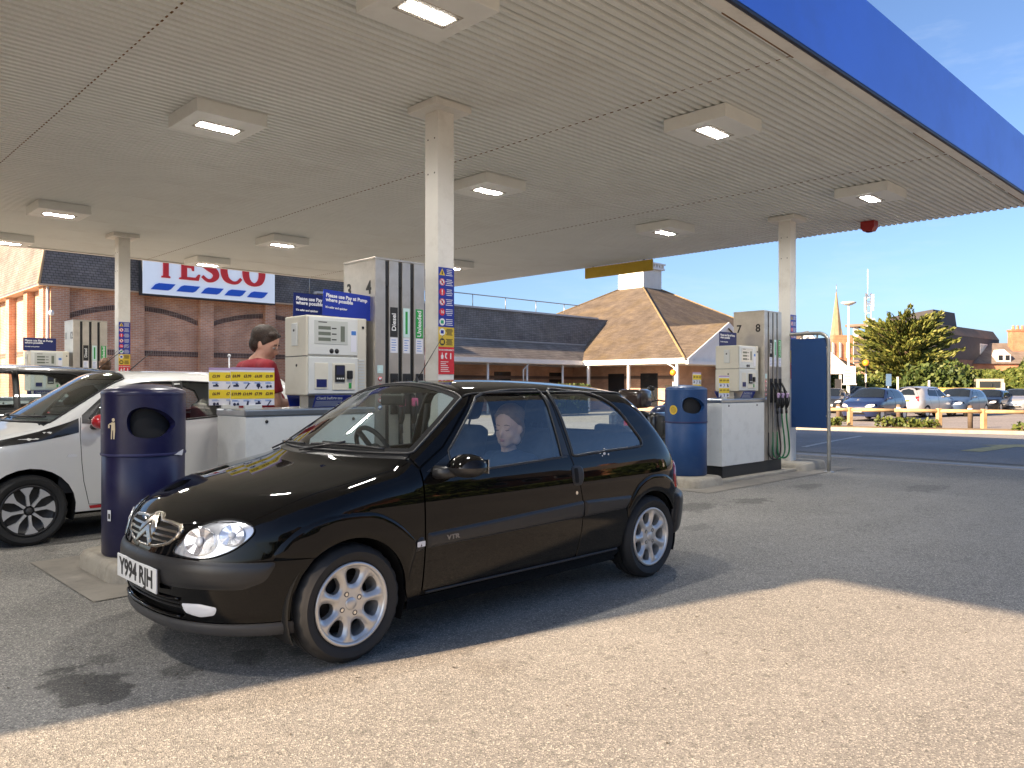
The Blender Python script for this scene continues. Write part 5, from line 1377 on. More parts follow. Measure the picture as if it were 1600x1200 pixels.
def rounded(poly, r, k=5):
    """Round the corners of a closed outline."""
    n = len(poly); out = []
    for i in range(n):
        a, b, c = [np.array(p, float) for p in (poly[i - 1], poly[i], poly[(i + 1) % n])]
        l1, l2 = np.linalg.norm(a - b), np.linalg.norm(c - b); q = min(r, l1 * .45, l2 * .45)
        p, s_ = b + (a - b) / l1 * q, b + (c - b) / l2 * q
        for t in range(k + 1):
            t /= k; out.append(tuple((1 - t) ** 2 * p + 2 * t * (1 - t) * b + t * t * s_))
    return out
m_black = M('black_car_paint', (.0035, .0035, .004), .5, var=.0, coat=1., spec=.0)
m_black.node_tree.nodes['Principled BSDF'].inputs['Coat IOR'].default_value = 1.38
m_blackt = M('black_textured_plastic', (.020, .020, .021), .38, var=.12, scale=20, bump=.05, bscale=300)
m_greyt = M('grey_plastic', (.05, .05, .052), .5, var=.12, scale=10)
m_gap = M('panel_gap', (.002, .002, .002), .9, var=0)
m_carg = glass('car_glass', (.86, .94, .91), k=1.2); m_carg2 = glass('car_side_glass', (.86, .94, .95), k=2.0); m_lampg = glass('lamp_glass', (.96, .97, .98), .02)
m_chrome = M('chrome', (.75, .74, .72), .12, 1., var=.03); m_alloy = M('alloy_silver', (.62, .61, .59), .32, .6, var=.05, scale=8)
m_alloyd = M('machined_alloy', (.62, .62, .62), .35, .35, var=.05)
m_tyre = M('tyre_rubber', (.018, .018, .018), .72, var=.15, scale=6); m_brake = M('brake_dark', (.03, .027, .024), .6, .3, var=.2)
m_trimc = M('cabin_trim', (.022, .024, .028), .8, var=.2, scale=6); m_seat = M('seat_cloth', (.03, .034, .045), .9, var=.2, scale=30)
m_lred = M('lamp_red', (.45, .012, .012), .15, var=0, coat=1.); m_lamber = M('lamp_amber', (.6, .2, .02), .2, var=0)
m_lclear = M('lamp_clear', (.75, .76, .78), .12, var=0, coat=1.)
m_plate = M('plate_white', (.76, .76, .74), .35, var=.02); m_platey = M('plate_yellow', (.75, .55, .05), .35, var=.02)
def tyre(parent, r, rr, w, mat=None):
    """Tyre with tread blocks; axle along Y, centred at the parent's origin."""
    n = 72; mb = MB(); hw = w / 2
    prof = [(rr - .004, -hw + .022), (rr + .006, -hw + .012), (rr + .03, -hw - .002), (rr + (r - rr) * .62, -hw - .006), (r - .022, -hw + .004), (r - .007, -hw + .016), (r - .001, -hw + .03), (r, -.028), (r - .008, -.026), (r - .008, -.018), (r + .001, -.016), (r + .001, .016), (r - .008, .018), (r - .008, .026), (r, .028), (r - .001, hw - .03), (r - .007, hw - .016), (r - .022, hw - .004), (r - .09 * 0 - (r - rr) * .38, hw + .006), (rr + .03, hw + .002), (rr + .006, hw - .012), (rr - .004, hw - .022)]
    vs = []
    for i, (a, t) in enumerate(prof):
        for k in range(n):
            q = a - (.005 if i in (5, 6, 15, 16) and k % 3 == 0 else 0); vs.append((q * math.cos(2 * math.pi * k / n), t, q * math.sin(2 * math.pi * k / n)))
    m = len(prof); mb.add(vs, [(i * n + k, i * n + (k + 1) % n, (i + 1) * n + (k + 1) % n, (i + 1) * n + k) for i in range(m - 1) for k in range(n)], True)
    me = mb.mesh('tyre'); smooth_by_angle(me, 35)
    return mesh_obj('tyre', me, mat or m_tyre, parent)
def wheel7(parent, loc, flip, spin, r=.279, rr=.193, w=.185, style=7):
    """Alloy wheel; the outer face looks to -Y."""
    t = bpy.data.objects.new('wheel', None); COL.objects.link(t); t.parent = parent; t.location = loc; t.rotation_euler = (0, 0, math.pi if flip else 0); t.empty_display_size = .1
    tyre(t, r, rr, w)
    hw = w / 2
    rim = bpy.data.objects.new('rim', None)
    # lip and barrel
    MB().lathe([(rr + .006, -hw + .010), (rr + .004, -hw + .002), (rr - .006, -hw + .0), (rr - .013, -hw + .008), (rr - .02, -hw + .03), (rr - .03, -hw + .07), (rr - .035, hw - .02)], 64, 'y').build('rim_barrel', m_alloy if style == 7 else m_blk, t)
    N = style
    def yy(a, th):
        ro = rr - .012
        base = -hw + .012 + .016 * np.clip((ro - a) / ro, 0, 1) ** 1.0 - .010 * np.clip(1 - a / .06, 0, 1)
        return base
    ro = rr - .010
    if style == 7:
        outl = [(ro * math.cos(2 * math.pi * k / 84), ro * math.sin(2 * math.pi * k / 84)) for k in range(84)]; holes = []
        for k in range(7):
            c = spin + 2 * math.pi * (k + .5) / 7; hp = []
            for (a, b) in spline([(.088, .0), (.096, .021), (.118, .033), (.145, .038), (.160, .028), (.165, 0), (.160, -.028), (.145, -.038), (.118, -.033), (.096, -.021)], True, 3):
                hp.append((a * math.cos(c) - b * math.sin(c), a * math.sin(c) + b * math.cos(c)))
            holes.append(hp)
        v, f = tri2d(outl, holes, .011)
        a = np.hypot(v[:, 0], v[:, 1]); th = np.arctan2(v[:, 1], v[:, 0]) - spin
        k7 = np.abs(((th * 7 / (2 * np.pi)) + .5) % 1 - .5) * 2 * np.pi / 7 * a      # distance from a spoke's centre line
        y = yy(a, th) - .007 * np.exp(-(k7 / .012) ** 2) * np.clip((a - .06) / .03, 0, 1) * np.clip((ro - a) / .03, 0, 1)
        # dish around each hole
        dh = np.full(len(v), 9.)
        for h in holes:
            q = np.array(h); dh = np.minimum(dh, np.sqrt(((v[:, None, :] - q[None]) ** 2).sum(2)).min(1))
        y = y + .014 * np.exp(-(dh / .010) ** 2)
        mb = MB(); mb.add([(p[0], q, p[1]) for p, q in zip(v, y)], f.tolist(), True)
        for h in holes:
            q = np.array(h); n = len(q); aa = np.hypot(q[:, 0], q[:, 1]); y0 = yy(aa, 0) + .014
            mb.add([(p[0], yv, p[1]) for p, yv in zip(q, y0)] + [(p[0] * .98, yv + .035, p[1] * .98) for p, yv in zip(q, y0)], [(i, (i + 1) % n, n + (i + 1) % n, n + i) for i in range(n)], True)
        mb.build('rim', m_alloy, t)
        MB().lathe([(0, -hw + .014), (.026, -hw + .014), (.030, -hw + .018), (.031, -hw + .028)], 28, 'y').build('hub_cap', m_alloy, t)
        for k in range(4):
            c = spin + .35 + k * math.pi / 2
            MB().lathe([(.0135, -hw + .0235), (.0125, -hw + .020), (.0095, -hw + .020), (.009, -hw + .028)], 14, 'y', (.052 * math.cos(c), 0, .052 * math.sin(c))).build('bolt_ring', m_greyt, t)
            MB().lathe([(0, -hw + .0205), (.0085, -hw + .0205), (.0085, -hw + .03)], 6, 'y', (.052 * math.cos(c), 0, .052 * math.sin(c)), False).build('wheel_bolt', m_chrome, t)
    else:
        # dark wheel with machined spokes that widen towards the rim
        MB().lathe([(0, -hw + .040), (.05, -hw + .034), (.07, -hw + .044), (rr - .03, -hw + .040), (rr - .012, -hw + .02)], 48, 'y').build('rim', m_blk, t)
        for k in range(N):
            c = spin + 2 * math.pi * k / N; pl = [(.040, -.012), (.085, -.010), (.125, -.012), (.160, -.030), (rr - .016, -.052), (rr - .008, -.030), (rr - .006, 0), (rr - .008, .030), (rr - .016, .052), (.160, .030), (.125, .012), (.085, .010), (.040, .012)]
            q = [(a * math.cos(c) - b * math.sin(c), a * math.sin(c) + b * math.cos(c)) for a, b in pl]
            MB().prism(q, 'y', -hw + .010, -hw + .04).build('spoke', m_alloyd, t)
        MB().lathe([(0, -hw + .004), (.022, -hw + .006), (.026, -hw + .014), (.027, -hw + .04)], 24, 'y').build('hub_cap', m_greyt, t)
    MB().lathe([(.03, hw - .075), (.128, hw - .075), (.128, hw - .06), (.03, hw - .06)], 40, 'y').build('brake_disc', m_brake, t)
    MB().lathe([(0, hw - .055), (rr - .03, hw - .055)], 40, 'y').build('wheel_back', m_gap, t)
    return t
# ------------------------------------------------------------------ black three-door hatchback
hero = Car(width=[(.12, .69), (.20, .742), (.28, .765), (.40, .783), (.52, .793), (.66, .790), (.74, .785), (.81, .774), (.87, .757), (.98, .720), (1.12, .661), (1.28, .586), (1.42, .51)],
           front=[(.12, -.56), (.19, -.645), (.25, -.672), (.32, -.685), (.40, -.692), (.47, -.695), (.52, -.688), (.58, -.668), (.64, -.648), (.70, -.60), (.80, -.44), (1.0, -.1), (1.5, .2)],
           rear=[(.12, 2.80), (.22, 2.92), (.32, 2.955), (.45, 2.965), (.55, 2.95), (.62, 2.915), (.70, 2.895), (.80, 2.875), (.90, 2.835), (1.0, 2.79), (1.2, 2.68), (1.5, 2.5)],
           bonnet=[(-.75, .62), (-.62, .700), (-.50, .755), (-.30, .815), (0., .880), (.20, .922), (.34, .945), (.5, .955), (1., .93), (2.2, .9), (3.2, .9)],
           bcrown=.062, ws=(.20, .945, .595), wcurve=.46, roof=(1.45, 1.352, .045, .048), rcrown=.075, hatch=(2.43, 1.30, -.95), hcurve=.28,
           kw=.045, kh=.09, ks=.105, taper=.016, xmid=1.1, xs=.05, xr=2.30, pf=2.5, pr=4.2, fx0=.05, rx0=2.2)
HC = hero
car = thing('black_hatchback', 'shiny black three-door hatchback with silver alloys parked beside the near pump', 'car', (2.05, 3.95, 0))
AX0, AX1, AZ, AR = 0., 2.385, .279, .318
def arc(cx, r, a0, a1, n=20, cz=AZ): return [(cx + r * math.cos(R(a0 + (a1 - a0) * i / n)), cz + r * math.sin(R(a0 + (a1 - a0) * i / n))) for i in range(n + 1)]
# curves shared by neighbouring panels: bonnet side edge, windscreen side edge, roof rail (x, y) -> (x, z)
def toz(pts): a = np.array(pts); q = HC.pt('top', a[:, 0], a[:, 1]); return [(float(p[0]), float(p[2])) for p in q]
bon_side = spline([(-.42, .600), (-.30, .640), (-.10, .667), (.10, .682), (.30, .690), (.39, .690)], False, 5)
ws_side = spline([(.405, .668), (.52, .643), (.64, .614), (.76, .582), (.872, .550)], False, 5)
rail = spline([(.872, .550), (1.1, .553), (1.5, .555), (1.9, .545), (2.2, .525), (2.40, .500)], False, 5)
bs_z, ws_z, rl_z = toz(bon_side), toz(ws_side), toz(rail)
def rear_edge(th, zs): q = HC.pt('radr', np.full(len(zs), th), np.array(zs)); return [(float(p[0]), float(p[2])) for p in q]
def nose_edge(th, zs): q = HC.pt('rad', np.full(len(zs), th), np.array(zs)); return [(float(p[0]), float(p[2])) for p in q]
re_ = rear_edge(R(47), [1.18, 1.05, .95, .85, .75, .60])
# window outlines
win_f = [(.630, .850), (1.492, .884), (1.503, 1.283), (1.30, 1.281), (1.10, 1.270), (1.01, 1.259), (.950, 1.241), (.632, .962)]
win_r = spline([(1.585, 1.272), (1.80, 1.270), (1.98, 1.252), (2.09, 1.21), (2.18, 1.142), (2.26, 1.03), (2.318, .945), (2.315, .916), (2.27, .905), (2.0, .898), (1.75, .890), (1.612, .886), (1.60, .92), (1.59, 1.1)], True, 4)
door = [(.424, .885), (.421, .60), (.421, .262), (.46, .247), (1.57, .247), (1.615, .275), (1.640, .42), (1.650, .575), (1.625, .70), (1.588, .80), (1.570, .872), (1.548, 1.05), (1.540, 1.300), (1.30, 1.303), (1.08, 1.291), (.995, 1.279), (.935, 1.260), (.60, .985)]
# --- dark under-layer: fills the shut lines, carries nothing else
side_all = [(-.34, .23), (-.30, .23)] + arc(AX0, AR + .01, 171, 9, 18) + [(.33, .215), (2.05, .215)] + arc(AX1, AR + .01, 171, 9, 18) + [(2.72, .24), (2.74, .50)] + re_[::-1] + rl_z[::-1] + ws_z[::-1] + bs_z[::-1] + [(-.47, .60), (-.45, .45)]
HC.patch('body_shell', m_gap, car, side_all, 'side', -.012, [inset(win_f, -.004), inset(win_r, -.004)], .05, 0, mirror=True)
# --- front wing
wing = bs_z + [(.416, .880), (.414, .262), (.405, .235), (.336, .235)] + arc(AX0, AR, 0, 118, 18) + [(-.20, .53), (-.355, .545), (-.395, .565), (-.44, .62), (-.45, .66)]
HC.patch('front_wing', m_black, car, wing, 'side', 0, (), .03, .012, mirror=True, bstep=.02)
# --- door with its window opening
d_ = HC.patch('door', m_black, car, inset(door, .0025), 'side', 0, [inset(win_f, -.010)], .03, .014, mirror=True, bstep=.02)
# --- body side: pillars, cant rail and rear quarter
quarter = [(1.577, .872), (1.555, 1.05), (1.5475, 1.3075), (1.30, 1.310), (1.08, 1.298), (.99, 1.286), (.93, 1.267), (.595, .990), (.425, .893)] + ws_z + rl_z[1:] + re_ + [(2.745, .575), (2.62, .56), (2.62, .50)] + arc(AX1, AR, 42, 180, 18) + [(2.06, .262), (1.99, .245), (1.62, .245), (1.622, .275), (1.647, .42), (1.657, .575), (1.632, .70), (1.595, .80)]
HC.patch('rear_quarter', m_black, car, quarter, 'side', 0, [inset(win_r, -.012)], .03, .014, mirror=True, bstep=.02)
# sill
sill = [(.345, .232), (2.055, .240), (2.06, .205), (2.04, .165), (.36, .165), (.34, .20)]
HC.patch('sill', m_black, car, sill, 'side', -.004, (), .03, .012, mirror=True)
HC.trim('sill_strip', m_blackt, car, [(.44, .253), (1.2, .251), (2.02, .249)], .0075, 'side', .004, False, True)
# bonnet
be = [(-.640, 0), (-.634, .12), (-.615, .22), (-.578, .335), (-.535, .44), (-.478, .54)]
bonnet = spline(be + bon_side[:1], False, 4)[:-1] + bon_side + [(.375, .655)] + [(.178 + .46 * y * y, y) for y in (.6, .5, .4, .3, .2, .1, 0)]
bonnet = bonnet + [(x, -y) for x, y in bonnet[::-1] if abs(y) > 1e-6]
HC.patch('bonnet', m_black, car, inset(bonnet, .0025), 'top', .001, (), .03, .012, bstep=.025)
HC.patch('bonnet_under', m_gap, car, inset(bonnet, -.02), 'top', -.016, (), .06, 0)
# cowl, windscreen, roof
cowl = [(.185 + .46 * y * y, y) for y in np.linspace(-.66, .66, 25)] + [(.235 + .46 * y * y, y) for y in np.linspace(.655, -.655, 25)]
HC.patch('scuttle_panel', m_blackt, car, cowl, 'top', -.004, (), .03, .01)
wsp = [(.222 + .46 * y * y, y) for y in np.linspace(-.645, .645, 25)] + ws_side[2:-1] + [(.862, .535 - k * .107) for k in range(11)] + [(x, -y) for x, y in ws_side[2:-1][::-1]]
wsp_in = inset(wsp, .035)
HC.patch('windscreen', m_carg, car, inset(wsp, .004), 'top', -.003, (), .04, .0)
HC.patch('windscreen_border', m_gap, car, wsp, 'top', -.0005, [wsp_in], .03, 0)
HC.trim('windscreen_seal', m_blackt, car, wsp, .008, 'top', .0, True)
roof = [(.868, .548 - k * .0548 * 2) for k in range(11)] + [(x, -y) for x, y in rail[1:]] + [(2.43, -.3), (2.445, 0), (2.43, .3)] + rail[1:][::-1]
HC.patch('roof', m_black, car, roof, 'top', 0, (), .04, .012)
HC.patch('headlining', M('headlining', (.32, .31, .29), .9, var=.05), car, inset(roof, .03), 'top', -.03, (), .06, 0)
HC.trim('roof_gutter', m_blackt, car, rail, .006, 'top', .003, False, False); HC.trim('roof_gutter', m_blackt, car, [(x, -y) for x, y in rail], .006, 'top', .003, False, False)
# tailgate with its window
tg = [(R(-47), .60), (R(47), .60), (R(47), 1.18), (R(45), 1.255), (R(20), 1.285), (0, 1.29), (R(-20), 1.285), (R(-45), 1.255), (R(-47), 1.18)]
tgw = [(R(-40), .965), (R(40), .965), (R(39), 1.16), (R(33), 1.225), (0, 1.245), (R(-33), 1.225), (R(-39), 1.16)]
HC.patch('tailgate', m_black, car, tg, 'radr', 0, [tgw], .045, .012)
HC.patch('rear_window', m_carg, car, inset(tgw, -.01), 'radr', -.006, (), .06, 0)
# glass and seals of the side windows
HC.patch('side_window', m_carg2, car, inset(win_f, -.004), 'side', -.006, (), .05, 0, mirror=True)
HC.patch('rear_side_window', m_carg2, car, inset(win_r, -.006), 'side', -.002, (), .05, 0, mirror=True)
HC.trim('window_seal', m_blackt, car, inset(win_f, -.006), .008, 'side', -.001, True, True)
HC.trim('window_seal', m_blackt, car, inset(win_r, -.006), .009, 'side', .001, True, True)
HC.patch('pillar_trim', m_blackt, car, [(1.508, .89), (1.556, .887), (1.528, 1.285), (1.512, 1.287)], 'side', .001, (), .04, .004, mirror=True)
HC.patch('belt_trim', m_blackt, car, [(.62, .838), (1.54, .872), (1.54, .884), (.62, .850)], 'side', .004, (), .04, .008, mirror=True)
HC.patch('mirror_corner', m_blackt, car, [(.455, .868), (.62, .846), (.622, .952)], 'side', .002, (), .04, .006, mirror=True)
# wheel-arch trims and side mouldings
arch_f = arc(AX0, AR - .004, 2, 128, 20) + [(-.30, .535), (-.375, .545)] + spline([(-.335, .60), (-.255, .665), (-.13, .705), (.0, .712), (.13, .698), (.245, .640), (.325, .572), (.362, .525), (.358, .47), (.338, .40), (.3225, .30)], False, 4)
HC.patch('arch_trim', m_black, car, arch_f, 'side', .002, (), .02, .02, (.011, .03), mirror=True, bstep=.02)
arch_r = arc(AX1, AR - .004, 150, 30, 20) + [(2.66, .535), (2.70, .575)] + spline([(2.655, .640), (2.56, .690), (2.45, .705), (2.34, .700), (2.22, .650), (2.14, .575), (2.09, .50)], False, 4)
HC.patch('arch_trim', m_black, car, arch_r, 'side', .002, (), .02, .02, (.011, .03), mirror=True, bstep=.02)
for pl in ([(.430, .483), (1.640, .502), (1.652, .560), (1.648, .602), (.60, .566), (.432, .560)], [(1.662, .503), (2.075, .508), (2.115, .545), (2.14, .588), (1.658, .602), (1.662, .560)], [(.352, .474), (.41, .477), (.41, .545), (.385, .548), (.36, .520)]):
    HC.patch('side_moulding', m_blackt, car, rounded(pl, .014), 'side', 0, (), .025, .012, (.014, .022), mirror=True, bstep=.02)
HC.patch('side_repeater', m_lclear, car, rounded([(.358, .500), (.408, .500), (.408, .528), (.358, .526)], .006), 'side', .014, (), .02, .004, mirror=True)
me = text_mesh('VTR', .032, .0015, ext=.001, sx=1.45); me.transform(FACE_SOUTH)
mesh_obj('badge', me, M('badge_grey', (.22, .21, .20), .35, .5, var=0), car, (.590, float(HC.pt('side', [.59], [.522])[0][1]) - .0155, .524))
# door handle: recess with a flap, lock below
hnd = rounded([(1.560, .700), (1.640, .698), (1.664, .74), (1.662, .80), (1.640, .820), (1.562, .822), (1.552, .77)], .03)
HC.patch('door_handle', m_blackt, car, hnd, 'side', .0015, (), .02, .006, (.006, .014), mirror=True)
HC.patch('handle_recess', m_gap, car, rounded([(1.572, .715), (1.606, .715), (1.606, .805), (1.572, .805)], .012), 'side', .009, (), .02, 0, mirror=True)
HC.patch('door_lock', m_chrome, car, [(1.590 + .011 * math.cos(k * .628), .655 + .011 * math.sin(k * .628)) for k in range(10)], 'side', .002, (), .02, .004, mirror=True)
HC.patch('fuel_flap_line', m_gap, car, [(2.12, .78), (2.121, .78), (2.121, .781)], 'side', .0005, (), .02, 0)
# --- front end
def yz(y, z): return (HC.th_y(y, z), z)
nose = [yz(-.70, .53), yz(-.4, .525), yz(0, .525), yz(.4, .525), yz(.70, .53), yz(.715, .60), yz(.655, .66), yz(.60, .70), yz(.45, .715), yz(.28, .70), yz(.0, .695), yz(-.28, .70), yz(-.45, .715), yz(-.60, .70), yz(-.655, .66), yz(-.715, .60)]
HC.patch('nose_panel', m_black, car, nose, 'rad', -.002, (), .04, .01)
arch_lo = R(66)
bh = [(64.2, .20), (64.3, .27), (65, .36), (67.8, .45), (72, .525)]
bump = [(R(-a), z) for a, z in bh[::-1]] + [(R(a), z) for a, z in bh] + [(R(30), .53), (0, .53), (R(-30), .53)]
intake = rounded([(R(-29), .266), (R(29), .266), (R(26), .342), (R(-26), .342)], .02)
HC.patch('front_bumper', m_black, car, bump, 'rad', .002, [intake], .035, .014)
HC.patch('intake_back', m_gap, car, inset(intake, -.02), 'rad', -.05, (), .06, 0)
for z in (.30, .318, .334): HC.trim('intake_bar', m_blackt, car, [(R(-29), z), (0, z), (R(29), z)], .0045, 'rad', -.012, False, False, 6, .04)
for z_ in (.345, .263): HC.trim('intake_lip', m_black, car, [(R(-27), z_), (R(-15), z_), (0, z_), (R(15), z_), (R(27), z_)], .008, 'rad', .004, False, False, 8, .04)
strip = rounded([(R(-60.5), .523), (R(-57), .44), (R(-50), .405), (R(-25), .398), (R(25), .398), (R(50), .405), (R(57), .44), (R(60.5), .523), (R(30), .527), (R(-30), .527)], .03)
HC.patch('bumper_strip', m_blackt, car, strip, 'rad', .004, (), .035, .02, (.016, .05), bstep=.03)
lip = [(R(-66), .185), (R(66), .185), (R(66), .247), (R(30), .247), (0, .247), (R(-30), .247), (R(-66), .247)]
HC.patch('spoiler_lip', m_greyt, car, lip, 'rad', .006, (), .035, .02, (.012, .03))
fog = rounded([yz(.360, .328), yz(.375, .285), yz(.45, .272), yz(.515, .286), yz(.53, .322), yz(.46, .334)], .018)
for sg in (1, -1):
    fo = [(sg * a, z) for a, z in fog]
    HC.patch('fog_lamp', m_lclear, car, fo, 'rad', .004, (), .03, .008, (.006, .02))
# grille with slats and chevrons
def ysym(h): return [yz(a, b) for a, b in h] + [yz(-a, b) for a, b in h[::-1] if abs(a) > 1e-6]
gro = ysym([(0, .692), (.045, .690), (.075, .672), (.18, .671), (.275, .664), (.302, .645), (.295, .612), (.245, .575), (.15, .552), (.06, .545), (0, .544)])
gri = ysym([(0, .678), (.040, .674), (.070, .660), (.18, .658), (.262, .650), (.284, .637), (.275, .612), (.232, .584), (.14, .564), (.06, .557), (0, .556)])
HC.patch('grille_surround', M('grille_silver', (.34, .30, .25), .22, .9, var=.05), car, gro, 'rad', .003, [gri], .03, .014, (.006, .012), bstep=.02)
HC.patch('grille_back', m_gap, car, gri, 'rad', .0, (), .04, 0)
for zc, ye in ((.585, .225), (.608, .268), (.632, .276)):
    sl = ysym([(0, zc + .005), (ye * .5, zc + .006), (ye, zc + .005)])
    pl = [yz(a, zc + .0045) for a in np.linspace(-ye, ye, 13)] + [yz(a, zc - .0045) for a in np.linspace(ye, -ye, 13)]
    HC.patch('grille_slat', MATS['grille_silver'], car, pl, 'rad', .006, (), .03, .012)
m_chev = M('chevron_chrome', (.42, .38, .33), .18, 1., var=.03)
for zo in (-.004, -.050):
    ch = [(0, .690 + zo), (.098, .630 + zo), (.098, .600 + zo), (0, .659 + zo), (-.098, .600 + zo), (-.098, .630 + zo)]
    HC.patch('chevron', m_chev, car, [yz(a * .85, b) for a, b in ch], 'rad', .012, (), .02, .012)
# headlights: bowl, reflectors, clear cover
hl = [(.305, .552), (.36, .538), (.45, .534), (.52, .545), (.585, .578), (.625, .622), (.636, .652), (.620, .678), (.575, .694), (.51, .700), (.45, .690), (.38, .655), (.335, .605)]
for sg in (1, -1):
    o_ = [(sg * HC.th_y(a, b), b) for a, b in hl]
    if sg < 0: o_ = o_[::-1]
    os_ = spline(o_, True, 4)
    hb_ = HC.patch('headlight', M('lamp_bowl', (.80, .82, .86), .25, .6, var=.10, scale=9), car, os_, 'rad', .001, (), .02, .0)
    m_refl = M('lamp_reflector', (.86, .87, .90), .18, .75, var=.15, scale=40)
    for (yc, zc, rx, rz) in ((.440, .607, .088, .062), (.568, .640, .060, .050)):
        c = HC.pt('rad', [sg * HC.th_y(yc, zc)], [zc])[0]; n = HC.grad(c[None])[0]
        q = Vector(n).to_track_quat('Z', 'Y').to_matrix().to_4x4(); q.translation = Vector(c) + Vector(n) * .001
        mb = MB(); nn = 14
        for k in range(nn):                                             # fluted reflector: separate bright facets
            a0, a1 = 2 * math.pi * k / nn, 2 * math.pi * (k + .94) / nn
            mb.add([(.30 * math.cos(a0), .30 * math.sin(a0), .0015), (.94 * math.cos(a0), .94 * math.sin(a0), .006 + .003 * (k % 2)), (.94 * math.cos(a1), .94 * math.sin(a1), .009 - .003 * (k % 2)), (.30 * math.cos(a1), .30 * math.sin(a1), .0015)], [(0, 1, 2, 3)])
        mb.xf(q @ Matrix.Diagonal((rx, rz, 1, 1))).build('reflector', m_refl, hb_)
        MB().lathe([(1.03, .001), (1.0, .008), (.95, .003)], 28).xf(q @ Matrix.Diagonal((rx, rz, 1, 1))).build('reflector_ring', M('lamp_ring', (.62, .63, .66), .2, .7, var=0), hb_)
        MB().ball((0, 0, .008), (.26 * rx, .26 * rx, .008)).xf(q).build('bulb', m_lclear, hb_)
    HC.patch('lamp_cover', m_lampg, hb_, os_, 'rad', .008, (), .02, .008, (.006, .03))
    HC.trim('lamp_edge', m_gap, hb_, os_, .0035, 'rad', .006)
# number plate
pl_ = MB().box(-.004, .004, -.26, .26, -.0565, .0565, .003).build('number_plate', m_plate, car, (-.7115, 0, .416))
text('plate_text', 'Y994 RJH', .112, m_txtk, pl_, (-.0048, 0, -.002), FACE_WEST, bold=.0036, sx=1.0, ext=.0004)
MB().box(-.0, .010, -.255, .255, -.05, .05).build('plate_holder', m_blackt, car, (-.7075, 0, .416))
# door mirror: painted cap over a dark shell, on a short arm
for sg in (-1, 1):
    mr = MB().ball((0, 0, 0), (.088, .112, .066), 24, 14)
    for i, p in enumerate(mr.v):
        x, y, z = p; mr.v[i] = (x + .10 * max(0, z) ** 1 * 1.2 - .25 * y * y * 6 * 0, y, z * (1 if z > 0 else .86))
    mo = MB(); mo.v = mr.v; lo = [f for f in mr.f if sum(mr.v[i][2] for i in f) / len(f) < -.006]; up = [f for f in mr.f if f not in lo]
    rt = Matrix.Translation((.615, sg * .885, .892)) @ Matrix.Rotation(sg * R(-14), 4, 'Z')
    a = MB(); a.v = list(mr.v); a.f = lo; a.sm = [True] * len(lo); a.xf(rt); ms_ = a.build('door_mirror', m_blackt, car)
    a = MB(); a.v = [tuple(Vector(q) * 1.012) for q in mr.v]; a.f = up; a.sm = [True] * len(up); a.xf(rt); a.build('mirror_cap', m_black, ms_)
    MB().tube([(.51, sg * .750, .862), (.54, sg * .80, .860), (.58, sg * .85, .870)], [.036, .034, .03], 12).build('mirror_arm', m_blackt, ms_)
    MB().box(-.003, .003, -.08, .08, -.036, .036).xf(Matrix.Translation((.672, sg * .892, .893)) @ Matrix.Rotation(sg * R(-14), 4, 'Z')).build('mirror_glass', m_chrome, ms_)
# rear lamps and bumper
rb = [(R(-58), .255), (R(58), .255), (R(58.5), .40), (R(58), .545), (R(45), .56), (0, .56), (R(-45), .56), (R(-58), .545), (R(-58.5), .40)]
HC.patch('rear_bumper', m_blackt, car, rb, 'radr', .004, (), .04, .02, (.03, .05))
tl = [(R(47.5), .585), (R(57), .585), (R(56), .68), (R(51), .765), (R(47.5), .775)]
for sg in (1, -1):
    o_ = [(sg * a, z) for a, z in tl]
    l_ = HC.patch('tail_light', m_lred, car, o_, 'radr', .004, (), .03, .01, (.008, .015))
    HC.patch('reverse_lens', m_lclear, l_, [(sg * a, z) for a, z in ((R(48.5), .69), (R(54.2), .69), (R(52.5), .735), (R(48.5), .742))], 'radr', .0135, (), .03, .003)
# wipers, aerial
def on_ws(x, y, o=.012): return tuple(HC.off('top', np.array([x]), np.array([y]), np.array([o]))[0])
for (p, q) in (((.36, -.52), (.245, .02)), ((.245, .10), (.36, .56))):
    pts = [on_ws(p[0] + (q[0] - p[0]) * t - .02 * math.sin(math.pi * t), p[1] + (q[1] - p[1]) * t, .014) for t in np.linspace(0, 1, 9)]
    w_ = MB().tube(pts, .007, 6).build('wiper', m_blackt, car)
    m_ = pts[4]; MB().tube([on_ws(q[0] - .05, q[1] + .05, .01), on_ws((p[0] + q[0]) / 2 - .005, (p[1] + q[1]) / 2, .024)], .006, 6).build('wiper_arm', m_blackt, w_)
a0 = on_ws(.965, .0, .0)
MB().tube([a0, (a0[0] + .22, 0, a0[2] + .30)], [.004, .0018], 6).build('aerial', m_blk, car)
MB().lathe([(.018, 0), (.012, .012), (.004, .03)], 12, 'z', (a0[0], 0, a0[2] - .004)).build('aerial_base', m_blk, car)
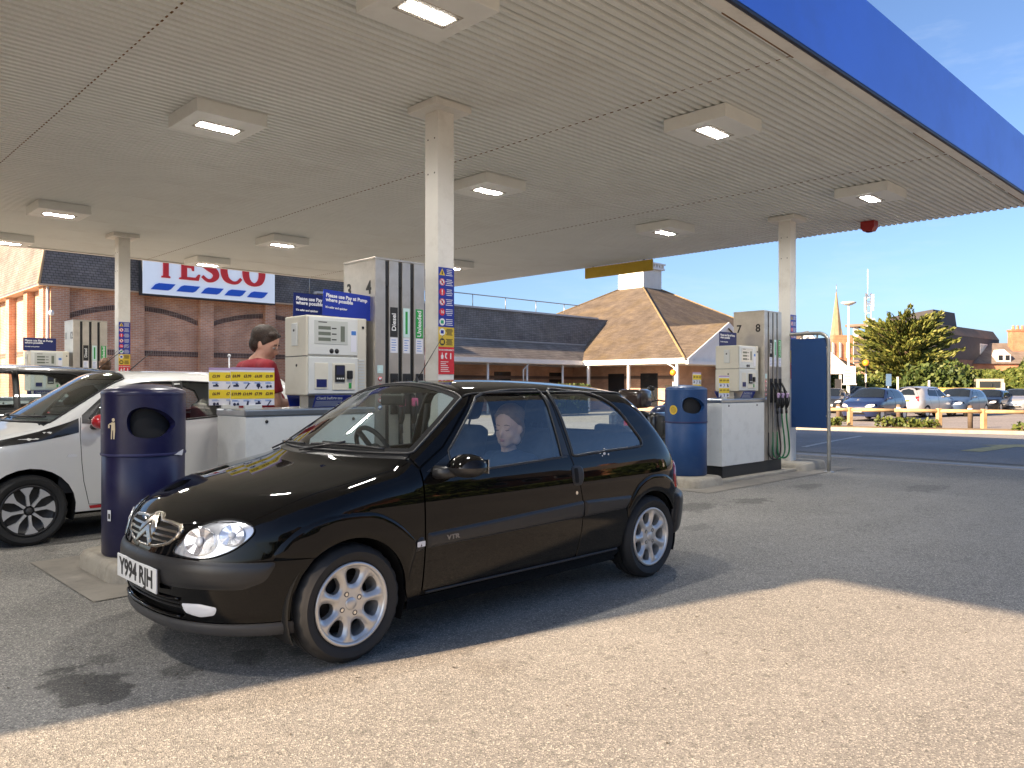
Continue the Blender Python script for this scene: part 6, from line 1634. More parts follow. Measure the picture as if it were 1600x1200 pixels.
# wheels, wells, floor
for (x, sg, spn) in ((AX0, -1, .10), (AX1, -1, .45), (AX0, 1, .2), (AX1, 1, .6)):
    wheel7(car, (x, sg * (.785 - .0925 - .008), AZ), sg > 0, spn)
for x in (AX0, AX1):
    for sg in (-1, 1):
        n = 24; mb = MB(); vs = []
        for k in range(n + 1):
            a = R(-25 + 230 * k / n); c, s_ = (AR + .006) * math.cos(a), (AR + .006) * math.sin(a)
            vs += [(x + c, sg * .748, AZ + s_), (x + c, sg * .44, AZ + s_)]
        mb.add(vs, [(2 * k, 2 * k + 2, 2 * k + 3, 2 * k + 1) for k in range(n)], True); mb.add([(x, sg * .44, AZ)] + [vs[2 * k + 1] for k in range(n + 1)], [(0, k + 1, k + 2) for k in range(n)])
        mb.build('wheel_well', m_gap, car)
MB().box(.33, 2.05, -.70, .70, .17, .20).build('floor', m_gap, car); MB().box(-.55, .0, -.44, .44, .18, .30).build('undertray', m_gap, car); MB().box(2.38, 2.85, -.44, .44, .22, .30).build('undertray', m_gap, car)
MB().box(-.30, 2.7, -.43, .43, .20, .34).build('underbody', m_gap, car)
# cabin
ds = MB(); ds.prism([(.36, .60), (.80, .60), (.82, .76), (.72, .865), (.60, .905), (.36, .90)], 'y', -.66, .66); ds.build('dashboard', m_trimc, car)
MB().prism([(.60, .90), (.74, .86), (.72, .935), (.63, .955)], 'y', .16, .56).build('instrument_hood', m_trimc, car)
sw = MB(); c_ = Vector((.90, .36, .875)); ax = Vector((.90, 0, .44)).normalized(); uu = ax.orthogonal().normalized(); vv_ = ax.cross(uu)
sw.tube([c_ + (uu * math.cos(a) + vv_ * math.sin(a)) * .182 for a in np.linspace(0, 2 * math.pi, 33)[:-1]], .016, 8, True)
for a in (.2, 2.9, 1.57 + 3.14): sw.tube([c_, c_ + (uu * math.cos(a) + vv_ * math.sin(a)) * .18], .018, 6)
sw.ball(tuple(c_), (.045, .06, .06)); sw.tube([c_, c_ - ax * .2], .025, 8); sw.build('steering_wheel', m_trimc, car)
def seat_(y):
    b = MB(); b.box(1.02, 1.52, y - .24, y + .24, .38, .52, .05)
    q = Matrix.Translation((1.50, y, .50)) @ Matrix.Rotation(R(18), 4, 'Y')
    k0 = len(b.v); b.box(-.06, .07, -.23, .23, -.05, .56, .05); b.xf(q, k0); o = b.build('seat', m_seat, car); smooth_by_angle(o.data, 50)
    k = MB(); k.box(-.045, .05, -.125, .125, .60, .79, .045); k.tube([(0, -.05, .5), (0, -.05, .64)], .008, 6); k.tube([(0, .05, .5), (0, .05, .64)], .008, 6); k.xf(q); o2 = k.build('headrest', m_seat, o); smooth_by_angle(o2.data, 50)
seat_(-.36); seat_(.36)
b = MB(); b.box(2.0, 2.45, -.60, .60, .42, .56, .04); b.prism([(2.30, .52), (2.42, .52), (2.56, .96), (2.47, .97)], 'y', -.60, .60); b.build('rear_seat', m_seat, car)
for y in (-.3, .3): MB().box(2.47, 2.55, y - .12, y + .12, .955, 1.03, .03).build('headrest', m_seat, car)
HC.patch('door_lining', m_trimc, car, [(.42, .30), (2.1, .62), (2.55, .62), (2.55, .90), (2.2, .885), (1.5, .865), (.62, .835), (.42, .84)], 'side', -.06, (), .08, 0, mirror=True)
MB().box(.40, .44, -.70, .70, .25, .90).build('bulkhead', m_gap, car)
mi = on_ws(.76, .0, -.05); MB().box(mi[0] - .012, mi[0] + .012, -.12, .12, mi[2] - .045, mi[2] + .025, .012).build('rear_view_mirror', m_blk, car)
for sg in (-1, 1): MB().tube([(1.52, sg * .60, 1.18), (1.53, sg * .66, .95), (1.50, sg * .68, .55)], .018, 6).build('seat_belt', m_trimc, car)
# bird droppings and stickers on the near side
dp = MB()
for (x, z, r_) in ((1.86, .882, .010), (1.90, .874, .013), (1.94, .868, .008), (1.875, .862, .006), (1.91, .905, .005)):
    c = HC.pt('side', [x], [z])[0]; dp.ball((c[0], c[1] - .001, c[2]), (r_, .0025, r_ * .8), 8, 6)
dp.build('bird_dropping', m_wht, car)['kind'] = 'stuff'
# ------------------------------------------------------------------ other vehicles
class Scaled(Car):
    """The same body family stretched to other proportions."""
    def __init__(s, b, sx, sy, sz):
        s.b, s.sx, s.sy, s.sz = b, sx, sy, sz; s.cache = {}; s.fx0 = b.fx0 * sx; s.rx0 = b.rx0 * sx
    def G(s, x, y, z): return s.b.G(x / s.sx, y / s.sy, z / s.sz)
def paint(name, c, flake=.0): return M(name, c, .35, var=.02, coat=1., spec=.3)
m_white = paint('white_car_paint', (.68, .68, .66)); m_silver = M('silver_paint', (.48, .49, .50), .3, .6, var=.02, coat=1.)
m_navyp = paint('navy_car_paint', (.012, .022, .07)); m_gbl = paint('grey_blue_paint', (.04, .07, .13)); m_dkg = paint('dark_grey_paint', (.02, .022, .026)); m_bkp = paint('gloss_black_paint', (.006, .006, .007)); m_grn = paint('drab_green_paint', (.13, .14, .11))
m_bgglass = M('tinted_glass', (.012, .016, .02), .04, var=0, spec=.7)
def simple_car(C, root, sp, pm, near=False, step=.07, wheel=(.29, .20, .175, 8), see=False):
    """Body side, nose, tail, bonnet, windscreen, roof and glazing for a car described by its curves."""
    A0, A1, az, ar = sp['arch']; th_n, th_r = sp['thn'], sp['thr']
    def toz_(pts): a = np.array(pts); q = C.pt('top', a[:, 0], a[:, 1]); return [(float(p[0]), float(p[2])) for p in q]
    bs, wsd, rl = spline(sp['bon'], False, 3), spline(sp['ws'], False, 3), spline(sp['rail'], False, 3)
    zb = sp['zb']
    zn = np.linspace(zb, toz_(bs[:1])[0][1], 5); zr = np.linspace(sp['ztail'], zb, 6)
    ne = [(float(p[0]), float(p[2])) for p in C.pt('rad', np.full(5, th_n), zn)]; re = [(float(p[0]), float(p[2])) for p in C.pt('radr', np.full(6, th_r), zr)]
    ac = lambda cx: [(cx + ar * math.cos(R(a)), az + ar * math.sin(R(a))) for a in np.linspace(188, -8, 15)]
    side = [ne[0]] + ac(A0) + ac(A1) + re[::-1] + toz_(rl)[::-1] + toz_(wsd)[::-1] + toz_(bs)[::-1] + ne[1:][::-1]
    side = [(x, max(z, zb)) if z < zb + .02 else (x, z) for x, z in side]
    wins = sp['wins']
    C.patch('body_side', pm, root, side, 'side', 0, [inset(w, -.012) for w in wins] if see else (), step, .012, mirror=True, bstep=step * .7)
    gm = m_carg2 if see else m_bgglass
    for w in wins:
        C.patch('side_window', gm, root, w if not see else inset(w, -.006), 'side', -.004 if see else .004, (), step, 0 if see else .004, mirror=True)
        if near: C.trim('window_seal', m_blackt, root, inset(w, -.006), .010, 'side', .001, True, True)
    z1 = toz_(bs[:1])[0][1]; y1 = bs[0][1]
    nose = [(-th_n, zb), (0, zb), (th_n, zb)] + [(th_n, z) for z in zn[1:-1]] + [(C.th_y(y1, z1 - .005), z1 - .005), (C.th_y(y1 * .55, z1), z1), (0, z1 + sp.get('nz', 0)), (-C.th_y(y1 * .55, z1), z1), (-C.th_y(y1, z1 - .005), z1 - .005)] + [(-th_n, z) for z in zn[1:-1][::-1]]
    C.patch('front_bumper', pm, root, nose, 'rad', 0, (), step, .012, bstep=step)
    tw = sp['tailwin']; rr = rl[-1]
    zt = sp['ztail']
    tail = [(-th_r, zb), (0, zb), (th_r, zb), (th_r, zt)] + sp['tailtop'] + [(-a, z) for a, z in sp['tailtop'][::-1] if abs(a) > 1e-6] + [(-th_r, zt)]
    C.patch('tailgate', pm, root, tail, 'radr', 0, (), step, .012)
    C.patch('rear_window', m_bgglass, root, tw, 'radr', .004, (), step, .004)
    wb = sp['wb']; wc = sp['wc']
    bf = C.pt('rad', np.array([0.]), np.array([z1 + sp.get('nz', 0)]))[0][0]
    bon = [(bf + .004, 0), (bf + .02, y1 * .55), ] + bs + [(wb + wc * y * y - .02, y) for y in (.6, .4, .2, 0)]
    bon = bon + [(x, -y) for x, y in bon[::-1] if abs(y) > 1e-6]
    C.patch('bonnet', pm, root, bon, 'top', .001, (), step, .012)
    w0 = wsd[0]
    wsp = [(wb + wc * y * y, y) for y in np.linspace(-w0[1], w0[1], 17)] + wsd[1:-1] + [(wsd[-1][0] - .01, wsd[-1][1] * (1 - k / 5)) for k in range(11)] + [(x, -y) for x, y in wsd[1:-1][::-1]]
    C.patch('windscreen', m_carg if see else m_bgglass, root, inset(wsp, .012), 'top', .003 if not see else 0, (), step, 0 if see else .003)
    if near: C.trim('windscreen_seal', m_blackt, root, wsp, .010, 'top', 0, True)
    rf = [(wsd[-1][0], wsd[-1][1] * (1 - k / 5)) for k in range(11)] + [(x, -y) for x, y in rl[1:]] + [(rl[-1][0] + .02, 0)] + rl[1:][::-1]
    C.patch('roof', pm, root, rf, 'top', 0, (), step, .012)
    r_, rr_, w_, st = wheel
    yw = -float(C.pt('side', [A0], [az + ar + .02])[0][1]) - .012 - w_ / 2
    for x in (A0, A1):
        for sg in (-1, 1):
            if near: wheel7(root, (x, sg * yw, r_), sg > 0, .1 + x, r_, rr_, w_, st)
            else:
                wl_ = MB().lathe([(0, -w_ / 2 + .02), (rr_ * .9, -w_ / 2 + .015), (rr_, -w_ / 2 + .005), (r_ - .02, -w_ / 2), (r_, -w_ / 2 + .03), (r_, w_ / 2 - .03), (r_ - .02, w_ / 2), (0, w_ / 2)], 20, 'y').build('wheel', m_tyre, root, (x, sg * yw, r_), (0, 0, math.pi if sg > 0 else 0))
                MB().lathe([(0, -w_ / 2 + .012), (rr_ * .3, -w_ / 2 + .008), (rr_ * .95, -w_ / 2 + .006)], 20, 'y').build('wheel_trim', m_alloy, wl_)
            n = 14; mb = MB(); vs = []
            for k in range(n + 1):
                a = R(-20 + 220 * k / n); vs += [(x + (ar + .004) * math.cos(a), sg * (yw + w_ / 2 - .02), az + (ar + .004) * math.sin(a)), (x + (ar + .004) * math.cos(a), sg * .4, az + (ar + .004) * math.sin(a))]
            mb.add(vs, [(2 * k, 2 * k + 2, 2 * k + 3, 2 * k + 1) for k in range(n)], True); mb.add([(x, sg * .4, az)] + [vs[2 * k + 1] for k in range(n + 1)], [(0, k + 1, k + 2) for k in range(n)]); mb.build('wheel_well', m_gap, root)
    MB().box(A0 - .3, A1 + .25, -.62, .62, zb + .0, zb + .05).build('floor', m_gap, root)
    # lamps, grille, plate
    for sg in (1, -1):
        o_ = [(sg * C.th_y(a, b), b) for a, b in sp['lamp']]; C.patch('headlight', m_lclear, root, o_ if sg > 0 else o_[::-1], 'rad', .004, (), step, .006)
        o_ = [(sg * a, b) for a, b in sp['rlamp']]; C.patch('tail_light', m_lred, root, o_ if sg > 0 else o_[::-1], 'radr', .004, (), step, .006)
    C.patch('grille', m_gap, root, [(C.th_y(a, b), b) for a, b in sp['grille']], 'rad', .004, (), step, .004)
    q = C.pt('rad', [0.], [sp['zplate']])[0]; MB().box(-.006, .004, -.26, .26, -.056, .056).build('number_plate', m_plate, root, (float(q[0]) - .006, 0, sp['zplate']))
    q = C.pt('radr', [0.], [sp['zrplate']])[0]; MB().box(-.004, .006, -.26, .26, -.056, .056).build('number_plate', m_platey, root, (float(q[0]) + .008, 0, sp['zrplate']))
    mx, mz = sp['mirror']
    for sg in (-1, 1):
        yb = -float(C.pt('side', [mx], [mz - .04])[0][1])
        mr = MB().ball((mx, sg * (yb + .12), mz), (.07, .10, .065), 14, 10).build('door_mirror', sp.get('mirror_mat', pm), root)
        MB().tube([(mx - .03, sg * (yb - .02), mz - .05), (mx, sg * (yb + .06), mz - .04)], .025, 8).build('mirror_arm', m_blackt, mr)
    for pl in sp.get('lines', ()):
        for a, b in zip(pl[:-1], pl[1:]):
            pass
        C.trim('shut_line', m_gap, root, pl, .0035, 'side', -.0015, False, True, 5, .05)
    for hx, hz in sp.get('handles', ()):
        for sg in (-1, 1):
            yb = -float(C.pt('side', [hx], [hz])[0][1]); MB().tube([(hx - .10, sg * (yb + .004), hz), (hx - .07, sg * (yb + .03), hz), (hx + .07, sg * (yb + .03), hz), (hx + .10, sg * (yb + .004), hz)], .014, 8).build('door_handle', pm, root)
    # dark cabin with seats so that the glazing has something behind it
    if see:
        for y in (-.36, .36):
            b = MB(); b.box(.95, 1.10, y - .22, y + .22, .5, 1.08, .05); b.box(.96, 1.06, y - .12, y + .12, 1.10, 1.30, .04); b.box(.62, 1.1, y - .22, y + .22, .42, .56, .04); b.build('seat', m_seat, root)
        MB().box(1.85, 2.0, -.6, .6, .5, 1.12, .05).build('rear_seat', m_seat, root)
        MB().prism([(.05, .6), (.5, .6), (.52, .9), (.40, 1.0), (.1, 1.0)], 'y', -.66, .66).build('dashboard', m_trimc, root)
        C.patch('door_lining', m_trimc, root, [(.2, .4), (2.05, .4), (2.3, .75), (2.3, 1.05), (1.2, .98), (.3, .98)], 'side', -.05, (), .1, 0, mirror=True)
        C.patch('headlining', MATS['headlining'], root, inset(rf, .04), 'top', -.03, (), .1, 0)
    return root
# --- small white five-door hatchback behind the near island
AY = Car(width=[(.12, .70), (.22, .765), (.35, .79), (.50, .803), (.65, .806), (.80, .800), (.92, .786), (1.0, .766), (1.15, .712), (1.3, .648), (1.42, .58), (1.55, .52)],
         front=[(.12, -.58), (.20, -.655), (.30, -.69), (.45, -.70), (.60, -.695), (.72, -.66), (.82, -.58), (.95, -.38), (1.1, -.1), (1.6, .0)],
         rear=[(.12, 2.62), (.25, 2.73), (.45, 2.78), (.70, 2.77), (.90, 2.75), (1.1, 2.70), (1.3, 2.62), (1.6, 2.5)],
         bonnet=[(-.75, .72), (-.60, .815), (-.45, .88), (-.25, .935), (0., .985), (.15, 1.005), (.4, 1.02), (1., 1.0), (3., 1.0)],
         bcrown=.06, ws=(-.03, 1.0, .62), wcurve=.38, roof=(1.30, 1.462, .040, .030), rcrown=.055, hatch=(2.46, 1.40, -1.7), hcurve=.2,
         kw=.06, kh=.1, ks=.10, taper=.016, xmid=1.0, xs=.08, xr=2.1, pf=2.6, pr=3.4, fx0=.05, rx0=2.0)
aysp = dict(arch=(0., 2.34, .29, .345), thn=R(62), thr=R(47), zb=.20, ztail=1.18, bon=[(-.46, .60), (-.30, .655), (-.10, .685), (.12, .70)], ws=[(.155, .70), (.30, .680), (.50, .645), (.68, .605), (.80, .575)],
            rail=[(.80, .575), (1.2, .578), (1.7, .568), (2.15, .545), (2.38, .52)], tailtop=[(R(44), 1.32), (R(20), 1.385), (0, 1.395)], tailwin=[(R(-40), 1.02), (R(40), 1.02), (R(37), 1.28), (0, 1.34), (R(-37), 1.28)],
            wb=-.02, wc=.38, wins=[[(.47, 1.035), (1.19, 1.005), (1.20, 1.342), (.96, 1.335), (.80, 1.305), (.64, 1.23)], [(1.27, 1.005), (1.93, 1.05), (2.0, 1.15), (1.93, 1.25), (1.74, 1.325), (1.29, 1.348)]],
            lamp=[(.38, .66), (.55, .66), (.66, .74), (.67, .83), (.60, .84), (.45, .76)], rlamp=[(R(36), .85), (R(47), .85), (R(47), 1.1), (R(40), 1.1)], grille=[(-.42, .30), (.42, .30), (.34, .50), (-.34, .50)], zplate=.56, zrplate=.78,
            mirror=(.50, 1.005), mirror_mat=M('red_mirror', (.50, .012, .02), .2, var=0, coat=1.), lines=[[(.388, 1.04), (.375, .89), (.385, .65), (.40, .50), (.445, .30), (.60, .285), (1.235, .285), (1.235, 1.0)], [(1.245, 1.0), (1.245, .285), (1.85, .285), (2.0, .42), (2.03, .62), (2.1, .9), (2.06, 1.06)]], handles=[(1.37 - .27, .865)])
ay = thing('white_hatchback', 'small white hatchback with red mirrors and black wing stripe behind the navy bin', 'car', (1.65, 8.11, 0))
simple_car(AY, ay, aysp, m_white, True, .05, (.29, .205, .175, 8), True)
AY.patch('wing_stripe', m_bkp, ay, [(-.34, .80), (-.20, .868), (.07, .930), (.30, 1.005), (.372, 1.035), (.366, .915), (.25, .888), (.07, .855), (-.21, .820)], 'side', .002, (), .04, .003, mirror=True)
AY.patch('mirror_corner', m_blackt, ay, [(.395, .99), (.46, .985), (.62, 1.225), (.60, 1.235), (.40, 1.06)], 'side', .002, (), .04, .003, mirror=True)
AY.patch('sill_flash', M('red_trim', (.45, .012, .02), .3, var=0, coat=.5), ay, [(.455, .262), (1.95, .262), (1.95, .288), (.445, .288)], 'side', .004, (), .05, .006, mirror=True)
AY.patch('side_repeater', m_lclear, ay, [(.27, .715), (.30, .708), (.345, .712), (.35, .728), (.32, .738), (.28, .735)], 'side', .003, (), .02, .004, mirror=True)
AY.patch('window_pillar', m_bkp, ay, [(1.195, .995), (1.262, .995), (1.282, 1.36), (1.205, 1.355)], 'side', .001, (), .05, .003, mirror=True)
AY.patch('handle_dish', m_white, ay, [(1.10 + .09 * math.cos(t), .868 + .035 * math.sin(t)) for t in np.linspace(0, 6.28, 15)[:-1]], 'side', -.002, (), .03, 0, mirror=True)
MB().tube([(1.02, 0, 1.45), (1.25, 0, 1.66)], [.006, .003], 6).build('aerial', m_blk, ay)
for sg in (-1, 1):
    pts = [tuple(AY.off('top', np.array([.02 + .10 * t + .32 * (.62 - t * .55) ** 2 * 0]), np.array([sg * (.62 - .5 * t)]), np.array([.018]))[0]) for t in np.linspace(0, 1, 6)]
    MB().tube([tuple(AY.off('top', np.array([-.0 + .38 * y * y + .03]), np.array([y]), np.array([.016]))[0]) for y in np.linspace(-.6 if sg < 0 else .05, -.05 if sg < 0 else .6, 7)], .010, 6).build('wiper', m_blackt, ay)
# --- generic hatch outlines, taken from the black car's family
def hsp(sx, sy, sz, wins=None):
    q = lambda L: [(x * sx, z * sz) for x, z in L]; qt = lambda L: [(x * sx, y * sy) for x, y in L]; qr = lambda L: [(a, z * sz) for a, z in L]
    return dict(arch=(0., 2.385 * sx, .29, .33), thn=R(60), thr=R(46), zb=.22, ztail=1.16 * sz, bon=qt([(-.42, .600), (-.30, .640), (0, .675), (.39, .690)]), ws=qt([(.405, .668), (.60, .625), (.872, .550)]), rail=qt([(.872, .550), (1.5, .555), (2.0, .54), (2.40, .500)]),
                tailtop=qr([(R(44), 1.24), (R(20), 1.275), (0, 1.28)]), tailwin=qr([(R(-38), .96), (R(38), .96), (R(35), 1.18), (0, 1.23), (R(-35), 1.18)]), wb=.21 * sx, wc=.46 * sx / sy ** 2,
                wins=[q(w) for w in (wins or [[(.62, .89), (1.30, .90), (1.31, 1.26), (1.05, 1.25), (.93, 1.21)], [(1.36, .90), (2.15, .93), (2.22, 1.0), (2.05, 1.20), (1.9, 1.245), (1.37, 1.262)]])],
                lamp=[(a * sy, b * sz) for a, b in ((.33, .57), (.55, .57), (.63, .62), (.63, .68), (.5, .69), (.38, .65))], rlamp=qr([(R(36), .68), (R(46), .68), (R(46), .90), (R(38), .90)]), grille=[(a * sy, b * sz) for a, b in ((-.36, .28), (.36, .28), (.30, .36), (-.30, .36))], zplate=.43 * sz, zrplate=.72 * sz, mirror=(.60 * sx, .93 * sz),
                lines=[q([(.42, .86), (.43, .30), (1.33, .28), (1.33, .88)]), q([(1.34, .88), (1.34, .28), (1.9, .30), (2.02, .55), (2.2, .86)])])
def bg_car(name, lab, px, d, ang, s, pm, py0=0., near=False, see=False, loc=None, group=None):
    C = Scaled(HC, *s); x, y = loc or at(px, d)
    t = thing(name, lab, 'car', (x, y, gz(x, y) + .016 if not loc else 0), ang, group)
    # turn about the middle of the car, not its front axle
    mid = 1.19 * s[0]; t.location.x -= mid * math.cos(ang); t.location.y -= mid * math.sin(ang)
    simple_car(C, t, hsp(*s), pm, near, .11 if not near else .07, (.30, .21, .19, 8), see)
    return t
# black estate beyond the white car
bg_car('black_estate_car', 'black car with roof aerials parked beyond the white hatchback', 0, 0, 0., (1.08, 1.08, 1.17), m_bkp, near=True, see=True, loc=(2.12, 11.45))
ae = thing('roof_aerial', 'pair of thin whip aerials on the black car roof beyond the white hatchback', 'aerial', (3.3, 11.3, 1.52))
MB().tube([(0, 0, -.02), (.42, -.1, .36)], [.006, .003], 6).build('whip', m_blk, ae); MB().tube([(.05, .1, -.02), (.30, .05, .27)], [.006, .003], 6).build('whip', M('brown_whip', (.12, .05, .03), .5, var=0), ae)
# parked cars; the yaw is measured so that ang = direction from nose to tail
def face(deg): return YAW + R(deg)
bg_car('parked_hatchback', 'dark navy blue hatchback facing the timber rail', 1366, 35.5, face(-46), (1.08, 1.10, 1.09), m_navyp)
bg_car('parked_crossover', 'white and silver crossover showing its red tail lamp by the navy car', 1442, 39.5, face(126), (1.06, 1.10, 1.14), m_silver)
bg_car('parked_estate', 'grey blue estate car standing in the second row of the car park', 1500, 41, face(-48), (1.10, 1.08, 1.06), m_gbl)
bg_car('parked_saloon', 'small black car next to the grey blue estate', 1549, 46, face(-46), (.98, 1.03, 1.0), m_bkp)
bg_car('parked_compact', 'pale silver blue car at the hedge end of the car park', 1592, 47, face(-40), (1.0, 1.04, 1.02), m_silver)
bg_car('parked_car', 'dark car half hidden behind the blue banner and porch posts', 1301, 46, face(-30), (1.05, 1.06, 1.05), m_dkg)
bg_car('parked_car', 'grey roofed car behind the navy blue hatchback', 1338, 53, face(-30), (1.05, 1.08, 1.12), m_dkg)
# boxy off-roader and white van by the hedge
x, y = at(1541, 56); of = thing('offroad_vehicle', 'boxy drab green off-road vehicle with side windows by the hedge', 'van', (x, y, gz(x, y) + .016), face(152))
MB().box(-.1, 4.0, -.85, .85, .45, 1.30, .06).build('body', m_grn, of); ho_ = MB().prism([(.9, 1.28), (3.98, 1.28), (3.92, 2.02), (1.15, 2.02)], 'y', -.80, .80).build('hardtop', M('drab_hardtop', (.30, .27, .21), .7, var=.1), of)
for k in range(3): MB().box(1.45 + k * .85, 2.05 + k * .85, -.815, -.80, 1.45, 1.85).build('window', m_bgglass, ho_); MB().box(1.45 + k * .85, 2.05 + k * .85, .80, .815, 1.45, 1.85).build('window', m_bgglass, ho_)
MB().box(3.93, 3.97, -.6, .6, 1.4, 1.85).build('rear_window', m_bgglass, ho_); MB().prism([(.93, 1.4), (.96, 1.42), (1.13, 1.92), (1.1, 1.92)], 'y', -.7, .7).build('windscreen', m_bgglass, ho_)
for xx in (.55, 3.1):
    for sg in (-1, 1): MB().lathe([(0, -.1), (.2, -.1), (.36, -.08), (.38, 0), (.36, .1), (0, .1)], 20, 'y', (xx, sg * .76, .38)).build('wheel', m_tyre, of)
x, y = at(1584, 56); vn = thing('white_van', 'white high-roofed van parked against the hedge', 'van', (x, y, gz(x, y) + .016), face(-35))
MB().prism([(-.2, .35), (5.0, .35), (5.0, 2.35), (1.5, 2.38), (1.15, 2.25), (.62, 1.45), (-.15, 1.15)], 'y', -.95, .95).build('body', m_white, vn)
MB().prism([(.64, 1.48), (1.12, 2.18), (1.10, 2.20), (.60, 1.47)], 'y', -.85, .85).xf(Matrix.Translation((-.015, 0, .01))).build('windscreen', m_bgglass, vn)
for sg in (-1, 1): MB().prism([(.85, 1.4), (1.6, 1.4), (1.6, 1.95), (1.2, 1.95)], 'y', sg * .951, sg * .956).build('side_window', m_bgglass, vn); MB().box(-.2, -.16, sg * .5, sg * .85, .85, 1.1).build('headlight', m_lclear, vn)
for xx in (.6, 3.9):
    for sg in (-1, 1): MB().lathe([(0, -.1), (.2, -.1), (.33, -.08), (.35, 0), (.33, .1), (0, .1)], 20, 'y', (xx, sg * .87, .35)).build('wheel', m_tyre, vn)
# yellow skip lorry edge: low yellow box behind the estate
x, y = at(1508, 50); ys = thing('yellow_skip', 'long low yellow container showing above the grey blue estate', 'container', (x, y, gz(x, y)), face(90))
MB().prism([(-1.2, .3), (1.2, .3), (1.5, 1.38), (-1.5, 1.38)], 'y', -.6, .6).build('body', M('skip_yellow', (.55, .38, .12), .6, var=.1), ys); MB().box(-1.55, 1.55, -.65, .65, 1.36, 1.44).build('rim', MATS['skip_yellow'], ys)
for xx in (-.8, .8): MB().box(xx - .08, xx + .08, -.5, .5, 0, .32).build('foot', m_dkg, ys)
# --- motorcycle on the far side of the second island
mo = thing('motorcycle', 'dark touring motorcycle with top box and panniers behind the blue bin', 'motorcycle', (10.95, 7.25, 0), R(186))
for xx in (0., 1.45):
    w_ = MB().lathe([(.215, -.05), (.29, -.055), (.315, 0), (.29, .055), (.215, .05), (.215, -.05)], 32, 'y', (xx, 0, .315)).build('wheel', m_tyre, mo)
    MB().lathe([(.05, -.04), (.215, -.02), (.215, .02), (.05, .04)], 24, 'y', (xx, 0, .315)).build('rim', m_alloy, w_)
m_mblk = paint('motorcycle_black', (.01, .01, .012)); m_mbrn = paint('top_box_brown', (.028, .016, .012)); m_mblu = paint('motorcycle_blue', (.015, .03, .09))
b = MB(); b.box(.40, 1.0, -.18, .18, .32, .66, .05); b.box(.3, .5, -.1, .1, .5, .9, .04); b.build('engine', m_greyt, mo)
b = MB().ball((.62, 0, .86), (.30, .17, .15), 18, 12); b.build('fuel_tank', m_mblu, mo)
b = MB(); b.ball((1.02, 0, .83), (.33, .15, .075), 16, 10); b.ball((1.35, 0, .88), (.20, .12, .06), 14, 10); b.build('seat', m_trimc, mo)
tb = MB().box(1.28, 1.66, -.21, .21, .98, 1.26, .07).build('top_box', m_mbrn, mo); smooth_by_angle(tb.data, 50); MB().ball((1.47, -.215, 1.13), (.018, .008, .018)).build('reflector', m_chrome, tb)
for sg in (-1, 1):
    p = MB().box(1.12, 1.58, sg * .24, sg * .42, .52, .92, .07).build('pannier', m_mblk, mo); smooth_by_angle(p.data, 50)
    MB().tube([(.22, sg * .09, .98), (.0, sg * .09, .315)], .028, 10).build('fork', m_chrome, mo)
    MB().tube([(.28, sg * .05, 1.05), (.34, sg * .25, 1.08), (.42, sg * .38, 1.04)], .014, 8).build('handlebar', m_mblk, mo)
    k = MB().tube([(.33, sg * .30, 1.08), (.28, sg * .38, 1.24)], .007, 6).build('mirror_stalk', m_mblk, mo); MB().ball((.29, sg * .40, 1.27), (.025, .075, .045), 12, 8).build('mirror', m_mblk, k)
fr = MB(); fr.prism([(-.12, .75), (.15, .62), (.45, .7), (.40, .98), (.15, 1.08), (-.08, .95)], 'y', -.16, .16); fr.build('fairing', m_mblu, mo)
MB().prism([(.0, 1.02), (.03, 1.0), (.25, 1.32), (.22, 1.33)], 'y', -.17, .17).build('windshield', m_carg, mo)
MB().lathe([(0, -.135), (.07, -.13), (.085, -.09)], 16, 'x', (0, 0, .86)).build('headlamp', m_lclear, mo)
MB().tube([(.7, -.16, .3), (1.1, -.2, .3), (1.6, -.22, .42)], [.03, .045, .05], 12).build('exhaust', m_chrome, mo)
MB().tube([(1.45, -.1, .315), (.75, -.1, .42)], .03, 8).tube([(1.45, .1, .315), (.75, .1, .42)], .03, 8).build('swingarm', m_greyt, mo)
MB().tube([(.2, 0, .98), (.8, 0, .72), (1.3, 0, .80), (1.6, 0, .85)], .03, 8).build('frame', m_mblk, mo)
MB().box(1.60, 1.66, -.08, .08, .72, .80, .01).build('tail_light', m_lred, mo); MB().tube([(.85, -.15, .35), (.95, -.32, .0)], .012, 6).build('side_stand', m_greyt, mo)
# ------------------------------------------------------------------ people
m_skin = M('skin', (.58, .32, .23), .5, var=.10, scale=9); m_skinp = M('pale_skin', (.70, .42, .30), .5, var=.06, scale=9)
m_hairb = M('dark_brown_hair', (.035, .02, .013), .6, var=.35, scale=30, bump=.6, bscale=120); m_hairl = M('blonde_hair', (.155, .085, .035), .55, var=.3, scale=30, bump=.5, bscale=120)
m_tred = M('red_cotton', (.30, .022, .035), .9, var=.10, scale=6, bump=.25, bscale=25); m_jean = M('blue_denim', (.035, .05, .10), .9, var=.2, scale=12); m_navyt = M('navy_top', (.015, .03, .06), .85, var=.15, scale=8)
m_shoe = M('dark_shoe', (.02, .018, .016), .6, var=.1); m_eye = M('eye_white', (.7, .68, .65), .3, var=0); m_iris = M('eye_dark', (.03, .02, .015), .3, var=0); m_lip = M('lips', (.42, .16, .13), .5, var=0); m_brow = M('eyebrow', (.05, .03, .02), .8, var=0)
def limb(mb, pts, rad, n=14):
    mb.tube(pts, rad, n)
    for p, r in zip(pts, rad): mb.ball(p, r * .995, 12, 8)
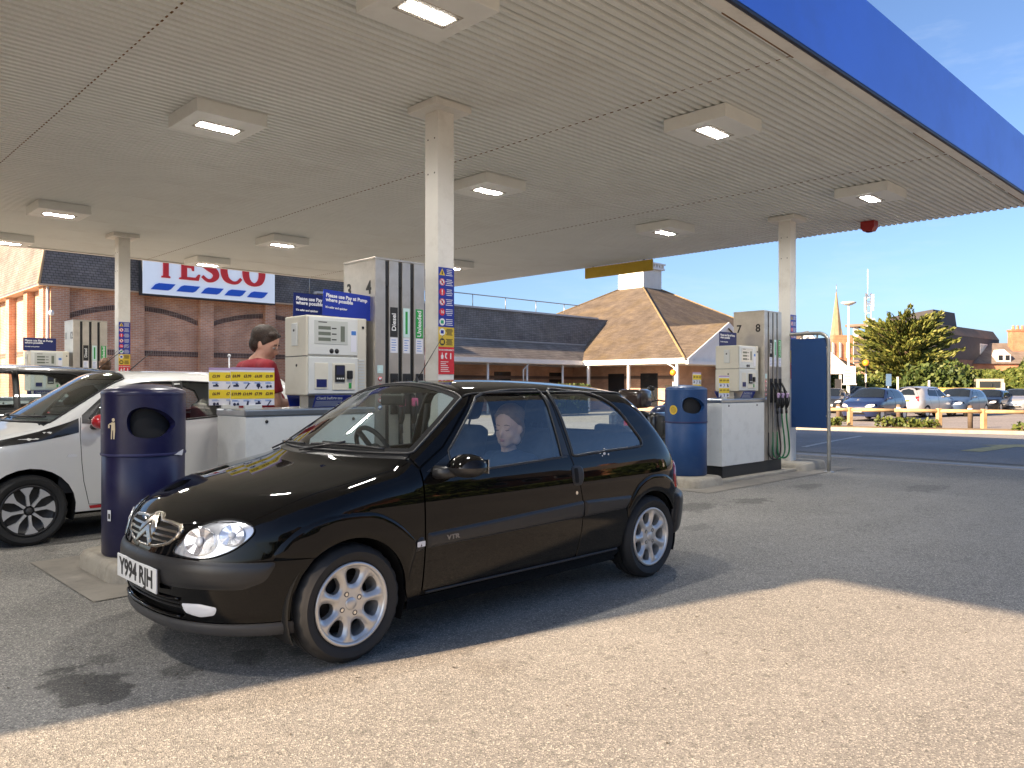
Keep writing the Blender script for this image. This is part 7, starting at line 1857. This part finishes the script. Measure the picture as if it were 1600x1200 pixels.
def head(mb, f=1., heavy=0.):
    """Head shapes around the origin (chin-to-crown about .235), face towards +X."""
    mb.ball((-.012, 0, .035), (.100, .078, .092), 20, 14)            # skull
    mb.ball((.020, 0, -.030), (.072, .064 + .008 * heavy, .085), 18, 12)  # face
    mb.ball((.052, 0, -.095), (.036, .036 + .01 * heavy, .026), 12, 8)     # chin
    for s in (-1, 1):
        mb.ball((.050, s * .036, -.040), (.030, .026 + .006 * heavy, .032), 10, 8)   # cheek
        mb.ball((.005, s * .052, -.078), (.040, .022 + .010 * heavy, .034), 10, 8)   # jaw
        mb.ball((.068, s * .030, .012), (.018, .026, .010), 10, 8)                    # brow
        mb.ball((-.008, s * .079, -.018), (.018, .010, .031), 10, 8)                  # ear
    mb.tube([(.080, 0, .004), (.093, 0, -.014), (.106, 0, -.034), (.088, 0, -.046)], [.011, .012, .015, .014], 10)
    mb.ball((.080, 0, -.070), (.014, .024, .012), 10, 8)                # mouth
def face_bits(M4, parent, lipm=m_lip, closed=None):
    for s in (-1, 1):
        if closed:
            MB().ball((.0765, s * .031, -.004), (.0105, .0155, .0085), 12, 8).xf(M4).build('eyelid', closed, parent)
            MB().tube([(.082, s * .018, -.010), (.0885, s * .031, -.0135), (.080, s * .045, -.010)], [.0014, .0020, .0014], 6).xf(M4).build('eyelash', m_iris, parent)
            MB().tube([(.083, s * .014, .017), (.088, s * .032, .021), (.078, s * .050, .015)], [.002, .0028, .0015], 6).xf(M4).build('eyebrow', M('fair_brow', (.20, .12, .07), .8, var=0), parent)
            continue
        MB().ball((.0765, s * .031, -.006), (.010, .0145, .0075), 12, 8).xf(M4).build('eye', m_eye, parent); MB().ball((.0850, s * .031, -.0075), (.003, .006, .006), 10, 8).xf(M4).build('iris', m_iris, parent)
        MB().tube([(.083, s * .014, .017), (.088, s * .032, .022), (.078, s * .050, .016)], [.003, .0042, .0025], 6).xf(M4).build('eyebrow', m_brow, parent)
    MB().ball((.0925, 0, -.0665), (.005, .020, .0042), 10, 6).ball((.0910, 0, -.0745), (.005, .017, .0046), 10, 6).xf(M4).build('lips', lipm, parent)
def hand(mb, wrist, dirn, palmn, s=1., curl=.5):
    """Palm and five bent fingers."""
    d = Vector(dirn).normalized(); n = Vector(palmn); n = (n - d * n.dot(d)).normalized(); w = d.cross(n); W0 = Vector(wrist)
    mb.tube([W0, W0 + d * .045 * s, W0 + d * .085 * s], [.026 * s, .032 * s, .030 * s], 10)
    for k, (o, L) in enumerate(((-.027, .068), (-.009, .080), (.010, .075), (.027, .058))):
        b = W0 + d * .088 * s + w * o * s; c = curl * (1 + .1 * k); p = [b]; a = 0.
        for q in (.42, .32, .26): a += c * .55; p.append(p[-1] + (d * math.cos(a) + n * math.sin(a)) * L * q * s)
        mb.tube(p, [.0095 * s, .009 * s, .0085 * s, .007 * s], 8); mb.ball(p[-1], .007 * s, 8, 6)
    b = W0 + d * .03 * s - w * .026 * s; p = [b, b + (d * .6 - w * .6 + n * .3).normalized() * .034 * s]; p.append(p[-1] + (d * .85 - w * .1 + n * .45).normalized() * .030 * s); mb.tube(p, [.013 * s, .0105 * s, .008 * s], 8)
def person(lab, loc, rz, sc, skin, hair, top, bottom, hm, arms, shirt_r, heavy=0., short=True, hairf=None, vox=.0125):
    t = thing('person', lab, 'person', loc, rz)
    S = sc
    P = lambda *p: (p[0] * S, p[1] * S, p[2] * S)
    bd = MB()
    hm4 = Matrix.Translation(P(*hm['pos'])) @ Matrix.Rotation(hm.get('yaw', 0), 4, 'Z') @ Matrix.Rotation(hm.get('pitch', 0), 4, 'Y') @ Matrix.Scale(S * hm.get('s', 1.), 4)
    k0 = len(bd.v); head(bd, 1., heavy); bd.xf(hm4, k0)
    hp = hm['pos']
    limb(bd, [P(-.01, 0, 1.44), P(hp[0] - .02, hp[1], hp[2] - .10)], [.062 * S * (1 + .12 * heavy), .056 * S * (1 + .15 * heavy)])
    w = shirt_r
    tors = [((0., 0, .95), (.12 + .03 * heavy, .165 * w, .12)), ((0.015 + .03 * heavy, 0, 1.10), (.125 + .05 * heavy, .160 * w, .13)), ((0.01, 0, 1.27), (.125 + .03 * heavy, .175 * w, .15)), ((-.01, 0, 1.39), (.09, .150 * w, .075))]
    for c, r_ in tors: bd.ball(P(*c), tuple(q * S for q in r_), 20, 14)
    for s in (-1, 1):
        limb(bd, [P(-.01, s * .07, 1.42), P(-.01, s * .185 * w, 1.385)], [.05 * S, .062 * S])
        sh, el, wr = [P(*q) for q in arms[0 if s < 0 else 1]]
        limb(bd, [sh, el], [.056 * S, .043 * S]); limb(bd, [el, wr], [.042 * S, .028 * S])
        dv = Vector(wr) - Vector(el); hand(bd, Vector(wr), dv, (0, -s, 0.2), S, .45)
        limb(bd, [P(0, s * .09, .92), P(.02, s * .10, .50)], [.088 * S, .056 * S]); limb(bd, [P(.02, s * .10, .50), P(-.01, s * .105, .09)], [.054 * S, .038 * S]); limb(bd, [P(-.02, s * .105, .05), P(.12, s * .115, .03)], [.038 * S, .03 * S])
    remesh(bd, vox * S, 'body', skin, t, 5)
    face_bits(hm4, t)
    sh_ = MB()
    for c, r_ in tors: sh_.ball(P(*c), tuple((q + .016) * S for q in r_), 20, 14)
    for s in (-1, 1):
        limb(sh_, [P(-.01, s * .06, 1.415), P(-.01, s * .19 * w, 1.385)], [.062 * S, .078 * S])
        sh, el, wr = [Vector(P(*q)) for q in arms[0 if s < 0 else 1]]
        end = sh.lerp(el, .72) if short else wr
        sh_.tube([sh, sh.lerp(el, .4), sh.lerp(el, .72)] + ([] if short else [el, wr]), [.078 * S, .074 * S, .070 * S] + ([] if short else [.058 * S, .042 * S]), 14); sh_.ball(tuple(sh), .077 * S)
        if not short: sh_.ball(tuple(el), .057 * S)
    remesh(sh_, vox * S, 'shirt', top, t, 6)
    tr = MB(); tr.ball(P(0, 0, .93), ((.135 + .03 * heavy) * S, (.172 * w) * S, .115 * S), 18, 12)
    for s in (-1, 1): limb(tr, [P(0, s * .088, .90), P(.02, s * .10, .50)], [.102 * S, .074 * S]); limb(tr, [P(.02, s * .10, .50), P(-.01, s * .105, .09)], [.073 * S, .060 * S])
    remesh(tr, vox * S, 'trousers', bottom, t, 5)
    for s in (-1, 1): MB().ball(P(.05, s * .112, .035), (.145 * S, .05 * S, .045 * S), 14, 10).build('shoe', m_shoe, t)
    h = MB(); hairf(h); h.xf(hm4); remesh(h, .009 * S, 'hair', hair, t, 3)
    return t
def hair_short(h):
    h.ball((-.022, 0, .048), (.104, .088, .090), 22, 16); h.ball((-.055, 0, -.01), (.062, .080, .075), 16, 12)
    for k in range(26): a = rnd.uniform(-1.3, 1.3); h.ball((.022 + .036 * math.cos(a) + rnd.uniform(-.008, .006), .068 * math.sin(a), .074 + .022 * math.cos(a) * rnd.random()), (.022, .016, .017), 8, 6)
    for s in (-1, 1): h.ball((.008, s * .076, .022), (.022, .010, .036), 10, 8)
def hair_tied(h):
    h.ball((-.022, 0, .052), (.100, .086, .090), 22, 16); h.ball((-.055, 0, -.02), (.062, .078, .085), 16, 12); h.ball((-.122, 0, .062), (.048, .048, .048), 14, 10); h.ball((-.05, 0, -.085), (.045, .06, .05), 12, 8)
    for s in (-1, 1): h.tube([(.045, s * .058, .075), (.0, s * .080, .03), (-.04, s * .076, -.03)], [.014, .014, .016], 8)
# man in the red T-shirt at pump 3, turned towards the pump, looking down
person('man in a plain red T-shirt with short dark hair looking down at the pump', (3.262, 6.605, 0), R(-4), 1.055, m_skin, m_hairb, m_tred, m_jean, dict(pos=(.075, 0, 1.600), yaw=R(-42), pitch=R(20), s=1.18),
       [((0, -.235, 1.37), (.06, -.29, 1.10), (.30, -.20, 1.10)), ((0, .235, 1.37), (.06, .29, 1.10), (.28, .20, 1.06))], 1.32, 1.0, True, hair_short)
# someone beyond the black car: only the crown of the head shows
person('person with short brown hair in dark clothes standing by the store-side pump', (4.05, 13.35, 0), R(90), 1.0, m_skin, M('mid_brown_hair', (.12, .06, .03), .6, var=.3, scale=30), m_navyt, m_jean, dict(pos=(.02, 0, 1.615), pitch=R(8)),
       [((0, -.205, 1.37), (.0, -.25, 1.10), (.08, -.24, .86)), ((0, .205, 1.37), (.0, .25, 1.10), (.08, .24, .86))], 1.02, .3, False, hair_short)
# woman in the passenger seat of the black hatchback (faces the windscreen, eyes lowered)
def sitting():
    t = thing('person', 'woman with tied-back fair hair in a dark top sitting in the black hatchback', 'person', (2.05 + 1.30, 3.95 - .36, .43))
    # local: seat cushion top about z = .09; forward is -X
    hm4 = Matrix.Translation((.095, -.03, .625)) @ Matrix.Rotation(math.pi + R(18), 4, 'Z') @ Matrix.Rotation(R(6), 4, 'Y') @ Matrix.Scale(1.05, 4)
    b = MB(); head(b); b.xf(hm4)
    limb(b, [(.13, 0, .44), (.115, 0, .54)], [.052, .047])
    tors = [((.12, 0, .14), (.12, .16, .11)), ((.13, 0, .26), (.10, .145, .12)), ((.14, 0, .37), (.095, .165, .10))]
    for c, r_ in tors: b.ball(c, r_, 18, 12)
    arms = []
    for s in (-1, 1):
        sh, el, wr = (.14, s * .175, .40), (.02, s * .215, .20), (-.17, s * .10, .16); arms.append((sh, el, wr))
        limb(b, [(.14, s * .08, .42), sh], [.045, .05]); limb(b, [sh, el], [.045, .037]); limb(b, [el, wr], [.036, .025]); hand(b, Vector(wr), (-1, -s * .35, -.2), (0, 0, -1), .9, .5)
        limb(b, [(.10, s * .09, .12), (-.32, s * .10, .17)], [.082, .056]); limb(b, [(-.32, s * .10, .17), (-.52, s * .10, -.14)], [.052, .036]); limb(b, [(-.52, s * .10, -.16), (-.66, s * .10, -.17)], [.036, .028])
    remesh(b, .0105, 'body', m_skinp, t, 5); face_bits(hm4, t, m_lip, m_skinp)
    sh_ = MB()
    for c, r_ in tors: sh_.ball(c, tuple(q + .014 for q in r_), 18, 12)
    for s, (a, e, w_) in zip((-1, 1), arms):
        limb(sh_, [(.15, s * .09, .415), a], [.05, .062]); limb(sh_, [a, e], [.060, .050]); limb(sh_, [e, tuple(Vector(e).lerp(Vector(w_), .8))], [.049, .038])
    remesh(sh_, .0125, 'top', m_navyt, t, 6)
    tr = MB(); tr.ball((.11, 0, .12), (.125, .175, .09), 16, 12)
    for s in (-1, 1): limb(tr, [(.10, s * .09, .12), (-.32, s * .10, .17)], [.092, .066]); limb(tr, [(-.32, s * .10, .17), (-.50, s * .10, -.12)], [.064, .05])
    remesh(tr, .0125, 'trousers', m_jean, t, 5)
    h = MB(); hair_tied(h); h.xf(hm4); remesh(h, .008, 'hair', m_hairl, t, 3)
    for s in (-1, 1): MB().ball((-.60, s * .10, -.175), (.12, .045, .04), 12, 8).build('shoe', m_shoe, t)
    return t
sitting()
# ------------------------------------------------------------------ street furniture
m_timber = M('weathered_timber', (.42, .29, .15), .85, var=.25, scale=5, bump=.3, bscale=25); m_bollard = M('dark_timber', (.12, .085, .055), .85, var=.2, scale=6)
fp = [at(px, d) for px, d in ((1285, 29.0), (1328, 28.6), (1397, 28.1), (1467, 27.6), (1537, 27.1), (1610, 26.6), (1690, 26.1))]
rf_ = thing('timber_rail_fence', 'low timber post and rail fence along the car park verge', 'fence', (*fp[0], gz(*fp[0]) + .1))
o0 = Vector((*fp[0], gz(*fp[0]) + .1))
for i, p in enumerate(fp):
    if i == 2: continue
    q = Vector((*p, gz(*p) + .1)) - o0; MB().box(-.075, .075, -.075, .075, -.15, .66, .012).build('post', m_timber, rf_, q, (0, 0, YAW - R(80)))
for a, b in zip(fp[:-1], fp[1:]):
    va = Vector((*a, gz(*a) + .1)) - o0; vb = Vector((*b, gz(*b) + .1)) - o0; MB().tube([va + Vector((0, 0, .57)), vb + Vector((0, 0, .57))], .068, 8).build('rail', m_timber, rf_)
for i, (px, d) in enumerate(((1310, 30.5), (1404, 30.0), (1516, 28.6))):
    p = at(px, d); t = thing('bollard', ['dark timber bollard behind the rail beside the hoop', 'dark timber bollard behind the rail in front of the navy car', 'dark timber bollard behind the rail near the estate car'][i], 'bollard', (*p, gz(*p) + .01))
    MB().lathe([(.0, 0), (.085, 0), (.085, .80), (.075, .83), (0, .85)], 14).build('post', m_bollard, t); MB().lathe([(.087, .68), (.087, .74)], 14).build('white_band', m_wht, t)
m_lamp = M('lamp_column_white', (.62, .60, .55), .5, var=.03)
p = at(1326, 46); t = thing('lamp_column', 'tall pale lamp column with flat disc head in the car park', 'street lamp', (*p, gz(*p)))
MB().tube([(0, 0, 0), (0, 0, 1.4), (0, 0, 6.35)], [.10, .085, .05], 12).build('column', m_lamp, t)
MB().lathe([(0, 6.28), (.18, 6.30), (.42, 6.42), (.42, 6.47), (.1, 6.52), (0, 6.53)], 24).build('lamp_head', m_lamp, t)
nb = thing('notice_board', 'white notice board fixed low on the tall lamp column', 'sign', (p[0] - .12 * CA, p[1] - .12 * SA, gz(*p) + 1.72), YAW - R(90))
MB().box(-.36, .36, -.015, .0, 0, .98).build('panel', m_wpaint, nb); MB().box(-.42, .42, -.012, .0, -.10, -.02).build('lower_strip', m_wpaint, nb)
b = MB()
for k in range(9): b.box(-.30, .05 + .24 * rnd.random(), -.018, -.015, .10 + k * .09, .13 + k * .09)
b.build('print', m_greyt, nb)
m_amber = M('amber_globe', (.85, .30, .02), .35, var=.03)
for i, (px, d, zg) in enumerate(((1353, 42, 2.55), (1052, 43, 2.05))):
    p = at(px, d); z0 = gz(*p); t = thing('crossing_beacon', ['amber globe crossing beacon on banded pole beside the navy car', 'amber globe crossing beacon in front of the entrance pavilion'][i], 'beacon', (*p, z0))
    h = zg - z0 - .16; n = 6
    for k in range(n): MB().lathe([(.045, h * k / n), (.045, h * (k + 1) / n)], 12).build('pole_band', m_blk if k % 2 else m_wht, t)
    MB().ball((0, 0, h + .15), .17, 18, 12).build('globe', m_amber, t); MB().lathe([(.07, h - .02), (.07, h + .02), (.04, h + .03)], 12).build('collar', m_blk, t)
for i, (px, d, h, w, mat) in enumerate(((1388, 52, 2.35, .36, M('sign_grey_blue', (.10, .18, .30), .5, var=.05)), (1402, 55, 2.2, .14, m_wpaint), (1451, 48, 1.9, .12, m_wpaint), (1568, 48, 1.75, .10, m_wpaint), (1309, 50, 2.0, .4, m_greyt))):
    p = at(px, d); t = thing('parking_sign', ['blue parking sign panel on a short post', 'narrow white marker post by the rounded bush', 'plain white post in front of the tall bush', 'slim white post beside the white van', 'grey sign panel behind the porch posts'][i], 'sign', (*p, gz(*p)), YAW - R(90))
    MB().tube([(0, 0, 0), (0, 0, h)], .04, 8).build('post', m_pipe if w > .2 else m_wpaint, t); MB().box(-w / 2, w / 2, -.06, -.04, h - (.8 if w > .2 else h * .55), h, .004).build('panel', mat, t)
